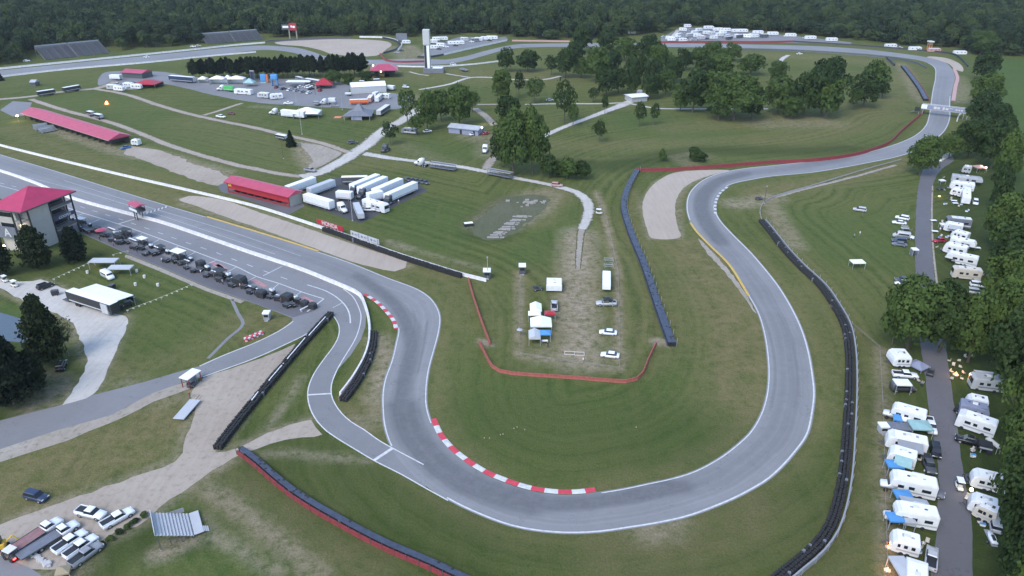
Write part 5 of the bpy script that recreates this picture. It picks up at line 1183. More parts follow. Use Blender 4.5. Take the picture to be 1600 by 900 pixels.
def lite(kind, colr):
    """tiny in the picture: one body with its windows and roof"""
    key = ('lite', kind, colr)
    if key in KC: return KC[key]
    k = Kit({'car': 'parked_car', 'camper': 'camper', 'bus': 'motorhome'}[kind])
    if kind == 'car':
        k.add('body', lambda bm: loft(bm, [(-2.3, .85, .3, .9), (1.4, .9, .25, .95), (2.3, .75, .3, .7)]), colr); k.add('window', lambda bm: frustum(bm, -1.8, 1.1, .85, .9, -1.2, .4, .65, 1.45), 'glass')
        k.add('roof', lambda bm: frustum(bm, -1.25, .45, .68, 1.42, -1.2, .4, .6, 1.55), colr)
    else:
        L = 7.5 if kind == 'camper' else 10.5
        k.add('body', lambda bm: loft(bm, [(-L / 2, 1.2, .5, 3.0), (L / 2 - .8, 1.25, .5, 3.1), (L / 2, 1.15, .6, 2.5)], 0, .94, .9), colr); k.add('window', lambda bm: [box(bm, x, x + .9, s * 1.24 - .03, s * 1.24 + .03, 1.7, 2.3) for x in (-L * .3, .4, L * .28) for s in (-1, 1)] and None, 'glass')
        k.add('roof', bxf(-L * .47, L * .38, -1.1, 1.1, 3.1, 3.22), 'white_roof')
    for x in (-1.4, 1.4):
        for s in (-1, 1): k.add('wheel', lambda bm: tube(bm, (x, s * .7, .34), (x, s * .98, .34), .36, .36, 8), 'rubber')
    KC[key] = k; return k

rvn = [0]
def rv(label, a, b, style='trailer', body='rv_white', w=2.55, h=3.15, awning=None, aside=-1, roofm='white_roof', stripe='rv_grey', group=None, zr=None, slide=True):
    """camper whose roof centre line runs from photo point a (front) to b (rear)"""
    k_ = 1.11 if a[0] > 1370 and w < 3.0 else 1.0; w *= k_; h *= 1 + (k_ - 1) * .8; zr = zr or h; A, B = G(a[0], a[1], zr), G(b[0], b[1], zr); c = (A + B) / 2; L = (B - A).length; r = head(B, A); i = rvn[0]; rvn[0] += 1
    o = thing({'trailer': 'travel_trailer', 'fifth': 'fifth_wheel', 'coach': 'motorhome', 'cab': 'motorhome'}[style], label, 'camper' if style in ('trailer', 'fifth') else 'motorhome', (c.x, c.y, 0), r, group)
    hl, q = L / 2, w / 2; fl = .62
    if style == 'trailer':
        part(o, 'body', lambda bm: loft(bm, [(-hl, q * .97, fl, h * .93), (-hl + .3, q, fl - .1, h), (hl - .9, q, fl - .1, h), (hl - .25, q, fl, h * .82), (hl, q * .95, fl + .15, h * .55)], 0, .95, .9), body)
        part(o, 'hitch', lambda bm: [tube(bm, (hl - .1, s * .7, .6), (hl + 1.3, 0, .55), .07, .07, 6) for s in (-1, 1)] and tube(bm, (hl + .4, -.3, .9), (hl + .4, .3, .9), .2, .2, 8), 'dark_grey'); ax_ = (-.55, .45)
    elif style == 'fifth':
        part(o, 'body', lambda bm: loft(bm, [(-hl, q * .97, fl, h * .95), (-hl + .3, q, fl - .1, h), (hl - 3.0, q, fl - .1, h), (hl - 2.6, q, fl + 1.0, h), (hl - .5, q, fl + 1.05, h * .94), (hl, q * .92, fl + 1.15, h * .72)], 0, .95, .9), body)
        part(o, 'landing_leg', lambda bm: [box(bm, hl - 2.9, hl - 2.7, s * .9 - .08, s * .9 + .08, 0, fl + 1) for s in (-1, 1)] and None, 'dark_grey'); ax_ = (-1.2, -.2)
    elif style == 'coach':
        part(o, 'body', lambda bm: loft(bm, [(-hl, q * .97, .5, h * .97), (-hl + .3, q, .42, h), (hl - .7, q, .42, h), (hl - .1, q * .98, .45, h * .9), (hl, q * .95, .5, h * .42)], 0, .95, .9), body)
        part(o, 'windshield', lambda bm: frustum(bm, hl - .12, hl + .03, q * .86, h * .5, hl - .3, hl - .03, q * .82, h * .84), 'glass'); ax_ = (-hl * .45, hl * .62)
    else:
        part(o, 'body', lambda bm: loft(bm, [(-hl, q * .97, .55, h * .95), (-hl + .3, q, .5, h), (hl - 2.2, q, .5, h), (hl - 1.9, q, 1.75, h), (hl - .9, q * .97, 1.8, h * .94), (hl - .6, q * .9, 1.9, h * .72)], 0, .95, .9), body)
        part(o, 'cab', lambda bm: loft(bm, [(hl - 2.3, .98, .45, 1.7), (hl - .9, .98, .45, 1.65), (hl - .4, .95, .46, 1.2), (hl + .7, .88, .48, 1.05), (hl + .85, .7, .55, .85)], 0, .9, .8), body, True)
        part(o, 'windshield', lambda bm: frustum(bm, hl - .95, hl - .35, .85, 1.2, hl - 1.2, hl - .95, .78, 1.72), 'glass'); ax_ = (-hl * .4, hl - .1)
    for x in ax_:
        for s in (-1, 1): part(o, 'wheel', lambda bm: tube(bm, (x, s * (q - .3), .4), (x, s * (q + .01), .4), .4, .4, 12), 'rubber')
    rr = random.Random(100 + i); xr = hl * .9
    part(o, 'roof_panel', bxf(-hl * .94, hl * .62 if style != 'fifth' else hl * .8, -q * .86, q * .86, h + .002, h + .05), roofm)
    for x in (-hl * .45, hl * .18): part(o, 'roof_vent', bxf(x - .25, x + .25, -.25 + rr.uniform(-.3, .3), .25, h + .05, h + .2, .03), 'dark_grey' if rr.random() < .6 else 'rv_grey')
    part(o, 'air_conditioner', bxf(-.1 - .5, -.1 + .5, -.4, .4, h + .05, h + .34, .08), 'rv_white')
    for s in (-1, 1):
        for f in ((-.72, -.4), (-.08, .12), (.28, .56)):
            x0, x1 = hl * f[0] + rr.uniform(-.2, .2), hl * f[1]
            wz = part(o, 'window', bxf(x0, x1, s * q - .035, s * q + .035, 1.75, 2.4), 'glass')
        part(o, 'stripe', bxf(-hl * .97, hl * .6, s * q - .025, s * q + .025, 1.05, 1.35), stripe)
    part(o, 'door', bxf(hl * .16, hl * .16 + .7, -q - .04, -q + .03, .75, 2.55), 'rv_grey')
    if slide and L > 7.5: part(o, 'slide_out', bxf(-hl * .55, -hl * .05, -q - .75, -q - .03, .8, h * .88, .04), body)
    if awning:
        ln = L * .62; d = 2.4 * aside
        aw = part(o, 'awning', lambda bm: ring_loft(bm, [[(-ln * .6, aside * q, h * .93), (ln * .4, aside * q, h * .93), (ln * .4, aside * q, h * .90), (-ln * .6, aside * q, h * .90)], [(-ln * .6, aside * q + d, h * .72), (ln * .4, aside * q + d, h * .72), (ln * .4, aside * q + d, h * .69), (-ln * .6, aside * q + d, h * .69)]]), awning)
        for x in (-ln * .59, ln * .39): link('awning_arm', aw.data and mesh_arm(x, aside * q, aside * q + d, h), aw)
    return o
def mesh_arm(x, y0, y1, h):
    bm = bmesh.new(); tube(bm, (x, y1, h * .7), (x, y0 + (.05 if y0 > 0 else -.05), 1.0), .03, .03, 5); return mesh(bm, 'awning_arm', 'steel')

def hauler(label, a, b, body='white_paint', roofm='white_roof', w=2.6, h=4.0, tractor=None, name='semi_trailer', cat='trailer', group=None, txt=None, skirt=None, zr=None):
    """box semi-trailer, roof centre line from a (front) to b (rear)"""
    A, B = G(a[0], a[1], zr or h), G(b[0], b[1], zr or h); c = (A + B) / 2; L = (B - A).length; o = thing(name, label, cat, (c.x, c.y, 0), head(B, A), group); hl, q = L / 2, w / 2
    part(o, 'box', bxf(-hl, hl, -q, q, 1.0, h - .03, .08), body); part(o, 'roof', bxf(-hl + .08, hl - .08, -q + .08, q - .08, h - .03, h + .02), roofm)
    part(o, 'chassis', bxf(-hl * .9, hl * .85, -.5, .5, .55, .99), 'dark_grey')
    n = 2 if L > 7 else 1
    for k_ in range(n):
        for s in (-1, 1): part(o, 'wheel', lambda bm: tube(bm, (-hl * .62 + k_ * 1.2, s * (q - .35), .5), (-hl * .62 + k_ * 1.2, s * (q - .02), .5), .5, .5, 12), 'rubber')
    for s in (-1, 1): part(o, 'landing_leg', bxf(hl * .55 - .08, hl * .55 + .08, s * .8 - .08, s * .8 + .08, 0, 1.0), 'steel')
    for s in (-1, 1): part(o, 'side_stripe', bxf(-hl * .9, hl * .9, s * q - .02, s * q + .02, 1.25, 1.6), skirt or 'rv_grey')
    part(o, 'rear_door', bxf(-hl - .02, -hl + .02, -q * .92, q * .92, 1.1, h * .95), 'silver')
    if txt:
        for s in (-1, 1):
            t = link('lettering', text_mesh(txt, 1.1, 'slate', .02), o); t.rotation_euler = (math.pi / 2, 0, 0 if s < 0 else math.pi); t.location = (0, s * (q + .03), 2.7)
    if tractor: semi(tractor[0], (c.x + math.cos(head(B, A)) * (hl + 2.3), c.y + math.sin(head(B, A)) * (hl + 2.3)), head(B, A), tractor[1])
    return o
def semi(label, xy, rot, colr='white_paint', group=None):
    key = ('semi', colr)
    if key not in KC:
        k = Kit('semi_tractor')
        k.add('chassis', bxf(-3.6, 2.6, -.5, .5, .55, .95), 'black'); k.add('hood', lambda bm: loft(bm, [(1.0, 1.0, .7, 1.9), (2.4, .9, .65, 1.65), (2.9, .75, .7, 1.4)], 0, .85, .7), colr, None, True)
        k.add('cab', lambda bm: loft(bm, [(-1.7, 1.15, .9, 3.5), (-.2, 1.15, .9, 3.6), (.7, 1.12, .9, 2.8), (1.1, 1.08, .9, 2.0)], 0, .88, .85), colr, None, True)
        k.add('windshield', lambda bm: frustum(bm, .75, 1.14, .98, 1.95, .5, .82, .9, 2.72), 'glass')
        for s in (-1, 1): k.add('side_window', bxf(-.2, .6, s * 1.14 - .02, s * 1.14 + .02, 1.9, 2.6), 'glass'); k.add('fuel_tank', lambda bm: tube(bm, (-.9, s * .95, .75), (.6, s * .95, .75), .34, .34, 10), 'steel')
        k.add('fifth_wheel_plate', bxf(-3.2, -2.2, -.55, .55, .96, 1.12), 'steel')
        wheels(k, (-3.1, -2.0, 2.1), 1.15, .5, .35); KC[key] = k
    return KC[key].spawn(label, 'truck', (xy[0], xy[1], 0), rot, group)
def P2(px): p = G(*px); return (p.x, p.y)
def veh(k, label, a, b, cat='car', group=None, sc=None):
    """vehicle with its nose towards b; a and b are points on the ground"""
    A, B = G(*a), G(*b); c = (A + B) / 2; return k.spawn(label, cat, (c.x, c.y, 0), head(A, B), group, sc)

def canopy_tent(label, px, w, d, rot=0.0, top='white_paint', h=2.3, peak=.9, group=None, walls=None, name='canopy_tent', cat='tent', legmt='steel', flat=False):
    p = G(*px) if len(px) == 2 else Vector(px); o = thing(name, label, cat, p, rot, group); a, b = w / 2, d / 2
    def roof(bm):
        lo = [(-a, -b, h), (a, -b, h), (a, b, h), (-a, b, h)]; skirt = [(x, y, h - .3) for x, y, _ in lo]
        for i in range(4): quad(bm, [skirt[i], skirt[(i + 1) % 4], lo[(i + 1) % 4], lo[i]])
        if flat == 'gable':
            r0, r1 = (0, -b, h + peak), (0, b, h + peak)
            quad(bm, [lo[1], lo[2], r1, r0]); quad(bm, [lo[3], lo[0], r0, r1]); bm.faces.new([bm.verts.new(q) for q in (lo[0], lo[1], r0)]); bm.faces.new([bm.verts.new(q) for q in (lo[2], lo[3], r1)])
        else:
            ap = [(-a * .12, -b * .12, h + peak), (a * .12, -b * .12, h + peak), (a * .12, b * .12, h + peak), (-a * .12, b * .12, h + peak)]
            for i in range(4): quad(bm, [lo[i], lo[(i + 1) % 4], ap[(i + 1) % 4], ap[i]])
            quad(bm, ap)
    part(o, 'canopy', roof, top)
    for x in (-1, 1):
        for y in (-1, 1): part(o, 'leg', bxf(x * (a - .06) - .05, x * (a - .06) + .05, y * (b - .06) - .05, y * (b - .06) + .05, 0, h - .01), legmt)
    if walls:
        part(o, 'side_wall', lambda bm: [box(bm, -a + .12, a - .12, b - .14, b - .1, .02, h - .05), box(bm, -a + .02, -a + .06, -b + .12, b - .15, .02, h - .05)] and None, walls)
    return o

GK = Kit('golf_cart')
GK.add('body', lambda bm: loft(bm, [(-1.2, .55, .3, .85), (-.3, .6, .25, .8), (.1, .58, .25, .45), (.6, .56, .28, .75), (1.2, .45, .3, .65)]), 'cream', None, True); GK.add('seat', bxf(-.75, -.1, -.5, .5, .82, 1.0, .05), 'black'); GK.add('roof', bxf(-1.1, .75, -.6, .6, 1.85, 1.93, .03), 'white_roof')
for x in (-1.0, .65):
    for s in (-1, 1): GK.add('roof_post', bxf(x - .03, x + .03, s * .52 - .03, s * .52 + .03, .7, 1.85), 'dark_grey')
wheels(GK, (-.8, .85), .6, .25, .18)
UK = Kit('utility_cart')
UK.add('body', lambda bm: loft(bm, [(-1.4, .7, .4, .95), (-.2, .72, .35, .9), (.3, .7, .35, .6), (.8, .7, .4, .95), (1.4, .6, .45, .8)]), 'dark_grey', None, True); UK.add('cargo_bed', bxf(-1.4, -.35, -.66, .66, .97, 1.2), 'black'); UK.add('seat', bxf(-.3, .2, -.6, .6, .9, 1.1, .05), 'black')
UK.add('roll_cage', lambda bm: [tube(bm, (-.3, s * .62, .9), (-.2, s * .6, 1.85), .04, .04, 6) or tube(bm, (.9, s * .62, .9), (.35, s * .6, 1.85), .04, .04, 6) or tube(bm, (-.2, s * .6, 1.85), (.35, s * .6, 1.85), .04, .04, 6) for s in (-1, 1)] and None, 'black'); wheels(UK, (-.95, 1.0), .75, .34, .25)
# ------------------------------------------------------------ people
def person_mesh(shirt, legs, hair, pose):
    me = bpy.data.meshes.new('figure'); s = {'stand': 0, 'walk': .22, 'lean': .1}[pose]
    J = [(0, 0, .95, .13), (0, 0, 1.12, .12), (0, .0, 1.38, .14), (0, 0, 1.52, .06), (0.02, 0, 1.62, .09), (0.02, 0, 1.74, .085),
         (s * .6, .1, .92, .095), (s, .11, .5, .065), (s * .7 - .02, .11, .06, .05), (s * .7 + .14, .11, .03, .035), (-s * .6, -.1, .92, .095), (-s, -.11, .5, .065), (-s * 1.3, -.11, .08, .05), (-s * 1.3 + .14, -.11, .03, .035),
         (0, .2, 1.42, .06), (-s * .4 + .02, .27, 1.14, .045), (.1 - s * .2, .28, .9, .035), (.14, .28, .82, .03), (0, -.2, 1.42, .06), (s * .4 + .05, -.27, 1.14, .045), (.18 + s, -.26, .95, .035), (.24 + s, -.26, .9, .03)]
    E = [(0, 1), (1, 2), (2, 3), (3, 4), (4, 5), (0, 6), (6, 7), (7, 8), (8, 9), (0, 10), (10, 11), (11, 12), (12, 13), (2, 14), (14, 15), (15, 16), (16, 17), (2, 18), (18, 19), (19, 20), (20, 21)]
    me.from_pydata([j[:3] for j in J], E, []); o = bpy.data.objects.new('figure', me); COL.objects.link(o)
    sk = o.modifiers.new('skin', 'SKIN'); ly = me.skin_vertices[0].data if me.skin_vertices else me.attributes and None
    if ly is None: 
        bm = bmesh.new(); bm.from_mesh(me); bm.verts.layers.skin.verify(); bm.to_mesh(me); bm.free(); ly = me.skin_vertices[0].data
    for i, j in enumerate(J): ly[i].radius = (j[3], j[3]); ly[i].use_root = (i == 0)
    sb = o.modifiers.new('sub', 'SUBSURF'); sb.levels = sb.render_levels = 1
    r = bpy.data.meshes.new_from_object(o.evaluated_get(bpy.context.evaluated_depsgraph_get())); COL.objects.unlink(o); bpy.data.objects.remove(o)
    r.materials.clear()
    for m in (shirt, legs, 'skin', hair): r.materials.append(ML[m])
    for p in r.polygons:
        z = p.center.z; y = abs(p.center.y); hand = y > .2 and z < 1.16
        p.material_index = 2 if hand else 1 if z < .98 and y < .2 else 0 if z < 1.5 else 2 if z < 1.66 and p.center.x > -.02 else 3
    r.polygons.foreach_set('use_smooth', [True] * len(r.polygons)); return r
PM = [person_mesh('black', 'denim', 'black', 'stand'), person_mesh('grey_paint', 'black', 'wood', 'walk'), person_mesh('white_paint', 'khaki', 'wood', 'lean'), person_mesh('red_dull', 'denim', 'wood', 'walk')]
pn = [0]
def person(px, label, group=None, i=None, rot=None):
    p = G(*px); m = PM[pn[0] % 4 if i is None else i]; pn[0] += 1
    o = link('person', m); o.location = p; o.rotation_euler = (0, 0, rnd.uniform(0, 6.28) if rot is None else rot); return tag(o, label, 'person', group)
# ------------------------------------------------------------ camp fires
def fire(label, px, power=60, size=.5):
    p = G(*px); o = thing('campfire', label, 'campfire', p)
    part(o, 'ring', lambda bm: [box(bm, math.cos(t) * size * 1.3 - .14, math.cos(t) * size * 1.3 + .14, math.sin(t) * size * 1.3 - .14, math.sin(t) * size * 1.3 + .14, 0, .25, .04) for t in np.linspace(0, 5.6, 8)] and None, 'concrete')
    part(o, 'logs', lambda bm: [tube(bm, (math.cos(t) * size, math.sin(t) * size, .05), (math.cos(t + .5) * .08, math.sin(t + .5) * .08, size * .8), .08, .06, 6) for t in (0, 1.6, 3.1, 4.7)] and None, 'bark')
    def fl(bm):
        for t in range(5):
            a = t * 1.26; x, y = math.cos(a) * size * .4, math.sin(a) * size * .4; hh = size * (1.3 + .5 * math.sin(t * 2.1))
            ring_loft(bm, [[(x + math.cos(k * 1.05) * rr_, y + math.sin(k * 1.05) * rr_, z) for k in range(6)] for rr_, z in ((size * .22, .1), (size * .32, .1 + hh * .3), (size * .16, .1 + hh * .7), (size * .02, .1 + hh))])
    part(o, 'flame', fl, 'flame')
    l = bpy.data.objects.new('fire_light', bpy.data.lights.new('fire_light', 'POINT')); COL.objects.link(l); l.data.energy = power; l.data.color = (1, .45, .13); l.data.shadow_soft_size = .4; l.parent = o; l.location = (0, 0, 1.1); return o
def lamp_light(p, power, col=(1, .84, .6), size=.3):
    l = bpy.data.objects.new('lamp_light', bpy.data.lights.new('lamp_light', 'POINT')); COL.objects.link(l); l.data.energy = power; l.data.color = col; l.data.shadow_soft_size = size; l.location = p
# ================================================================== CAMPGROUND (beside the road under the trees)
rv('boxy white camper on the first pitch below the great tree', (1393,551), (1420,552), 'trailer', w=4.6, h=3.0, slide=False)
canopy_tent('slanting dusk-blue ground tent beside the boxy white camper', (1434,575), 3.6, 4.0, .5, 'lavender', .9, 1.0)
veh(car('white_paint', 'pickup'), 'white pickup with an open dark bed just below the boxy white camper', (1396,588), (1430,591), 'pickup')
veh(car('dark_grey', 'van'), 'dark van with a flat white roof below the white pickup', (1393,610), (1426,611), 'van')
canopy_tent('flat white canopy standing over the dark van', (1406,612), 3.4, 2.6, -.06, 'white_roof', 2.7, .1, None, None, 'canopy_tent', 'canopy')
rv('white motorhome with a blue tarp along its flank, topmost of the lower row', (1391,629), (1449,645), 'cab', 'rv_white', 2.5, 3.2)
canopy_tent('creased bright blue tarp tied to the topmost motorhome', (1400,659), 1.8, 3.6, -.4, 'tarp_blue', 1.6, .5)
canopy_tent('white tarp leaning between the topmost motorhome and the long white trailer', (1413,663), 3.2, 1.7, -.45, 'white_paint', 1.5, .4)
canopy_tent('pale teal canopy between two long white campers', (1434,678), 4.2, 3.4, -.1, 'teal', 2.4, .35)
canopy_tent('dull blue-grey screen tent between two long white campers', (1403,676), 4.4, 2.6, -.15, 'slate', 1.8, .3)
veh(car('white_paint', 'pickup'), 'white pickup parked nose-out at the kerb between two campers', (1448,655), (1457,684), 'pickup')
rv('long white trailer with a dark grey side awning', (1387,674), (1451,688), 'trailer', 'rv_white', 2.6, 3.1, 'grey_paint', 1)
booth('small white box on legs at the fence line', (1378,675), 1.6, 2.0, 'rv_grey', cat='shed', name='storage_box')
rv('short white camper with a teal awning', (1390,698), (1434,711), 'trailer', 'rv_white', 2.7, 3.0, 'teal', 1)
veh(car('dark_grey', 'pickup'), 'dark grey pickup parked at the kerb above the longest motorhome', (1444,716), (1455,744), 'pickup')
canopy_tent('blue canopy behind the longest motorhome', (1394,738), 3.0, 2.4, -.1, 'tarp_blue', 2.2, .25)
rv('longest white motorhome, its cab towards the fence', (1388,737), (1466,754), 'cab', 'rv_white', 2.8, 3.3)
canopy_tent('blue canopy beside the motorhome with the grey awning', (1407,786), 3.0, 2.5, -.08, 'tarp_blue', 2.2, .25)
rv('white motorhome with a pale grey awning along its far side', (1394,787), (1467,800), 'cab', 'rv_white', 2.8, 3.2, 'rv_grey', -1)
canopy_tent('bright blue canopy at the fence, lowest of the blue ones', (1396,822), 2.9, 2.4, -.1, 'tarp_blue', 2.2, .2)
canopy_tent('small grey canopy beside the lowest blue one', (1416,826), 2.0, 1.8, -.15, 'rv_grey', 2.2, .15)
rv('stubby rounded white camper above the two campfires', (1394,833), (1439,845), 'trailer', 'rv_white', 3.3, 2.9, slide=False)
rv('white camper at the bottom edge, with a wide pale awning toward the fence', (1434,869), (1434,930), 'trailer', 'rv_white', 3.2, 3.0, slide=False)
canopy_tent('wide white shelter joined to the bottom camper', (1408,908), 2.6, 6.0, 0, 'silver', 2.5, .15)
veh(car('silver', 'pickup'), 'silver pickup at the kerb beside the bottom camper', (1452,893), (1455,862), 'pickup')
fire('campfire at the fence above the bottom shelter', (1388,856), 40, .3)
fire('campfire at the fence beside the bottom shelter', (1386,892), 40, .32)
fire('campfire ringed by chairs beside the grey camper across the road', (1493,586), 45, .4)
rv('grey motorhome with a bright lit front across the road', (1519,585), (1570,591), 'coach', 'rv_grey', 2.8, 3.1, 'rv_white', -1, 'rv_grey', 'slate')
rv('white trailer tucked behind the dusky fifth wheel', (1512,617), (1545,624), 'trailer', 'rv_white', 2.4, 2.9)
rv('dusky lavender-grey fifth wheel across the road', (1548,637), (1502,626), 'fifth', 'lavender', 2.5, 3.1, None, -1, 'lavender', 'slate')
rv('cream-white motor coach below the dusky fifth wheel', (1499,641), (1560,661), 'coach', 'rv_white', 2.6, 3.2)
veh(car('black_gloss', 'pickup'), 'black pickup facing the road below the cream-white coach', (1528,697), (1502,690), 'pickup')
hauler('low black enclosed trailer behind the black pickup', (1530,690), (1552,695), 'black', 'black', 2.2, 2.0, None, 'cargo_trailer')
canopy_tent('pale upright banner board beside the black trailer', (1549,702), 1.0, 3.2, .2, 'cream', 1.8, .1)
rv('white fifth wheel behind the parked buggy', (1520,735), (1575,748), 'trailer', 'rv_white', 2.5, 3.0)
veh(UK, 'muddy white-fronted buggy in front of the white fifth wheel', (1520,760), (1509,744), 'buggy')
rv('white camper with a lit lamp at its nose', (1517,772), (1560,786), 'trailer', 'rv_white', 2.5, 2.9)
rv('white camper beside the lamp-lit one, half under the trees', (1527,782), (1562,798), 'trailer', 'rv_beige', 2.4, 2.8, slide=False)
veh(GK, 'white-roofed golf cart driving on the campground road', (1494,752), (1502,774), 'golf cart')
veh(UK, 'dark buggy stopped in the middle of the campground road', (1451,592), (1455,578), 'buggy')
veh(car('silver', 'suv'), 'silver car half hidden under the dark trees by the road bottom', (1556,838), (1550,808))
KC['ski'] = Kit('water_scooter')
KC['ski'].add('hull', lambda bm: loft(bm, [(-1.4, .5, .75, 1.1), (.2, .6, .65, 1.2), (1.2, .4, .75, 1.1), (1.6, .1, .95, 1.05)]), 'white_paint', None, True); KC['ski'].add('seat', bxf(-1.0, .2, -.22, .22, 1.19, 1.5, .06), 'black'); KC['ski'].add('trailer_frame', bxf(-1.6, 2.4, -.5, .5, .42, .52), 'steel')
wheels(KC['ski'], (-.5,), .8, .28)
veh(KC['ski'], 'white water scooter on its trailer beside the dark trees', (1552,855), (1544,838), 'water scooter')
for i, px in enumerate([(1482,566),(1489,573),(1486,583),(1500,576),(1505,585),(1502,594),(1486,594),(1508,560),(1516,558),(1497,566)]):
    if i == 0:
        CH = Kit('camp_chair'); CH.add('seat', bxf(-.28, .28, -.28, .28, .42, .47), 'rv_beige'); CH.add('backrest', bxf(-.3, -.25, -.28, .28, .47, .95), 'rv_beige')
        for x in (-.25, .25):
            for y in (-.25, .25): CH.add('leg', bxf(x - .02, x + .02, y - .02, y + .02, 0, .42), 'dark_grey')
    p = G(*px); CH.spawn('pale folding camp chair drawn up round the campfire by the grey motorhome', 'chair', p, rnd.uniform(0, 6), 'chairs round the campfire', (1.15, 1.15, 1.15))
# middle row
rv('cream and tan motor coach at the end of the middle row', (1490,416), (1535,421), 'coach', 'rv_beige', 2.5, 3.2, None, -1, 'cream', 'rv_tan')
rv('white fifth wheel with two dark windows, lowest of the tight middle row', (1481,392), (1530,402), 'fifth', 'rv_white', 2.5, 3.2)
rv('long smooth white trailer above the lowest one of the middle row', (1477,378), (1513,386), 'trailer', 'rv_white', 2.6, 3.1)
rv('white fifth wheel in the centre of the middle row', (1527,378), (1487,369), 'fifth', 'rv_white', 2.5, 3.1)
rv('short white trailer in the centre of the middle row', (1490,358), (1515,365), 'trailer', 'rv_white', 2.5, 2.9)
rv('pale trailer with a broad grey awning in the middle row', (1477,346), (1506,351), 'trailer', 'rv_white', 2.6, 3.0, 'rv_grey', 1)
rv('long silver-topped bus coach, uppermost of the middle row', (1480,338), (1519,342), 'coach', 'slate', 2.6, 3.3, None, -1, 'rv_white', 'rv_white')
veh(car('red', 'sedan'), 'red car beside the middle row of campers', (1476,377), (1458,379))
veh(car('white_paint', 'suv'), 'white wagon parked alone on the grass under the thin tree', (1523,312), (1524,325))
rv('white camper set crosswise below the upper row', (1511,290), (1511,308), 'trailer', 'rv_white', 2.7, 2.9, slide=False)
rv('white rounded camper beside the crosswise one', (1489,292), (1506,296), 'trailer', 'rv_white', 2.9, 2.9, slide=False)
rv('bright white trailer with striped roof in the upper row', (1486,282), (1524,287), 'trailer', 'rv_white', 2.7, 3.1)
rv('long grey fifth wheel in the upper row', (1537,278), (1488,272), 'fifth', 'rv_grey', 2.7, 3.1, None, -1, 'rv_grey', 'slate')
rv('square grey camper behind the upper row under the trees', (1505,258), (1519,260), 'trailer', 'rv_grey', 2.7, 3.0, None, -1, 'rv_white', slide=False)
canopy_tent('dim tent with two bright lamps behind the upper row', (1529,268), 4.5, 3.5, .1, 'pinkish', 2.2, .8)
for p_, hh in (((1526,266), 2.2), ((1534,268), 2.2)):
    p = G(*p_); o = thing('camp_lantern', 'bright camp lantern ' + ('beside the grey camper' if p_[0] == 1526 else 'by the dim tent') + ' behind the upper row', 'lantern', p)
    part(o, 'stand', lambda bm: tube(bm, (0, -2, 0), (0, -2, hh), .04, .04, 6), 'steel'); part(o, 'bulb', lambda bm: tube(bm, (0, -2, hh), (0, -2, hh + .4), .25, .25, 8), 'lamp')
    lamp_light((p.x, p.y - 2.6, hh + .6), 40)
canopy_tent('white domed tent at the campground entrance', (1460,254), 4.6, 3.2, .15, 'white_paint', 1.4, .9)
fire('campfire on the bare patch beside the road, below the upper row', (1467.5,307.5), 45, .3)
veh(UK, 'dark buggy on the grass between the road and the upper row', (1464,297), (1474,296), 'buggy')
def table(label, px, rot=0, top='white_roof', w=1.8, d=.9):
    o = thing('folding_table', label, 'table', G(*px), rot); part(o, 'top', bxf(-w / 2, w / 2, -d / 2, d / 2, .72, .77), top)
    for x in (-1, 1):
        for y in (-1, 1): part(o, 'leg', bxf(x * w * .45 - .03, x * w * .45 + .03, y * d * .42 - .03, y * d * .42 + .03, 0, .72), 'steel')
    return o
for px, lab in (((1490,316), 'white table on the bare patch below the crosswise camper'), ((1492,320), 'second white table below the crosswise camper'), ((1458,347), 'white table at the kerb above the red car'), ((1460,364), 'white slab table at the kerb beside the red car'), ((1475,357), 'pale table between the kerb and the short white trailer'), ((1526,390), 'pale table behind the lowest middle camper')):
    table(lab, px, rnd.uniform(-.3, .3), 'white_roof', 2.0, 1.2)
canopy_tent('small white canopy in front of the pale trailer with the grey awning', (1473,358), 2.6, 2.0, -.2, 'cream', 2, .3)
canopy_tent('small white box tent at the kerb of the upper row', (1471,287), 2.2, 1.8, .1, 'rv_white', 1.6, .4)
# field beside the road
veh(car('silver', 'suv'), 'silver car alone in the middle of the field', (1350,331), (1336,329))
veh(car('white_paint', 'suv'), 'white van-like car at the back of the upper pair in the field', (1420,345), (1399,341), 'car')
veh(car('white_paint', 'sedan'), 'white car at the front of the upper pair in the field', (1414,351), (1395,349))
hauler('low open silver trailer in front of the white pair', (1408,356), (1420,357), 'silver', 'silver', 1.6, .9, None, 'cargo_trailer')
veh(car('white_paint', 'pickup'), 'white pickup behind the two dark cars in the field', (1402,370), (1425,374), 'pickup')
veh(car('silver', 'van'), 'silver van nearest the two dark cars in the field', (1419,373), (1396,370), 'van')
veh(car('blue_dark', 'suv'), 'dark blue car in the lower group in the field', (1414,380), (1395,378))
veh(car('slate', 'sedan'), 'grey car in front of the dark blue one', (1413,385), (1397,383))
canopy_tent('lone flat white canopy in the field', (1338,418), 4.0, 2.8, .05, 'white_roof', 2.2, .12)
canopy_tent('small white kiosk on a cart at the road edge', (1427,399), 1.8, 2.0, .0, 'white_roof', 2.4, .2, None, 'slate', 'kiosk', 'kiosk')
veh(car('white_paint', 'suv'), 'white car behind the great tree at the foot of the field', (1421,447), (1401,446))
veh(car('dark_grey', 'suv'), 'grey car beside the white one behind the great tree', (1418,441), (1403,440))
for px, lab in (((1346,341), 'person in dark clothes standing near the lone silver car'), ((1334,372), 'person with a white bag standing in the field'), ((1343,368), 'person in dark clothes standing beside the one with the white bag'), ((1424,364), 'person standing at the road edge beside the parked cars'), ((1458,320), 'person at the kerb near the bare patch'), ((1456,301), 'person at the kerb above the small campfire')):
    person(px, lab)
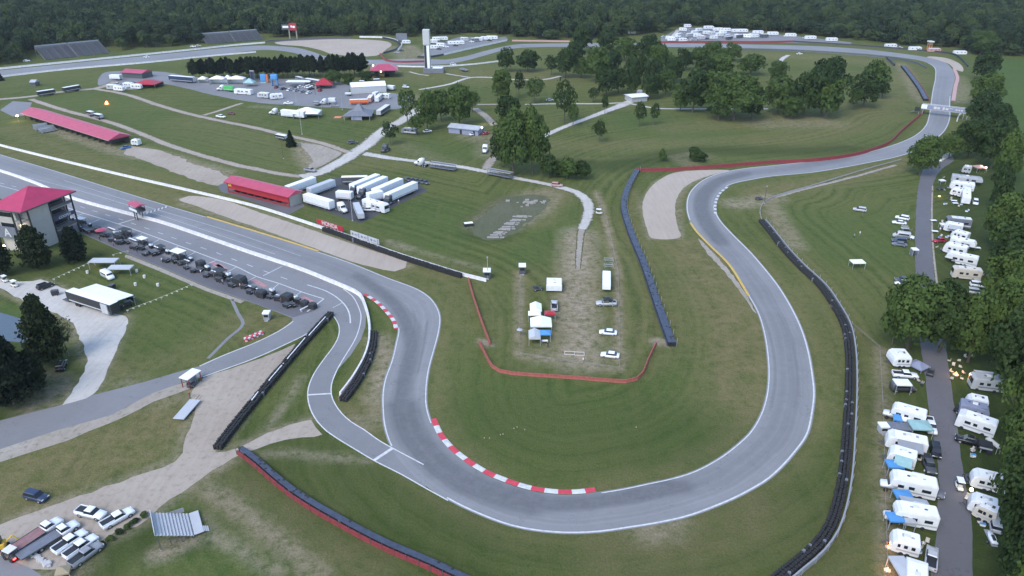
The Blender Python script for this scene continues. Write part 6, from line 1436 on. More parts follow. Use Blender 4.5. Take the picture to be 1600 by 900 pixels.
# ================================================================== INFIELD CAMP
p = G(867, 447)
rv('short white camper with a slide-out, uppermost in the infield camp', (866,432), (866,446), 'trailer', 'rv_white', 4.6, 2.4, slide=False)
veh(UK, 'small pale buggy on the grass beside the infield tents', (836,454), (844,453), 'buggy')
for lab, px, w_, d_, mt_, hh, fl in [('white gabled tent, uppermost of the infield tents', (837,491), 3.2, 4.2, 'white_roof', 2.2, 'gable'), ('large white tent in the middle of the infield tents', (845,515), 5.6, 4.6, 'white_roof', 2.3, 'gable'), ('pale grey tent at the bottom of the infield tents', (835,534), 3.0, 4.2, 'silver', 2.2, 'gable'),
       ('bright blue canopy at the bottom of the infield tents', (852,531), 2.7, 2.4, 'tarp_blue', 2.3, False), ('white tent joining the gabled and the large infield tents', (835,500), 3.4, 2.2, 'white_roof', 2.2, False), ('red and white canopy beside the silver pickup', (859,500), 2.9, 2.2, 'red', 2.3, False)]:
    canopy_tent(lab, px, w_, d_, 0, mt_, hh, .75 if fl else .5, None, None, 'canopy_tent', 'tent', 'steel', fl)
veh(car('silver', 'pickup'), 'silver pickup nose-out beside the infield tents', (866,493), (866,469), 'pickup')
table('white table in front of the blue infield canopy', (851,536), 0, 'white_roof', 1.6, .8)
hauler('narrow white box trailer in the infield camp', (948,445), (948,423), 'white_paint', 'white_roof', 2.4, 2.6, None, 'cargo_trailer')
veh(car('silver', 'pickup'), 'silver pickup with black covers in the infield camp', (961,477), (933,477), 'pickup')
canopy_tent('black pop-up cover over the silver pickup', (949,477), 2.6, 2.0, 0, 'black', 2.2, .4)
veh(car('white_paint', 'sedan'), 'white car, upper of the two beside the infield fence', (963,523), (937,521))
veh(car('white_paint', 'sedan'), 'white car, lower of the two beside the infield fence', (966,559), (940,556))
for i, (x, y) in enumerate([(890,552),(905,553)]):
    o = thing('timber_frame', 'pale timber frame laid flat in the infield camp, ' + ('nearer the tents' if i == 0 else 'nearer the white cars'), 'frame', G(x, y), -.06)
    part(o, 'edge_frame', lambda bm: [box(bm, -1.3, 1.3, s * .75 - .07, s * .75 + .07, .02, .16) for s in (-1, 1)] + [box(bm, s * 1.23 - .07, s * 1.23 + .07, -.68, .68, .02, .15) for s in (-1, 1)] and None, 'rv_beige')
for i, (x, y) in enumerate([(951,405),(951,414)]):
    o = thing('pipe_rack', 'pale pipe rack above the white box trailer, ' + ('upper' if i == 0 else 'lower') + ' of two', 'rack', G(x, y + 3), .1)
    part(o, 'frame', lambda bm: [box(bm, -1.4, 1.4, y_ - .04, y_ + .04, z - .04, z + .04) for y_ in (-.7, .7) for z in (.5, 1.0)] and None, 'rv_grey')
    for x_ in (-1.35, 1.35):
        for y_ in (-.7, .7): part(o, 'leg', bxf(x_ - .04, x_ + .04, y_ - .04, y_ + .04, 0, 1.05), 'rv_grey')
person((811,519), 'person in purple-grey under a pale umbrella at the infield fence', None, 1); o = thing('parasol', 'pale parasol standing at the infield fence', 'parasol', G(812, 524))
part(o, 'pole', lambda bm: tube(bm, (0, 0, 0), (0, 0, 2.0), .03, .03, 6), 'steel'); part(o, 'canopy', lambda bm: tube(bm, (0, 0, 1.7), (0, 0, 2.1), .8, .05, 10), 'rv_grey')
person((856,543), 'person in dark clothes below the infield tents', None, 0); person((911,567), 'person in pale clothes on the bottom edge of the infield camp', None, 2)
for a in ((870,291,'small vehicle with a red cab on the pale gravel bend'), (936,334,'small dark cart beside the rope fence of the infield')):
    veh(GK if a[0] == 936 else car('pinkish', 'suv'), a[2], (a[0] - 4, a[1]), (a[0] + 4, a[1] + .5), 'cart' if a[0] == 936 else 'car')
veh(UK, 'dark quad bike parked at the dirt patch by the keyhole', (1181,313), (1191,312), 'quad bike')

# loose camp gear between the campers
CH2 = Kit('camp_chair'); CH2.p = [(n, m, p_, l) for n, m, p_, l in CH.p]
KB = Kit('cool_box'); KB.add('box', bxf(-.4, .4, -.25, .25, .02, .42, .03), 'white_paint'); KB.add('lid', bxf(-.42, .42, -.27, .27, .42, .5, .02), 'tarp_blue')
KW = Kit('picnic_mat'); 
r4 = random.Random(21)
spots = [(x + r4.uniform(-3, 3), y + r4.uniform(-3, 3)) for x, y in [(1400,604),(1436,600),(1440,650),(1396,652),(1404,684),(1440,694),(1430,722),(1408,726),(1448,740),(1404,764),(1440,770),(1400,810),(1446,812),(1424,815),(1404,856),(1436,858),(1446,850),(1508,630),(1506,668),(1514,706),(1520,716),(1536,760),(1508,780),(1530,806),(1534,820),(1470,350),(1474,368),(1466,372),(1468,390),(1480,404),(1476,322),(1486,308),(1500,322),(1512,330),(1478,280),(1480,296)]]
for i, (x, y) in enumerate(spots):
    for q in range(2):
        (CH2 if (i + q) % 3 else KB).spawn(*(('folding camp chair set out between the campers', 'chair') if (i + q) % 3 else ('white cool box left out between the campers', 'cool box')), G(x + r4.uniform(-5, 5), y + r4.uniform(-3, 3)), r4.uniform(0, 6), 'camp chairs between the campers' if (i + q) % 3 else 'cool boxes between the campers', (1.1, 1.1, 1.1))
for x, y in [(1439,604),(1405,690),(1441,700),(1402,768),(1444,812),(1440,856),(1510,672),(1522,708),(1535,815),(1468,362),(1470,376),(1482,312)]:
    person((x, y), 'camper standing among the parked caravans', 'people among the caravans')

for a, b, c_, lab in [((1520,447), (1536,449), 'white_paint', 'white car glimpsed between the trees below the cream coach'), ((1517,458), (1531,460), 'silver', 'silver car glimpsed between the trees, just below the white one'), ((1538,438), (1550,441), 'grey_paint', 'grey car glimpsed under the tree beside the cream coach'), ((1522,480), (1531,489), 'white_paint', 'white car half buried in the shade of the hidden camp'), ((1459,700), (1462,716), 'black_gloss', 'black car nose-out at the kerb beside the short teal-awning camper'), ((1447,770), (1459,774), 'slate', 'grey car squeezed between the two longest motorhomes'), ((1504,648), (1512,652), 'black_gloss', 'black car in front of the cream-white coach')]:
    veh(car(c_, 'suv'), lab, a, b)
# ================================================================== TRAILER LOT
LOT = 'white race haulers parked side by side on the dark lot'
for a, b, lab in [((549,288),(590,271.5),'white hauler, outermost of the four side by side towards the gravel road'), ((561,292.5),(602,275),'second white hauler from the gravel road in the row of four'), ((584,295.5),(626,278),'third white hauler in the row, its nose behind the grey cab'), ((603,303),(648.5,283.5),'white hauler on the grass side of the row of four')]:
    hauler(lab, a, b, 'white_paint', 'white_roof', 2.7, 4.0, None, 'semi_trailer', 'trailer', LOT)
for px, rot_, lab in [((553,303), 3.9, 'dark-cabbed tractor unit at the nose of the outer hauler'), ((566,309), 3.9, 'dark tractor unit between two white haulers'), ((606,320), 3.8, 'tractor unit in front of the grass-side hauler')]:
    semi(lab, P2(px), head(G(*px), G(px[0] - 12, px[1] + 8)), 'dark_grey')
hauler('white sleeper hauler end-on behind the silver motorhome', (574,302), (596,297), 'white_paint', 'white_roof', 2.8, 4.0)
hauler('bright white hauler behind the red hospitality row', (490,276), (448,291), 'white_paint', 'white_roof', 2.7, 4.0, None, 'semi_trailer', 'trailer', None, None)
hauler('pale hauler between the bright white one and the low silver one', (520,280), (482,294), 'rv_white', 'silver', 2.7, 3.7)
hauler('long silver-white hauler nearest the straight wall', (518,314), (477,302), 'rv_white', 'white_roof', 2.8, 4.0)
hauler('square white box body beside the long silver-white hauler', (550,300), (526,298), 'rv_white', 'white_roof', 2.6, 3.6, None, 'box_trailer')
semi('white tractor unit at the nose of the long silver-white hauler', P2((535,331)), head(G(527, 326), G(545, 336)), 'white_paint')
rv('silver-white toterhome parked nose-out on the dark lot', (604,319), (569,309.5), 'coach', 'rv_white', 2.7, 3.6)
hauler('grey flat-topped trailer standing alone at the corner of the dark lot', (556,316), (564,334), 'rv_grey', 'silver', 2.4, 2.9, None, 'box_trailer')
veh(car('rv_white', 'pickup'), 'white-capped pickup beside the grey flat-topped trailer', (568,330), (582,330), 'pickup')
hauler('long low transporter loaded with wrapped white cargo behind the haulers', (574,275), (533,276), 'dark_grey', 'white_roof', 2.6, 3.2, None, 'transporter')
for i in range(5):
    veh(car('dark_grey', 'sedan'), 'dark car parked in the short row behind the white haulers', (634 + i * 7, 280.5 + i * 1.1), (640 + i * 7, 284 + i * 1.1), 'car', 'dark cars behind the haulers')
veh(car('grey_paint', 'pickup'), 'grey pickup on the gravel road above the bright white hauler', (478,267), (492,269), 'pickup')
person((623,318), 'person in pale clothes at the grass edge of the dark lot', None, 2); person((468,317), 'person in pale clothes by the end of the red hospitality row', None, 2)
# trucks on the gravel road
semi('white tractor unit pulling a low car-carrier on the gravel road', P2((657,259)), head(G(664, 260), G(650, 257.5)), 'white_paint')
def lowloader(label, a, b, name='car_carrier'):
    A, B = G(*a), G(*b); c = (A + B) / 2; L = (B - A).length; o = thing(name, label, 'trailer', c, head(B, A)); hl = L / 2
    part(o, 'deck', bxf(-hl, hl, -1.25, 1.25, .8, 1.0), 'slate')
    for s in (-1, 1): part(o, 'side_frame', bxf(-hl, hl, s * 1.25 - .05, s * 1.25 + .05, 2.6, 2.8), 'rv_grey')
    part(o, 'upper_deck', bxf(-hl * .95, hl * .95, -1.15, 1.15, 2.55, 2.65), 'slate')
    for x in np.linspace(-hl * .9, hl * .9, 5):
        for s in (-1, 1): part(o, 'post', bxf(x - .06, x + .06, s * 1.22 - .06, s * 1.22 + .06, 1.0, 2.6), 'dark_grey')
    for x in (-hl * .6, -hl * .45):
        for s in (-1, 1): part(o, 'wheel', lambda bm: tube(bm, (x, s * .9, .45), (x, s * 1.24, .45), .45, .45, 12), 'rubber')
    return o
lowloader('low dark car-carrier trailer hitched to the white tractor unit', (672,262), (712,268))
lowloader('empty dark car-carrier trailer parked where the gravel drive meets the road', (762,273), (800,280))
semi('white tractor unit parked on the gravel drive under the great dark tree', P2((758,238)), head(G(760,230), G(756,240)), 'white_paint')
semi('dark tractor unit parked on the grass at the road junction', P2((602,237)), head(G(606,233), G(597,239)), 'dark_grey')
rv('grey camper with pale windows beside the gravel road', (628,199), (651,201), 'trailer', 'slate', 2.5, 3.0, None, -1, 'rv_grey', 'rv_white', slide=False)
veh(car('white_paint', 'sedan'), 'white car parked in front of the grey block building', (735,212), (745,210)); veh(car('red', 'sedan'), 'red car at the lamp-lit gable of the block building', (755,211), (764,209))
veh(car('rv_white', 'sedan'), 'pale car half hidden by the clump beside the block building', (664,207), (672,206))
# ================================================================== PADDOCK
hauler('black and white show hauler cab-forward beside the white awning', (440,171), (476,174), 'rv_white', 'white_roof', 2.8, 4.2, None, 'semi_trailer', 'trailer', None, None)
semi('white tractor unit of the show hauler on the paddock grass', P2((429,179)), head(G(440,180), G(425,179.5)), 'white_paint')
canopy_tent('big white peaked awning joined to the show hauler', (481,183), 14, 9, .02, 'white_roof', 3.0, 2.4, None, 'white_paint', 'marquee', 'marquee')
o = thing('star_marquee', 'dark star-shaped marquee with a pointed peak on the grass', 'marquee', G(560,186), .0); s = mpp(G(560,186))
part(o, 'canopy', lambda bm: [ring_loft(bm, [[(-23 * s, -4, 2.4), (23 * s, -4, 2.4), (21 * s, 10, 2.6), (-18 * s, 10, 2.6)], [(-8 * s, 0, 4.4), (8 * s, 0, 4.4), (8 * s, 6, 4.4), (-7 * s, 6, 4.4)], [(-1.5 * s, 2.5, 7.6), (2 * s, 2.5, 7.6), (2 * s, 3.5, 7.6), (-1.5 * s, 3.5, 7.6)]])] and None, 'slate')
for x in (-22, -7, 8, 22):
    for y in (-3.7, 9): part(o, 'leg', bxf(x * s * .9 - .1, x * s * .9 + .1, y - .1, y + .1, 0, 2.6), 'steel')
part(o, 'wall', bxf(-21 * s, 20 * s, 9.2, 9.3, 0, 2.5), 'black'); part(o, 'display_panel', bxf(-9 * s, 7 * s, -3.5, -3.4, .2, 2.2), 'lavender')
o = thing('ground_mat', 'orange mat spread on the grass beside the dark star marquee', 'mat', G(528,183)); part(o, 'sheet', bxf(-5.5 * s, 5.5 * s, -2.2, 2.2, .01, .06), 'orange'); part(o, 'edge_strip', bxf(-5.5 * s, 5.5 * s, -2.4, -2.21, .01, .05), 'pinkish')
hauler('cream-roofed trailer standing beside the dark star marquee', (606,163), (591,173), 'dark_grey', 'cream', 3.0, 3.4)
hauler('orange and red display trailer by the paddock road', (546,155.5), (575,154.5), 'orange', 'white_roof', 2.6, 3.2, None, 'display_trailer', 'trailer', None, None, 'red')
for a in [('pinkish motorhome beside the orange display trailer', (581,147), (576,153), 'coach', 'pinkish'), ('white van-fronted motorhome in the paddock', (596,145), (588,152), 'cab', 'rv_white'), ('white motorhome behind the pinkish one', (590,142), (584,145), 'coach', 'rv_white'), ('white coach parked broadside by the long marquee', (597,145.5), (609,146.5), 'coach', 'rv_white')]:
    rv(a[0], a[1], a[2], a[3], a[4], 2.6, 3.1, slide=False)
hauler('grey trailer standing at the paddock road edge', (513,153), (524,153), 'rv_white', 'rv_white', 2.5, 3.4)
semi('white tractor unit beside the grey trailer in the paddock', P2((506,163.5)), math.pi, 'white_paint')
hauler('dark generator box at the paddock road edge', (490,158), (498,158.5), 'slate', 'rv_grey', 2.4, 2.6, None, 'generator')
veh(car('grey_paint', 'suv'), 'dark wagon parked on the paddock road', (519,167), (527,167)); veh(car('white_paint', 'pickup'), 'white pickup on the paddock road above the show hauler', (457,163), (445,163), 'pickup')
veh(car('white_paint', 'pickup'), 'white pickup on the grass by the track fork', (338,183), (353,185), 'pickup'); veh(car('red_dull', 'sedan'), 'brown car on the grass near the track fork', (357,178), (366,179))
hauler('white trailer behind the trees at the marquee', (605,133), (616,134), 'rv_white', 'white_roof', 2.6, 3.2)
for a, b, lab in [((561,126), (569,126), 'small dark trailer with a white roof behind the long marquee'), ((583,123.5), (593,123), 'second dark trailer with a white roof behind the long marquee'), ((463,119), (472,121), 'dark cart with a white roof at the pine row')]:
    hauler(lab, a, b, 'dark_grey', 'white_roof', 2.4, 2.8, None, 'cargo_trailer')
hauler('boat-like white trailer by the end of the long marquee', (539,145), (549,145), 'rv_white', 'white_roof', 2.2, 1.8, None, 'cargo_trailer')
hauler('long white transporter beside the red tent', (478,122), (509,127), 'dark_grey', 'white_roof', 3, 4)
canopy_tent('white flat awning with dark legs in the paddock', (468,134), 16, 6, .0, 'white_roof', 3.2, .2, None, None, 'awning_tent', 'awning', 'dark_grey')
canopy_tent('red star tent in the paddock', (507,137), 11, 10, .2, 'red', 2.8, 3.2); canopy_tent('red tent at the far end of the paddock', (233,136), 15, 11, -.1, 'red', 2.8, 2.2, None, 'dark_grey')
for lab, px, w_, d_, hh, pk in [('white dome tent nearest the dark long trailer', (318,128.5), 5.5, 5, 2.6, 1.4), ('white box tent beside the white dome tent', (341.5,130.5), 10, 6, 3.6, 1.6), ('small white peak tent between the two box tents', (357,127.5), 5, 5, 2.4, 2), ('wider white box tent below the pines', (371,130.5), 11, 6, 3.6, 1.6)]:
    canopy_tent(lab, px, w_, d_, 0, 'white_roof', hh, pk, None, 'white_paint', 'marquee', 'marquee')
hauler('long dark hauler with a white roof at the far side of the paddock', (265,117.5), (303,120.5), 'blue_dark', 'white_roof', 3, 4)
hauler('green box truck body in the paddock', (350,134), (365,135), 'green', 'green', 2.6, 3.4, None, 'box_truck', 'truck'); semi('white cab of the green box truck', P2((346.5,141.5)), math.pi, 'white_paint')
for a in [('pale coach with dark underside in the paddock', (367,138), (393,140), 'coach', 'rv_white'), ('rounded silver coach in the paddock', (403,144), (420,145), 'trailer', 'silver'), ('low white trailer beside the rounded silver one', (421,147), (441,145.5), 'trailer', 'rv_white')]:
    rv(a[0], a[1], a[2], a[3], a[4], 3, 3.3, slide=False)
o = thing('inflatable_screen', 'bright blue and orange inflatable screen under the pines', 'inflatable', G(414,129)); s = mpp(G(414,129))
part(o, 'screen', bxf(-6 * s, 3 * s, -1, 1, .6, 5.6, .5), 'tarp_blue'); part(o, 'side_column', bxf(3.1 * s, 6 * s, -1, 1, 0, 5.4, .5), 'orange'); part(o, 'base', bxf(-6 * s, 3 * s, -1.4, 1.4, 0, .59), 'teal')
o = thing('inflatable_arch', 'bright blue inflatable arch tower under the pines', 'inflatable', G(430,134)); 
for x in (-4.2, 4.2): part(o, 'leg', bxf(x * s - 1 * s, x * s + 1 * s, -1.2, 1.2, 0, 4, .5), 'tarp_blue')
part(o, 'crown', bxf(-5.4 * s, 5.4 * s, -1.3, 1.3, 4.02, 7.5, .8), 'tarp_blue')
canopy_tent('pale blue peaked tent beside the inflatable screen', (391,134.5), 7, 6, 0, 'teal', 2.6, 2.4); o = thing('truss_frame', 'dark truss frame standing under the pines', 'frame', G(396,128))
for x in (-3, 3): part(o, 'leg', bxf(x * s - .3, x * s + .3, -.3, .3, 0, 7), 'dark_grey')
part(o, 'top_beam', bxf(-3.3 * s, 3.3 * s, -.35, .35, 7.02, 7.6), 'rv_grey'); part(o, 'backdrop', bxf(-2.6 * s, 2.6 * s, .36, .46, .5, 6.8), 'blue_dark')
for i, (x, y) in enumerate([(432,137.5),(443,140),(452.5,141.5),(462.5,142.5),(472.5,144.5),(482.5,146),(500,142.5),(461,137.5),(470,137),(486,140),(494,138)]):
    lite('car', ['red_dull', 'dark_grey', 'white_paint', 'silver', 'grey_paint', 'white_paint', 'red', 'slate', 'white_paint', 'black', 'silver'][i]).spawn('small car parked among others in the middle of the paddock', 'car', G(x, y), rnd.uniform(-.4, .4) + 1.2, 'cars in the middle of the paddock')
for i, (x, y) in enumerate([(479,134),(484,135.5),(490,133),(481,137.5)]):
    lite('car', ['silver', 'white_paint', 'dark_grey', 'white_paint'][i]).spawn('silver or dark car squeezed between the white awning and the red tent', 'car', G(x, y), rnd.uniform(-.3, .3), 'cars by the red star tent')
# left end of the paddock
for i, (x, y, k_, c_) in enumerate([(177,140,'camper','rv_grey'),(187,142,'camper','rv_white'),(192,139,'car','white_paint'),(184,133,'car','silver'),(172,138,'car','dark_grey'),(214,139,'camper','rv_white'),(208,131,'car','black')]):
    lite(k_, c_).spawn(['grey camper at the end of the paddock', 'white van angled at the track edge of the paddock end', 'white car tucked behind the angled van', 'silver car behind the campers at the paddock end', 'dark car at the outer corner of the paddock end', 'rounded white van near the red far tent', 'black car behind the white coach at the paddock end'][i], 'camper' if k_ == 'camper' else 'car', G(x, y), rnd.uniform(-.6, .6) - .4)
rv('white coach at the far end of the paddock', (193,128.5), (207,129), 'coach', 'rv_white', 3.2, 3.2, slide=False); hauler('white box trailer beside the low red-roofed building', (172,116.5), (188,117), 'rv_white', 'white_roof', 3, 3.6)
for a, b, lab in [((57,143), (84,139), 'long dark trailer with a white roof beside the outer gravel track'), ((98,137), (123,132.5), 'second long dark trailer with a white roof near the paddock end')]: hauler(lab, a, b, 'black', 'white_roof', 2.8, 3.4)
for a, b, lab in [((137,173), (144,174.5), 'small dark cargo trailer with a white top above the long red roof'), ((148,177), (158,179), 'larger dark cargo trailer with a white top above the long red roof')]: hauler(lab, a, b, 'black', 'white_roof', 2.4, 2.8, None, 'cargo_trailer')
hauler('dark trailer with a pale roof beside the small conical evergreen', (432,209), (447,212), 'black', 'white_roof', 2.4, 2.6, None, 'cargo_trailer')
veh(car('blue', 'sedan'), 'blue car at the end of the long red pavilion', (202,231), (191,233)); rv('white trailer parked at the gable of the long red pavilion', (206,217), (217,218), 'trailer', 'rv_white', 2.6, 3, slide=False)
veh(car('dark_grey', 'suv'), 'dark car on the gravel track junction', (545,225), (557,224)); veh(car('white_paint', 'suv'), 'white car by the path above the paddock trees', (631,137), (637,137.5))
for px, rot_, c_, k_, lab in [((42,96), .2, 'white_paint', 'car', 'white pickup below the far grandstand'), ((302,73.5), .1, 'white_paint', 'car', 'white car by the forest edge between the two grandstands'), ((310,72.5), .1, 'silver', 'car', 'silver car by the forest edge between the two grandstands'), ((621,83), .2, 'silver', 'car', 'silver car inside the far barrier bend'), ((627,80), .4, 'dark_grey', 'car', 'dark car inside the far barrier bend'), ((635,68.5), .1, 'rv_white', 'camper', 'white truck beside the dark video board'), ((708,101.5), 0, 'white_paint', 'car', 'white car at the wall below the far curve'), ((859,157.5), 0, 'rv_grey', 'car', 'pale car behind the tall ragged tree'), ((1249,85), .1, 'white_paint', 'car', 'white car inside the far straight barrier')]:
    lite(k_, c_).spawn(lab, 'camper' if k_ == 'camper' else 'car', G(*px), rot_)
lite('car', 'white_paint').spawn('white car driving on the far straight', 'car', G(229,90), math.pi)
hauler('dark low sled trailer on the grass below the far curve', (720,106), (729,108.5), 'dark_grey', 'slate', 3, 1.8, None, 'cargo_trailer')
# far lots
FL = 'vehicles in the lot behind the scoring tower'
for i, (x, y, k_, c_) in enumerate([(682,63.5,'camper','rv_white'),(691,63,'bus','rv_white'),(694,66.5,'car','dark_grey'),(677,67.5,'camper','rv_white'),(682,70.5,'car','dark_grey'),(679,76.5,'camper','rv_white'),(686,77.5,'car','black'),(689,73,'camper','rv_white'),(697,74,'car','white_paint'),(709,70,'bus','rv_white'),(719,69.5,'camper','rv_white'),(712,72,'car','dark_grey'),(726,64,'camper','rv_grey'),(737,66,'car','white_paint'),(742,65,'camper','slate'),(748,64,'camper','rv_white'),(755,62,'car','white_paint'),(760,62.5,'bus','rv_white'),(769,61.5,'bus','rv_white'),(765,64,'car','black')]):
    lite(k_, c_).spawn('white camper or car in the lot behind the scoring tower', 'vehicle', G(x, y), rnd.uniform(-.5, .3), FL)
CL = 'campers crowded in the lot under the dark forest'
for i, (x, y) in enumerate([(1067,48.5),(1079,48),(1092,49),(1063,53),(1060,57.5),(1077,57.5),(1072,60.5),(1089,58),(1091,63),(1067,65),(1049,64),(1081,63),(1095,61),(1105,61.5),(1115,61),(1112,55),(1117,51.5),(1129,53),(1141,56),(1137,59),(1139,62),(1150,56),(1150,59),(1161,57),(1167,59),(1179,59),(1186,58.5),(1194,58.5),(1036,58),(1058,62),(1104,53.5),(1099,57.5),(1124,56.5),(1131,58.5),(1155,59.5),(1172,58),(1073,52),(1085,53),(1053,60),(1046,62)]):
    lite('camper' if i % 5 not in (1, 3) else 'car', ['rv_white', 'silver', 'rv_white', 'white_paint', 'rv_white', 'rv_grey', 'dark_grey'][i % 7]).spawn('camper or car crowded with others in the lot under the dark forest', 'vehicle', G(x, y), rnd.uniform(-.5, .5) + (.5 if i % 3 else 0), CL)
BL = 'coaches along the forest edge of the crowded lot'
for x, y in [(1074,43),(1107,45.5),(1122,48.5),(1136,49),(1151,50.5),(1160,50.5),(1184,53)]:
    lite('bus' if rnd.random() < .6 else 'camper', 'rv_white').spawn('white coach backed up to the forest at the crowded lot', 'motorhome', G(x, y), rnd.uniform(-.15, .15), BL)
for x, y, lab in [(1207,55,'white coach at the end of the crowded lot'), (1235,57.5,'white coach past the end of the crowded lot'), (1266,61.5,'white coach beside a small car on the far straight verge'), (1299,64.5,'grey-white coach alone on the far straight verge'), (1391,74.5,'white coach at mid-verge before the far bend'), (1429,79,'low white coach next to the observation tower'), (1459,81.5,'pinkish coach just past the observation tower'), (1499,85.5,'long pale coach at the end of the far verge')]:
    lite('bus', 'pinkish' if x == 1459 else 'rv_white').spawn(lab, 'motorhome', G(x, y), rnd.uniform(-.1, .1))
for x, y, lab in [(1229,56.5,'small white car past the crowded lot'), (1197,55.5,'small white car between two white coaches'), (1228.5,57.2,'small car by the white coach past the lot'), (1258,60,'white pickup in front of a coach on the far verge'), (1406,75.5,'white car beside the coach at mid-verge'), (852,56,'white camper glimpsed under the forest edge'), (962,54,'white camper behind the park grove'), (987,53,'white van behind the park grove')]:
    lite('car' if x > 1000 else 'camper', 'white_paint').spawn(lab, 'car', G(x, y), rnd.uniform(-.3, .3))
fire('bonfire glowing orange on the grass above the long red pavilion', (167,163), 500, 1.1)
o = thing('light_tower', 'work lamp glowing at the corner of the long red pavilion', 'lamp', G(29,189)); part(o, 'mast', lambda bm: tube(bm, (0, 0, 0), (0, 0, 2.6), .07, .07, 6), 'steel'); part(o, 'lamp_head', bxf(-.5, .5, -.3, .3, 2.6, 3.1), 'lamp'); q = G(29,189); lamp_light((q.x, q.y - 1.2, 3.4), 260, (1, .6, .2))
for px, zz in (((584,110), 3.2), ((596,117), 2.4), ((1249,156), 2.5), ((520,99), 4.0), ((460,316), 2.5)):
    q = G(*px); o = thing('lamp_post', {584: 'lit lamp at the corner of the hip-roofed pavilion', 596: 'lit lamp inside the hip-roofed pavilion front', 1249: 'small lit lamp among the park trees', 520: 'lit lamp in the pine row', 460: 'lit lamp at the end of the red hospitality row'}[px[0]], 'lamp', (q.x, q.y - 1, 0)); part(o, 'mast', lambda bm: tube(bm, (0, 0, 0), (0, 0, zz), .08, .06, 6), 'steel'); part(o, 'lamp_head', lambda bm: tube(bm, (0, 0, zz), (0, 0, zz + .7), .45, .45, 8), 'lamp'); lamp_light((q.x, q.y - 2, zz + .5), 90)
q = G(757,193); lamp_light((q.x, q.y - 2.0, 3.2), 160)
q = G(6,352); lamp_light((q.x - 4, q.y + 6, 3.5), 500, (1, .8, .5)); q = G(1517,597); lamp_light((q.x - 1.4, q.y, 2.3), 60, (1, .85, .6)); q = G(1512,768); lamp_light((q.x - .5, q.y - .4, 1.8), 12, (1, .7, .35))
for px, z, lab in (((1516,602), 1.6, 'bright lamp at the nose of the grey motorhome'), ((1514,776), 1.5, 'lit lamp at the nose of the white camper by the road')):
    o = thing('camp_lantern', lab, 'lantern', G(*px)); part(o, 'stand', lambda bm: tube(bm, (0, 0, 0), (0, 0, z), .04, .04, 6), 'steel'); part(o, 'bulb', lambda bm: tube(bm, (0, 0, z), (0, 0, z + .45), .28, .28, 8), 'lamp')
# ================================================================== PIT APRON
C_ = Kit('pit_stand')
C_.add('bench', bxf(-1.4, 1.4, -.8, .8, .6, 1.5, .05), 'black'); C_.add('canopy', bxf(-1.7, 1.7, -1.1, 1.1, 2.5, 2.62), 'white_roof'); C_.add('console', bxf(-1.2, 1.2, -.4, .2, 1.52, 1.9), 'dark_grey')
for x in (-1.5, 1.5):
    for y in (-.9, .9): C_.add('post', bxf(x - .05, x + .05, y - .05, y + .05, .3, 2.5), 'dark_grey')
for x in (-1.1, 1.1):
    for s in (-1, 1): C_.add('wheel', lambda bm: tube(bm, (x, s * .75, .28), (x, s * .95, .28), .28, .28, 10), 'rubber')
D_ = Kit('pit_stand'); D_.p = [q if q[0] != 'canopy' else ('canopy', None, None, None) for q in C_.p]
bm = bmesh.new(); box(bm, -1.7, 1.7, -1.1, 1.1, 2.5, 2.62); D_.p = [(n, mesh(bm, 'canopy_black', 'black') if n == 'canopy' else m, p_, l) for n, m, p_, l in D_.p]
E_ = Kit('equipment_cart')
E_.add('box', bxf(-.9, .9, -.6, .6, .35, 1.5, .05), 'black'); E_.add('lid', bxf(-.94, .94, -.64, .64, 1.5, 1.58), 'dark_grey'); E_.add('handle', bxf(.95, 1.2, -.4, .4, 1.1, 1.16), 'steel')
for x in (-.6, .6):
    for s in (-1, 1): E_.add('wheel', lambda bm: tube(bm, (x, s * .45, .18), (x, s * .6, .18), .18, .18, 8), 'rubber')
T_ = Kit('fuel_rig')
T_.add('tank', lambda bm: box(bm, -.6, .6, -.45, .45, 1.2, 1.85, .1), 'white_paint'); T_.add('tank_cap', lambda bm: box(bm, -.4, .4, -.3, .3, 1.86, 2.0, .04), 'grey_paint'); T_.add('base_frame', bxf(-.75, .75, -.6, .6, .15, 1.18, .04), 'black')
for x in (-.6, .6):
    for s in (-1, 1): T_.add('leg', bxf(x - .06, x + .06, s * .5 - .06, s * .5 + .06, 0, .2), 'steel')
Y_ = Kit('covered_cart')
Y_.add('cover', lambda bm: loft(bm, [(-1.3, .9, .1, 1.9), (-.9, 1.0, .05, 2.1), (.9, 1.0, .05, 2.1), (1.3, .85, .1, 1.7)], 0, .93, .9), 'black'); Y_.add('skirt', bxf(-1.32, 1.32, -1.02, 1.02, .02, .14), 'dark_grey')
pr = head(G(200,372), G(400,447))
PS = 'black pit equipment lined along the apron'
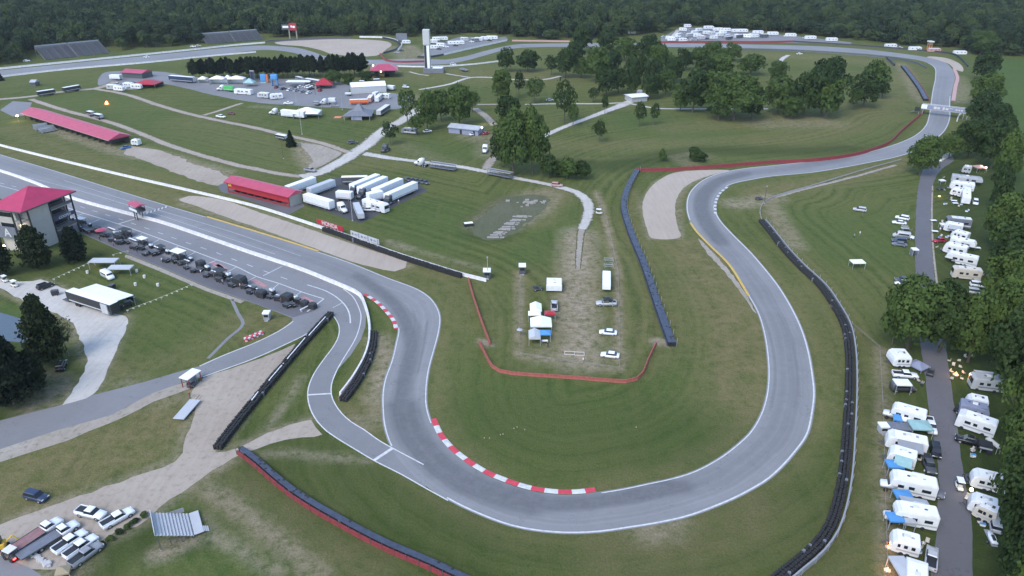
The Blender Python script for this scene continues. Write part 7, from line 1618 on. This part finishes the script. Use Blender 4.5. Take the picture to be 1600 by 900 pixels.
for lab, k_, x, y, sc_, g in [('pit stand with a white canopy nearest the control tower', C_, 128, 351, 1.1, 0), ('fuel rig beside the control tower column', T_, 113, 345, 1, 0), ('white-topped fuel rig next to the first white pit stand', T_, 141, 354, .9, 0), ('pit stand with a black canopy behind the red umbrella', D_, 153, 364, 1, 0), ('white-topped fuel rig after the red umbrella', T_, 181, 368, 1, 0), ('long black-roofed pit stand before the two white ones', D_, 198, 370, 1.3, 0), ('dark pit stand set back toward the grass', D_, 186, 375, 1.0, 0),
        ('pit stand with a white canopy, third along the apron', C_, 224, 383, 1.15, 0), ('white-topped fuel rig beside the third white pit stand', T_, 237, 388, 1, 0), ('grey-topped pit stand in the middle of the apron', D_, 253, 394, 1, 0), ('white-topped fuel rig before the largest pit stand', T_, 263, 397, 1, 0), ('largest pit stand, with a broad white canopy', C_, 281, 407, 1.5, 0), ('white-topped fuel rig after the largest pit stand', T_, 299, 408, .9, 0),
        ('bulky black covered cart after the largest pit stand', Y_, 315, 418, 1.25, 0), ('white-capped fuel rig after the bulky black cart', T_, 325, 423, 1.15, 0), ('tall grey-topped pit stand past the faded red box mark', D_, 346, 435, 1.3, 0), ('white fuel rig beside the tall grey-topped pit stand', T_, 358, 436, 1.4, 0), ('huge black covered cart past the white fuel rig', Y_, 376, 446, 1.6, 0), ('black covered cart standing tall before the last fuel rigs', Y_, 410, 464, 1.15, 0), ('white-topped fuel rig near the end of the apron', T_, 426, 460, 1.2, 0),
        ('black covered cart with a bent canopy near the apron end', Y_, 450, 472, 1.4, 0), ('white fuel rig last along the apron', T_, 462, 471, 1.2, 0), ('dark covered cart at the very end of the apron', Y_, 477, 479, 1.0, 0), ('black cart lying out at the apron end beside the white rail', Y_, 489, 482, .9, 0)]:
    k_.spawn(lab, {'pit_stand': 'pit stand', 'fuel_rig': 'fuel rig', 'covered_cart': 'cart'}[k_.name], G(x, y), pr + rnd.uniform(-.15, .15), PS, (sc_ * .9, sc_ * .9, sc_ * .88))
for i in range(48):
    t = (i + rnd.random() * .8) / 48; x = 122 + t * 350; y = 352 + t * 124 + 4 + rnd.uniform(-3, 8) * (.6 + t * .6)
    E_.spawn('low black equipment cart among the pit stands along the apron', 'cart', G(x, y), pr + rnd.uniform(-.4, .4), 'black equipment carts on the pit apron', (rnd.uniform(.7, 1.3), rnd.uniform(.7, 1.2), rnd.uniform(.55, 1.1)))
for i in range(22):
    t = (i + rnd.random()) / 22; x = 135 + t * 335; y = 362 + t * 118 + rnd.uniform(0, 8)
    person((x, y), 'crew member on foot among the dark carts on the pit apron', 'crew members on the pit apron')
bm = bmesh.new(); o = thing('umbrella', 'red and white umbrella over the pit apron', 'umbrella', G(160,369)); part(o, 'canopy', lambda bm: tube(bm, (0, 0, 2.3), (0, 0, 2.9), 1.9, .1, 12), 'pink_roof'); part(o, 'pole', lambda bm: tube(bm, (0, 0, 0), (0, 0, 2.4), .04, .04, 6), 'steel'); part(o, 'base', lambda bm: tube(bm, (0, 0, 0), (0, 0, .12), .35, .3, 10), 'dark_grey')
for i, (x, y) in enumerate([(175,362),(208,379),(245,391),(290,411),(338,430),(368,441),(395,454),(418,461),(440,469)]):
    o = thing('pit_wall_board', 'low white-topped board beside the pit carts', 'board', G(x, y - 2), pr, 'low white-topped boards along the pit boxes'); part(o, 'top', bxf(-2.2, 2.2, -.25, .25, .7, .8), 'white_roof'); part(o, 'panel', bxf(-2.1, 2.1, -.05, .05, 0, .69), 'dark_grey')
o = thing('barrier_rail', 'white rail across the end of the pit apron', 'rail', G(480,483), head(G(473,487), G(491,478))); part(o, 'beam', bxf(-2.4, 2.4, -.12, .12, .7, .95), 'white_paint'); 
for x in (-2, 2): part(o, 'leg', bxf(x - .1, x + .1, -.3, .3, 0, .69), 'steel')
# red and white tyre bundle
A = G(397,527); o = thing('tyre_bundle', 'bundle of red and white tyres beside the service road', 'tyre bundle', A, head(G(384,533), G(412,521)))
for i in range(7):
    for j in range(2):
        for z in range(2): part(o, 'tyre', lambda bm: tube(bm, (-2.3 + i * .75, -.4 + j * .75, z * .4), (-2.3 + i * .75, -.4 + j * .75, z * .4 + .36), .36, .36, 9), 'kerb_red' if (i + j + z) % 2 else 'line')
# ================================================================== LEFT LAWN AND YARD
o = hauler('big black race hauler with a white expanded roof on the gravel yard', (178,474), (108,452), 'black', 'white_roof', 2.7, 3.9, None, 'race_hauler', 'trailer', None, None, 'silver')
A, B = G(170,455, 3.5), G(110,448, 3.5); L = (G(178,474,3.9) - G(108,452,3.9)).length
part(o, 'awning', lambda bm: ring_loft(bm, [[(-L * .38, 1.36, 3.75), (L * .46, 1.36, 3.75), (L * .46, 1.36, 3.85), (-L * .38, 1.36, 3.85)], [(-L * .38, 6.6, 3.2), (L * .46, 6.6, 3.2), (L * .46, 6.6, 3.3), (-L * .38, 6.6, 3.3)]]), 'white_roof')
for x in (-L * .37, 0, L * .45): part(o, 'awning_post', bxf(x - .06, x + .06, 6.5, 6.6, 0, 3.2), 'steel')
part(o, 'tail_lift', bxf(-L / 2 - 2.6, -L / 2 - .1, -1.2, 1.2, .5, .62), 'dark_grey'); part(o, 'slide_wall', bxf(L * .3, L * .44, -1.62, -1.38, .9, 3.7), 'silver')
E_.spawn('black tool cart at the tail of the big black hauler', 'cart', G(87,461), .3); E_.spawn('black tool cart under the far nose of the big black hauler', 'cart', G(188,484), .3)
for i, (x, y) in enumerate([(205,470),(201,478),(176,452)]): E_.spawn(['dark crate beside the nose of the big black hauler', 'dark crate at the lawn corner by the big black hauler', 'dark crate behind the awning of the big black hauler'][i], 'crate', G(x, y), i * .7)
veh(car('white_paint', 'van'), 'white van with dark windows on the lawn beside the flat canopies', (158,428), (181,441), 'van')
canopy_tent('upper flat white canopy on the lawn behind the white van', (165,418), 8.2, 3.2, .0, 'silver', 2.6, .15); canopy_tent('lower flat white canopy on the lawn beside the white van', (191,428), 7, 3.0, .0, 'silver', 2.4, .15)
veh(car('black_gloss', 'suv'), 'black wagon on the gravel yard', (60,454), (83,446)); veh(GK, 'cream golf cart on the gravel yard, outermost of two', (4,438), (13,442), 'golf cart'); veh(GK, 'cream golf cart on the gravel yard, the one nearer the black wagon', (19,446), (28,449), 'golf cart')
veh(car('black_gloss', 'suv'), 'black car in the shade under the pond pine', (93,584), (101,566))
for i, (a, b, c_) in enumerate([((41,583), (52,579), 'white_paint'), ((32,598), (44,593), 'silver'), ((34,614), (50,608), 'white_paint'), ((12,624), (26,616), 'white_paint')]):
    veh(car(c_, 'sedan'), ['white car under the wide low tree, uppermost of the four', 'silver car under the wide low tree', 'white car under the wide low tree nearest the bare patch', 'white car under the wide low tree nearest the service road'][i], a, b)
for i, (x, y) in enumerate([(137,427),(214,425),(212,446),(226,434),(247,447)]):
    o = link('drum', mesh((lambda bm: (tube(bm, (0, 0, 0), (0, 0, .9), .3, .3, 12), tube(bm, (0, 0, .28), (0, 0, .33), .33, .33, 12), tube(bm, (0, 0, .6), (0, 0, .65), .33, .33, 12), bm)[3])(bmesh.new()), 'drum', 'cream')); o.location = G(x, y); tag(o, 'cream drum standing on the lawn near the white van', 'drum', 'cream drums on the lawn'); o.scale = (1.3, 1.3, 1)
o = thing('cargo_sled', 'flat white trailer deck on the grass beside the dirt yard', 'trailer', G(293,643), head(G(282,654), G(302,631))); part(o, 'deck', bxf(-3.6, 3.6, -1.25, 1.25, .55, .72, .03), 'silver'); part(o, 'tongue', bxf(3.6, 5.6, -.08, .08, .5, .6), 'wood')
for x in (-.7, .4):
    for s in (-1, 1): part(o, 'wheel', lambda bm: tube(bm, (x, s * .95, .32), (x, s * 1.2, .32), .32, .32, 10), 'rubber')
person((297,622), 'person in red beside the flat white trailer deck', None, 3); veh(UK, 'dark buggy under the gate canopy', (298,606), (305,598), 'buggy')
# parked work trucks in the dirt yard
veh(car('blue_dark', 'suv'), 'dark blue car on the dry grass', (45,776), (71,783)); 
veh(car('white_paint', 'pickup'), 'white pickup with a black bed facing right at the top of the yard', (121,801), (166,811), 'pickup'); veh(car('white_paint', 'pickup'), 'white pickup set apart at the end of the yard', (163,826), (206,802), 'pickup')
veh(work_truck('white_paint', 'deck_red'), 'white truck with a faded red flat deck', (37,856), (103,812), 'truck'); veh(work_truck('white_paint', 'slate'), 'white truck with a dark flat deck', (57,862), (132,816), 'truck')
veh(car('white_paint', 'pickup'), 'white pickup behind the dark flat deck', (88,866), (133,836), 'pickup'); veh(car('white_paint', 'pickup'), 'white pickup in the second rank of the yard', (106,874), (149,844), 'pickup'); veh(car('grey_paint', 'pickup'), 'grey pickup in the last rank of the yard', (115,886), (156,856), 'pickup')
o = thing('loader', 'small loader with a pale roof and red tail lamps at the yard entrance', 'loader', G(20,872), head(G(26,873), G(10,866)) + math.pi); part(o, 'body', lambda bm: loft(bm, [(-1.5, .75, .5, 1.2), (-.3, .8, .45, 1.3), (1.0, .75, .45, 1.1), (1.4, .6, .5, .9)]), 'black', True); part(o, 'roof', bxf(-.9, .9, -.8, .8, 2.0, 2.12, .03), 'cream')
for x in (-.8, .8):
    for s in (-1, 1): part(o, 'roof_post', bxf(x - .04, x + .04, s * .7 - .04, s * .7 + .04, 1.1, 2.0), 'black'); part(o, 'wheel', lambda bm: tube(bm, (x, s * .6, .4), (x, s * .85, .4), .4, .4, 12), 'rubber')
for s in (-1, 1): part(o, 'taillight', bxf(1.38, 1.46, s * .45 - .22, s * .45 + .22, .7, .95), 'tail')
o = thing('mini_digger', 'yellow machine at the yard entrance on the picture edge', 'digger', G(2,858), .4); part(o, 'body', bxf(-1.2, .9, -.8, .8, .5, 1.5, .12), 'yellow'); part(o, 'cab', bxf(-.6, .5, -.6, .6, 1.52, 2.5, .08), 'glass'); part(o, 'boom', lambda bm: [tube(bm, (.9, 0, 1.2), (2.2, 0, 2.4), .14, .12, 7), tube(bm, (2.2, 0, 2.4), (3.0, 0, .8), .12, .1, 7)] and None, 'yellow')
for s in (-1, 1): part(o, 'track', bxf(-1.2, 1.2, s * .75 - .2, s * .75 + .2, 0, .48, .1), 'rubber')
r3 = random.Random(8)
for i in range(12):
    x, y = 44 + i * 3.0 + r3.uniform(-1, 1), 862 + i * 2.0 + r3.uniform(-2, 2); bm = bmesh.new(); q = r3.uniform(.35, .7); box(bm, -q, q, -q * .8, q * .8, -.1, q * .9, q * .3)
    o = link('boulder', mesh(bm, 'boulder', 'concrete')); o.location = G(x, y); o.rotation_euler = (0, 0, r3.uniform(0, 3)); tag(o, 'grey boulder in the line closing off the truck yard', 'boulder', 'boulders along the truck yard')
canopy_tent('small drab and teal tent at the corner of the truck yard', (101,898), 2.2, 2.0, .3, 'khaki', 1.1, .5, None, 'teal')
for i in range(6):
    x, y = 160 + i * 13, 851 - i * 9
    tree('bush', x, y + 1.5, y - 5, 15, 'low dark scrub bush on the bank below the truck yard', 'scrub bushes along the yard bank', 'bush', 'bush')
GB = 'white marker balls lying on the infield grass'
bm = bmesh.new(); bmesh.ops.create_icosphere(bm, subdivisions=2, radius=.16); bl = mesh(bm, 'marker', 'khaki', True)
for x, y in [(757,685),(765,685),(782,680),(786,679),(803,670),(820,672),(994,668),(808,668)]:
    o = link('marker_ball', bl); p = G(x, y); o.location = (p.x, p.y, .13); tag(o, 'small pale marker ball lying on the infield grass', 'marker', GB)
# ================================================================== LIGHT
w = bpy.data.worlds.new('World'); SC.world = w; w.use_nodes = True
nt = w.node_tree; bg = nt.nodes['Background']
sky = nt.nodes.new('ShaderNodeTexSky'); sky.sky_type = 'NISHITA'; sky.sun_disc = False
SUN_EL, SUN_AZ = R(48), R(215)
sky.sun_elevation = SUN_EL; sky.sun_rotation = SUN_AZ; sky.air_density = 1.0; sky.dust_density = .7; sky.ozone_density = 1.0
nt.links.new(sky.outputs[0], bg.inputs[0]); bg.inputs['Strength'].default_value = .118
sun = bpy.data.objects.new('sun', bpy.data.lights.new('sun', 'SUN')); COL.objects.link(sun)
sun.data.energy = .85; sun.data.angle = R(30); sun.data.color = (1, .96, .9)
d = Vector((math.sin(SUN_AZ) * math.cos(SUN_EL), math.cos(SUN_AZ) * math.cos(SUN_EL), math.sin(SUN_EL)))
sun.rotation_euler = (-d).to_track_quat('-Z', 'Y').to_euler()
SC.view_settings.view_transform = 'Standard'; SC.view_settings.look = 'None'; SC.view_settings.gamma = 1; SC.view_settings.exposure = 1.6
SC.cycles.max_bounces = 5; SC.cycles.diffuse_bounces = 3; SC.cycles.glossy_bounces = 2; SC.cycles.transparent_max_bounces = 4
SC.cycles.use_denoising = True

# evening haze: one closed box of even air round the camera and everything on the ground
bm = bmesh.new(); box(bm, -1500, 1500, -200, 1500, -1.0, 110)
hz = link('haze', mesh(bm, 'haze', [])); hz['kind'] = 'stuff'; tag(hz, 'thin blue evening haze over the whole valley', 'haze')
hm = bpy.data.materials.new('haze'); hm.use_nodes = True; t = hm.node_tree; t.nodes.remove(t.nodes['Principled BSDF'])
v = t.nodes.new('ShaderNodeVolumePrincipled'); v.inputs['Density'].default_value = .00005; v.inputs['Color'].default_value = (.80, .88, 1, 1); v.inputs['Anisotropy'].default_value = .2
t.links.new(v.outputs[0], t.nodes['Material Output'].inputs['Volume']); hz.data.materials.append(hm)
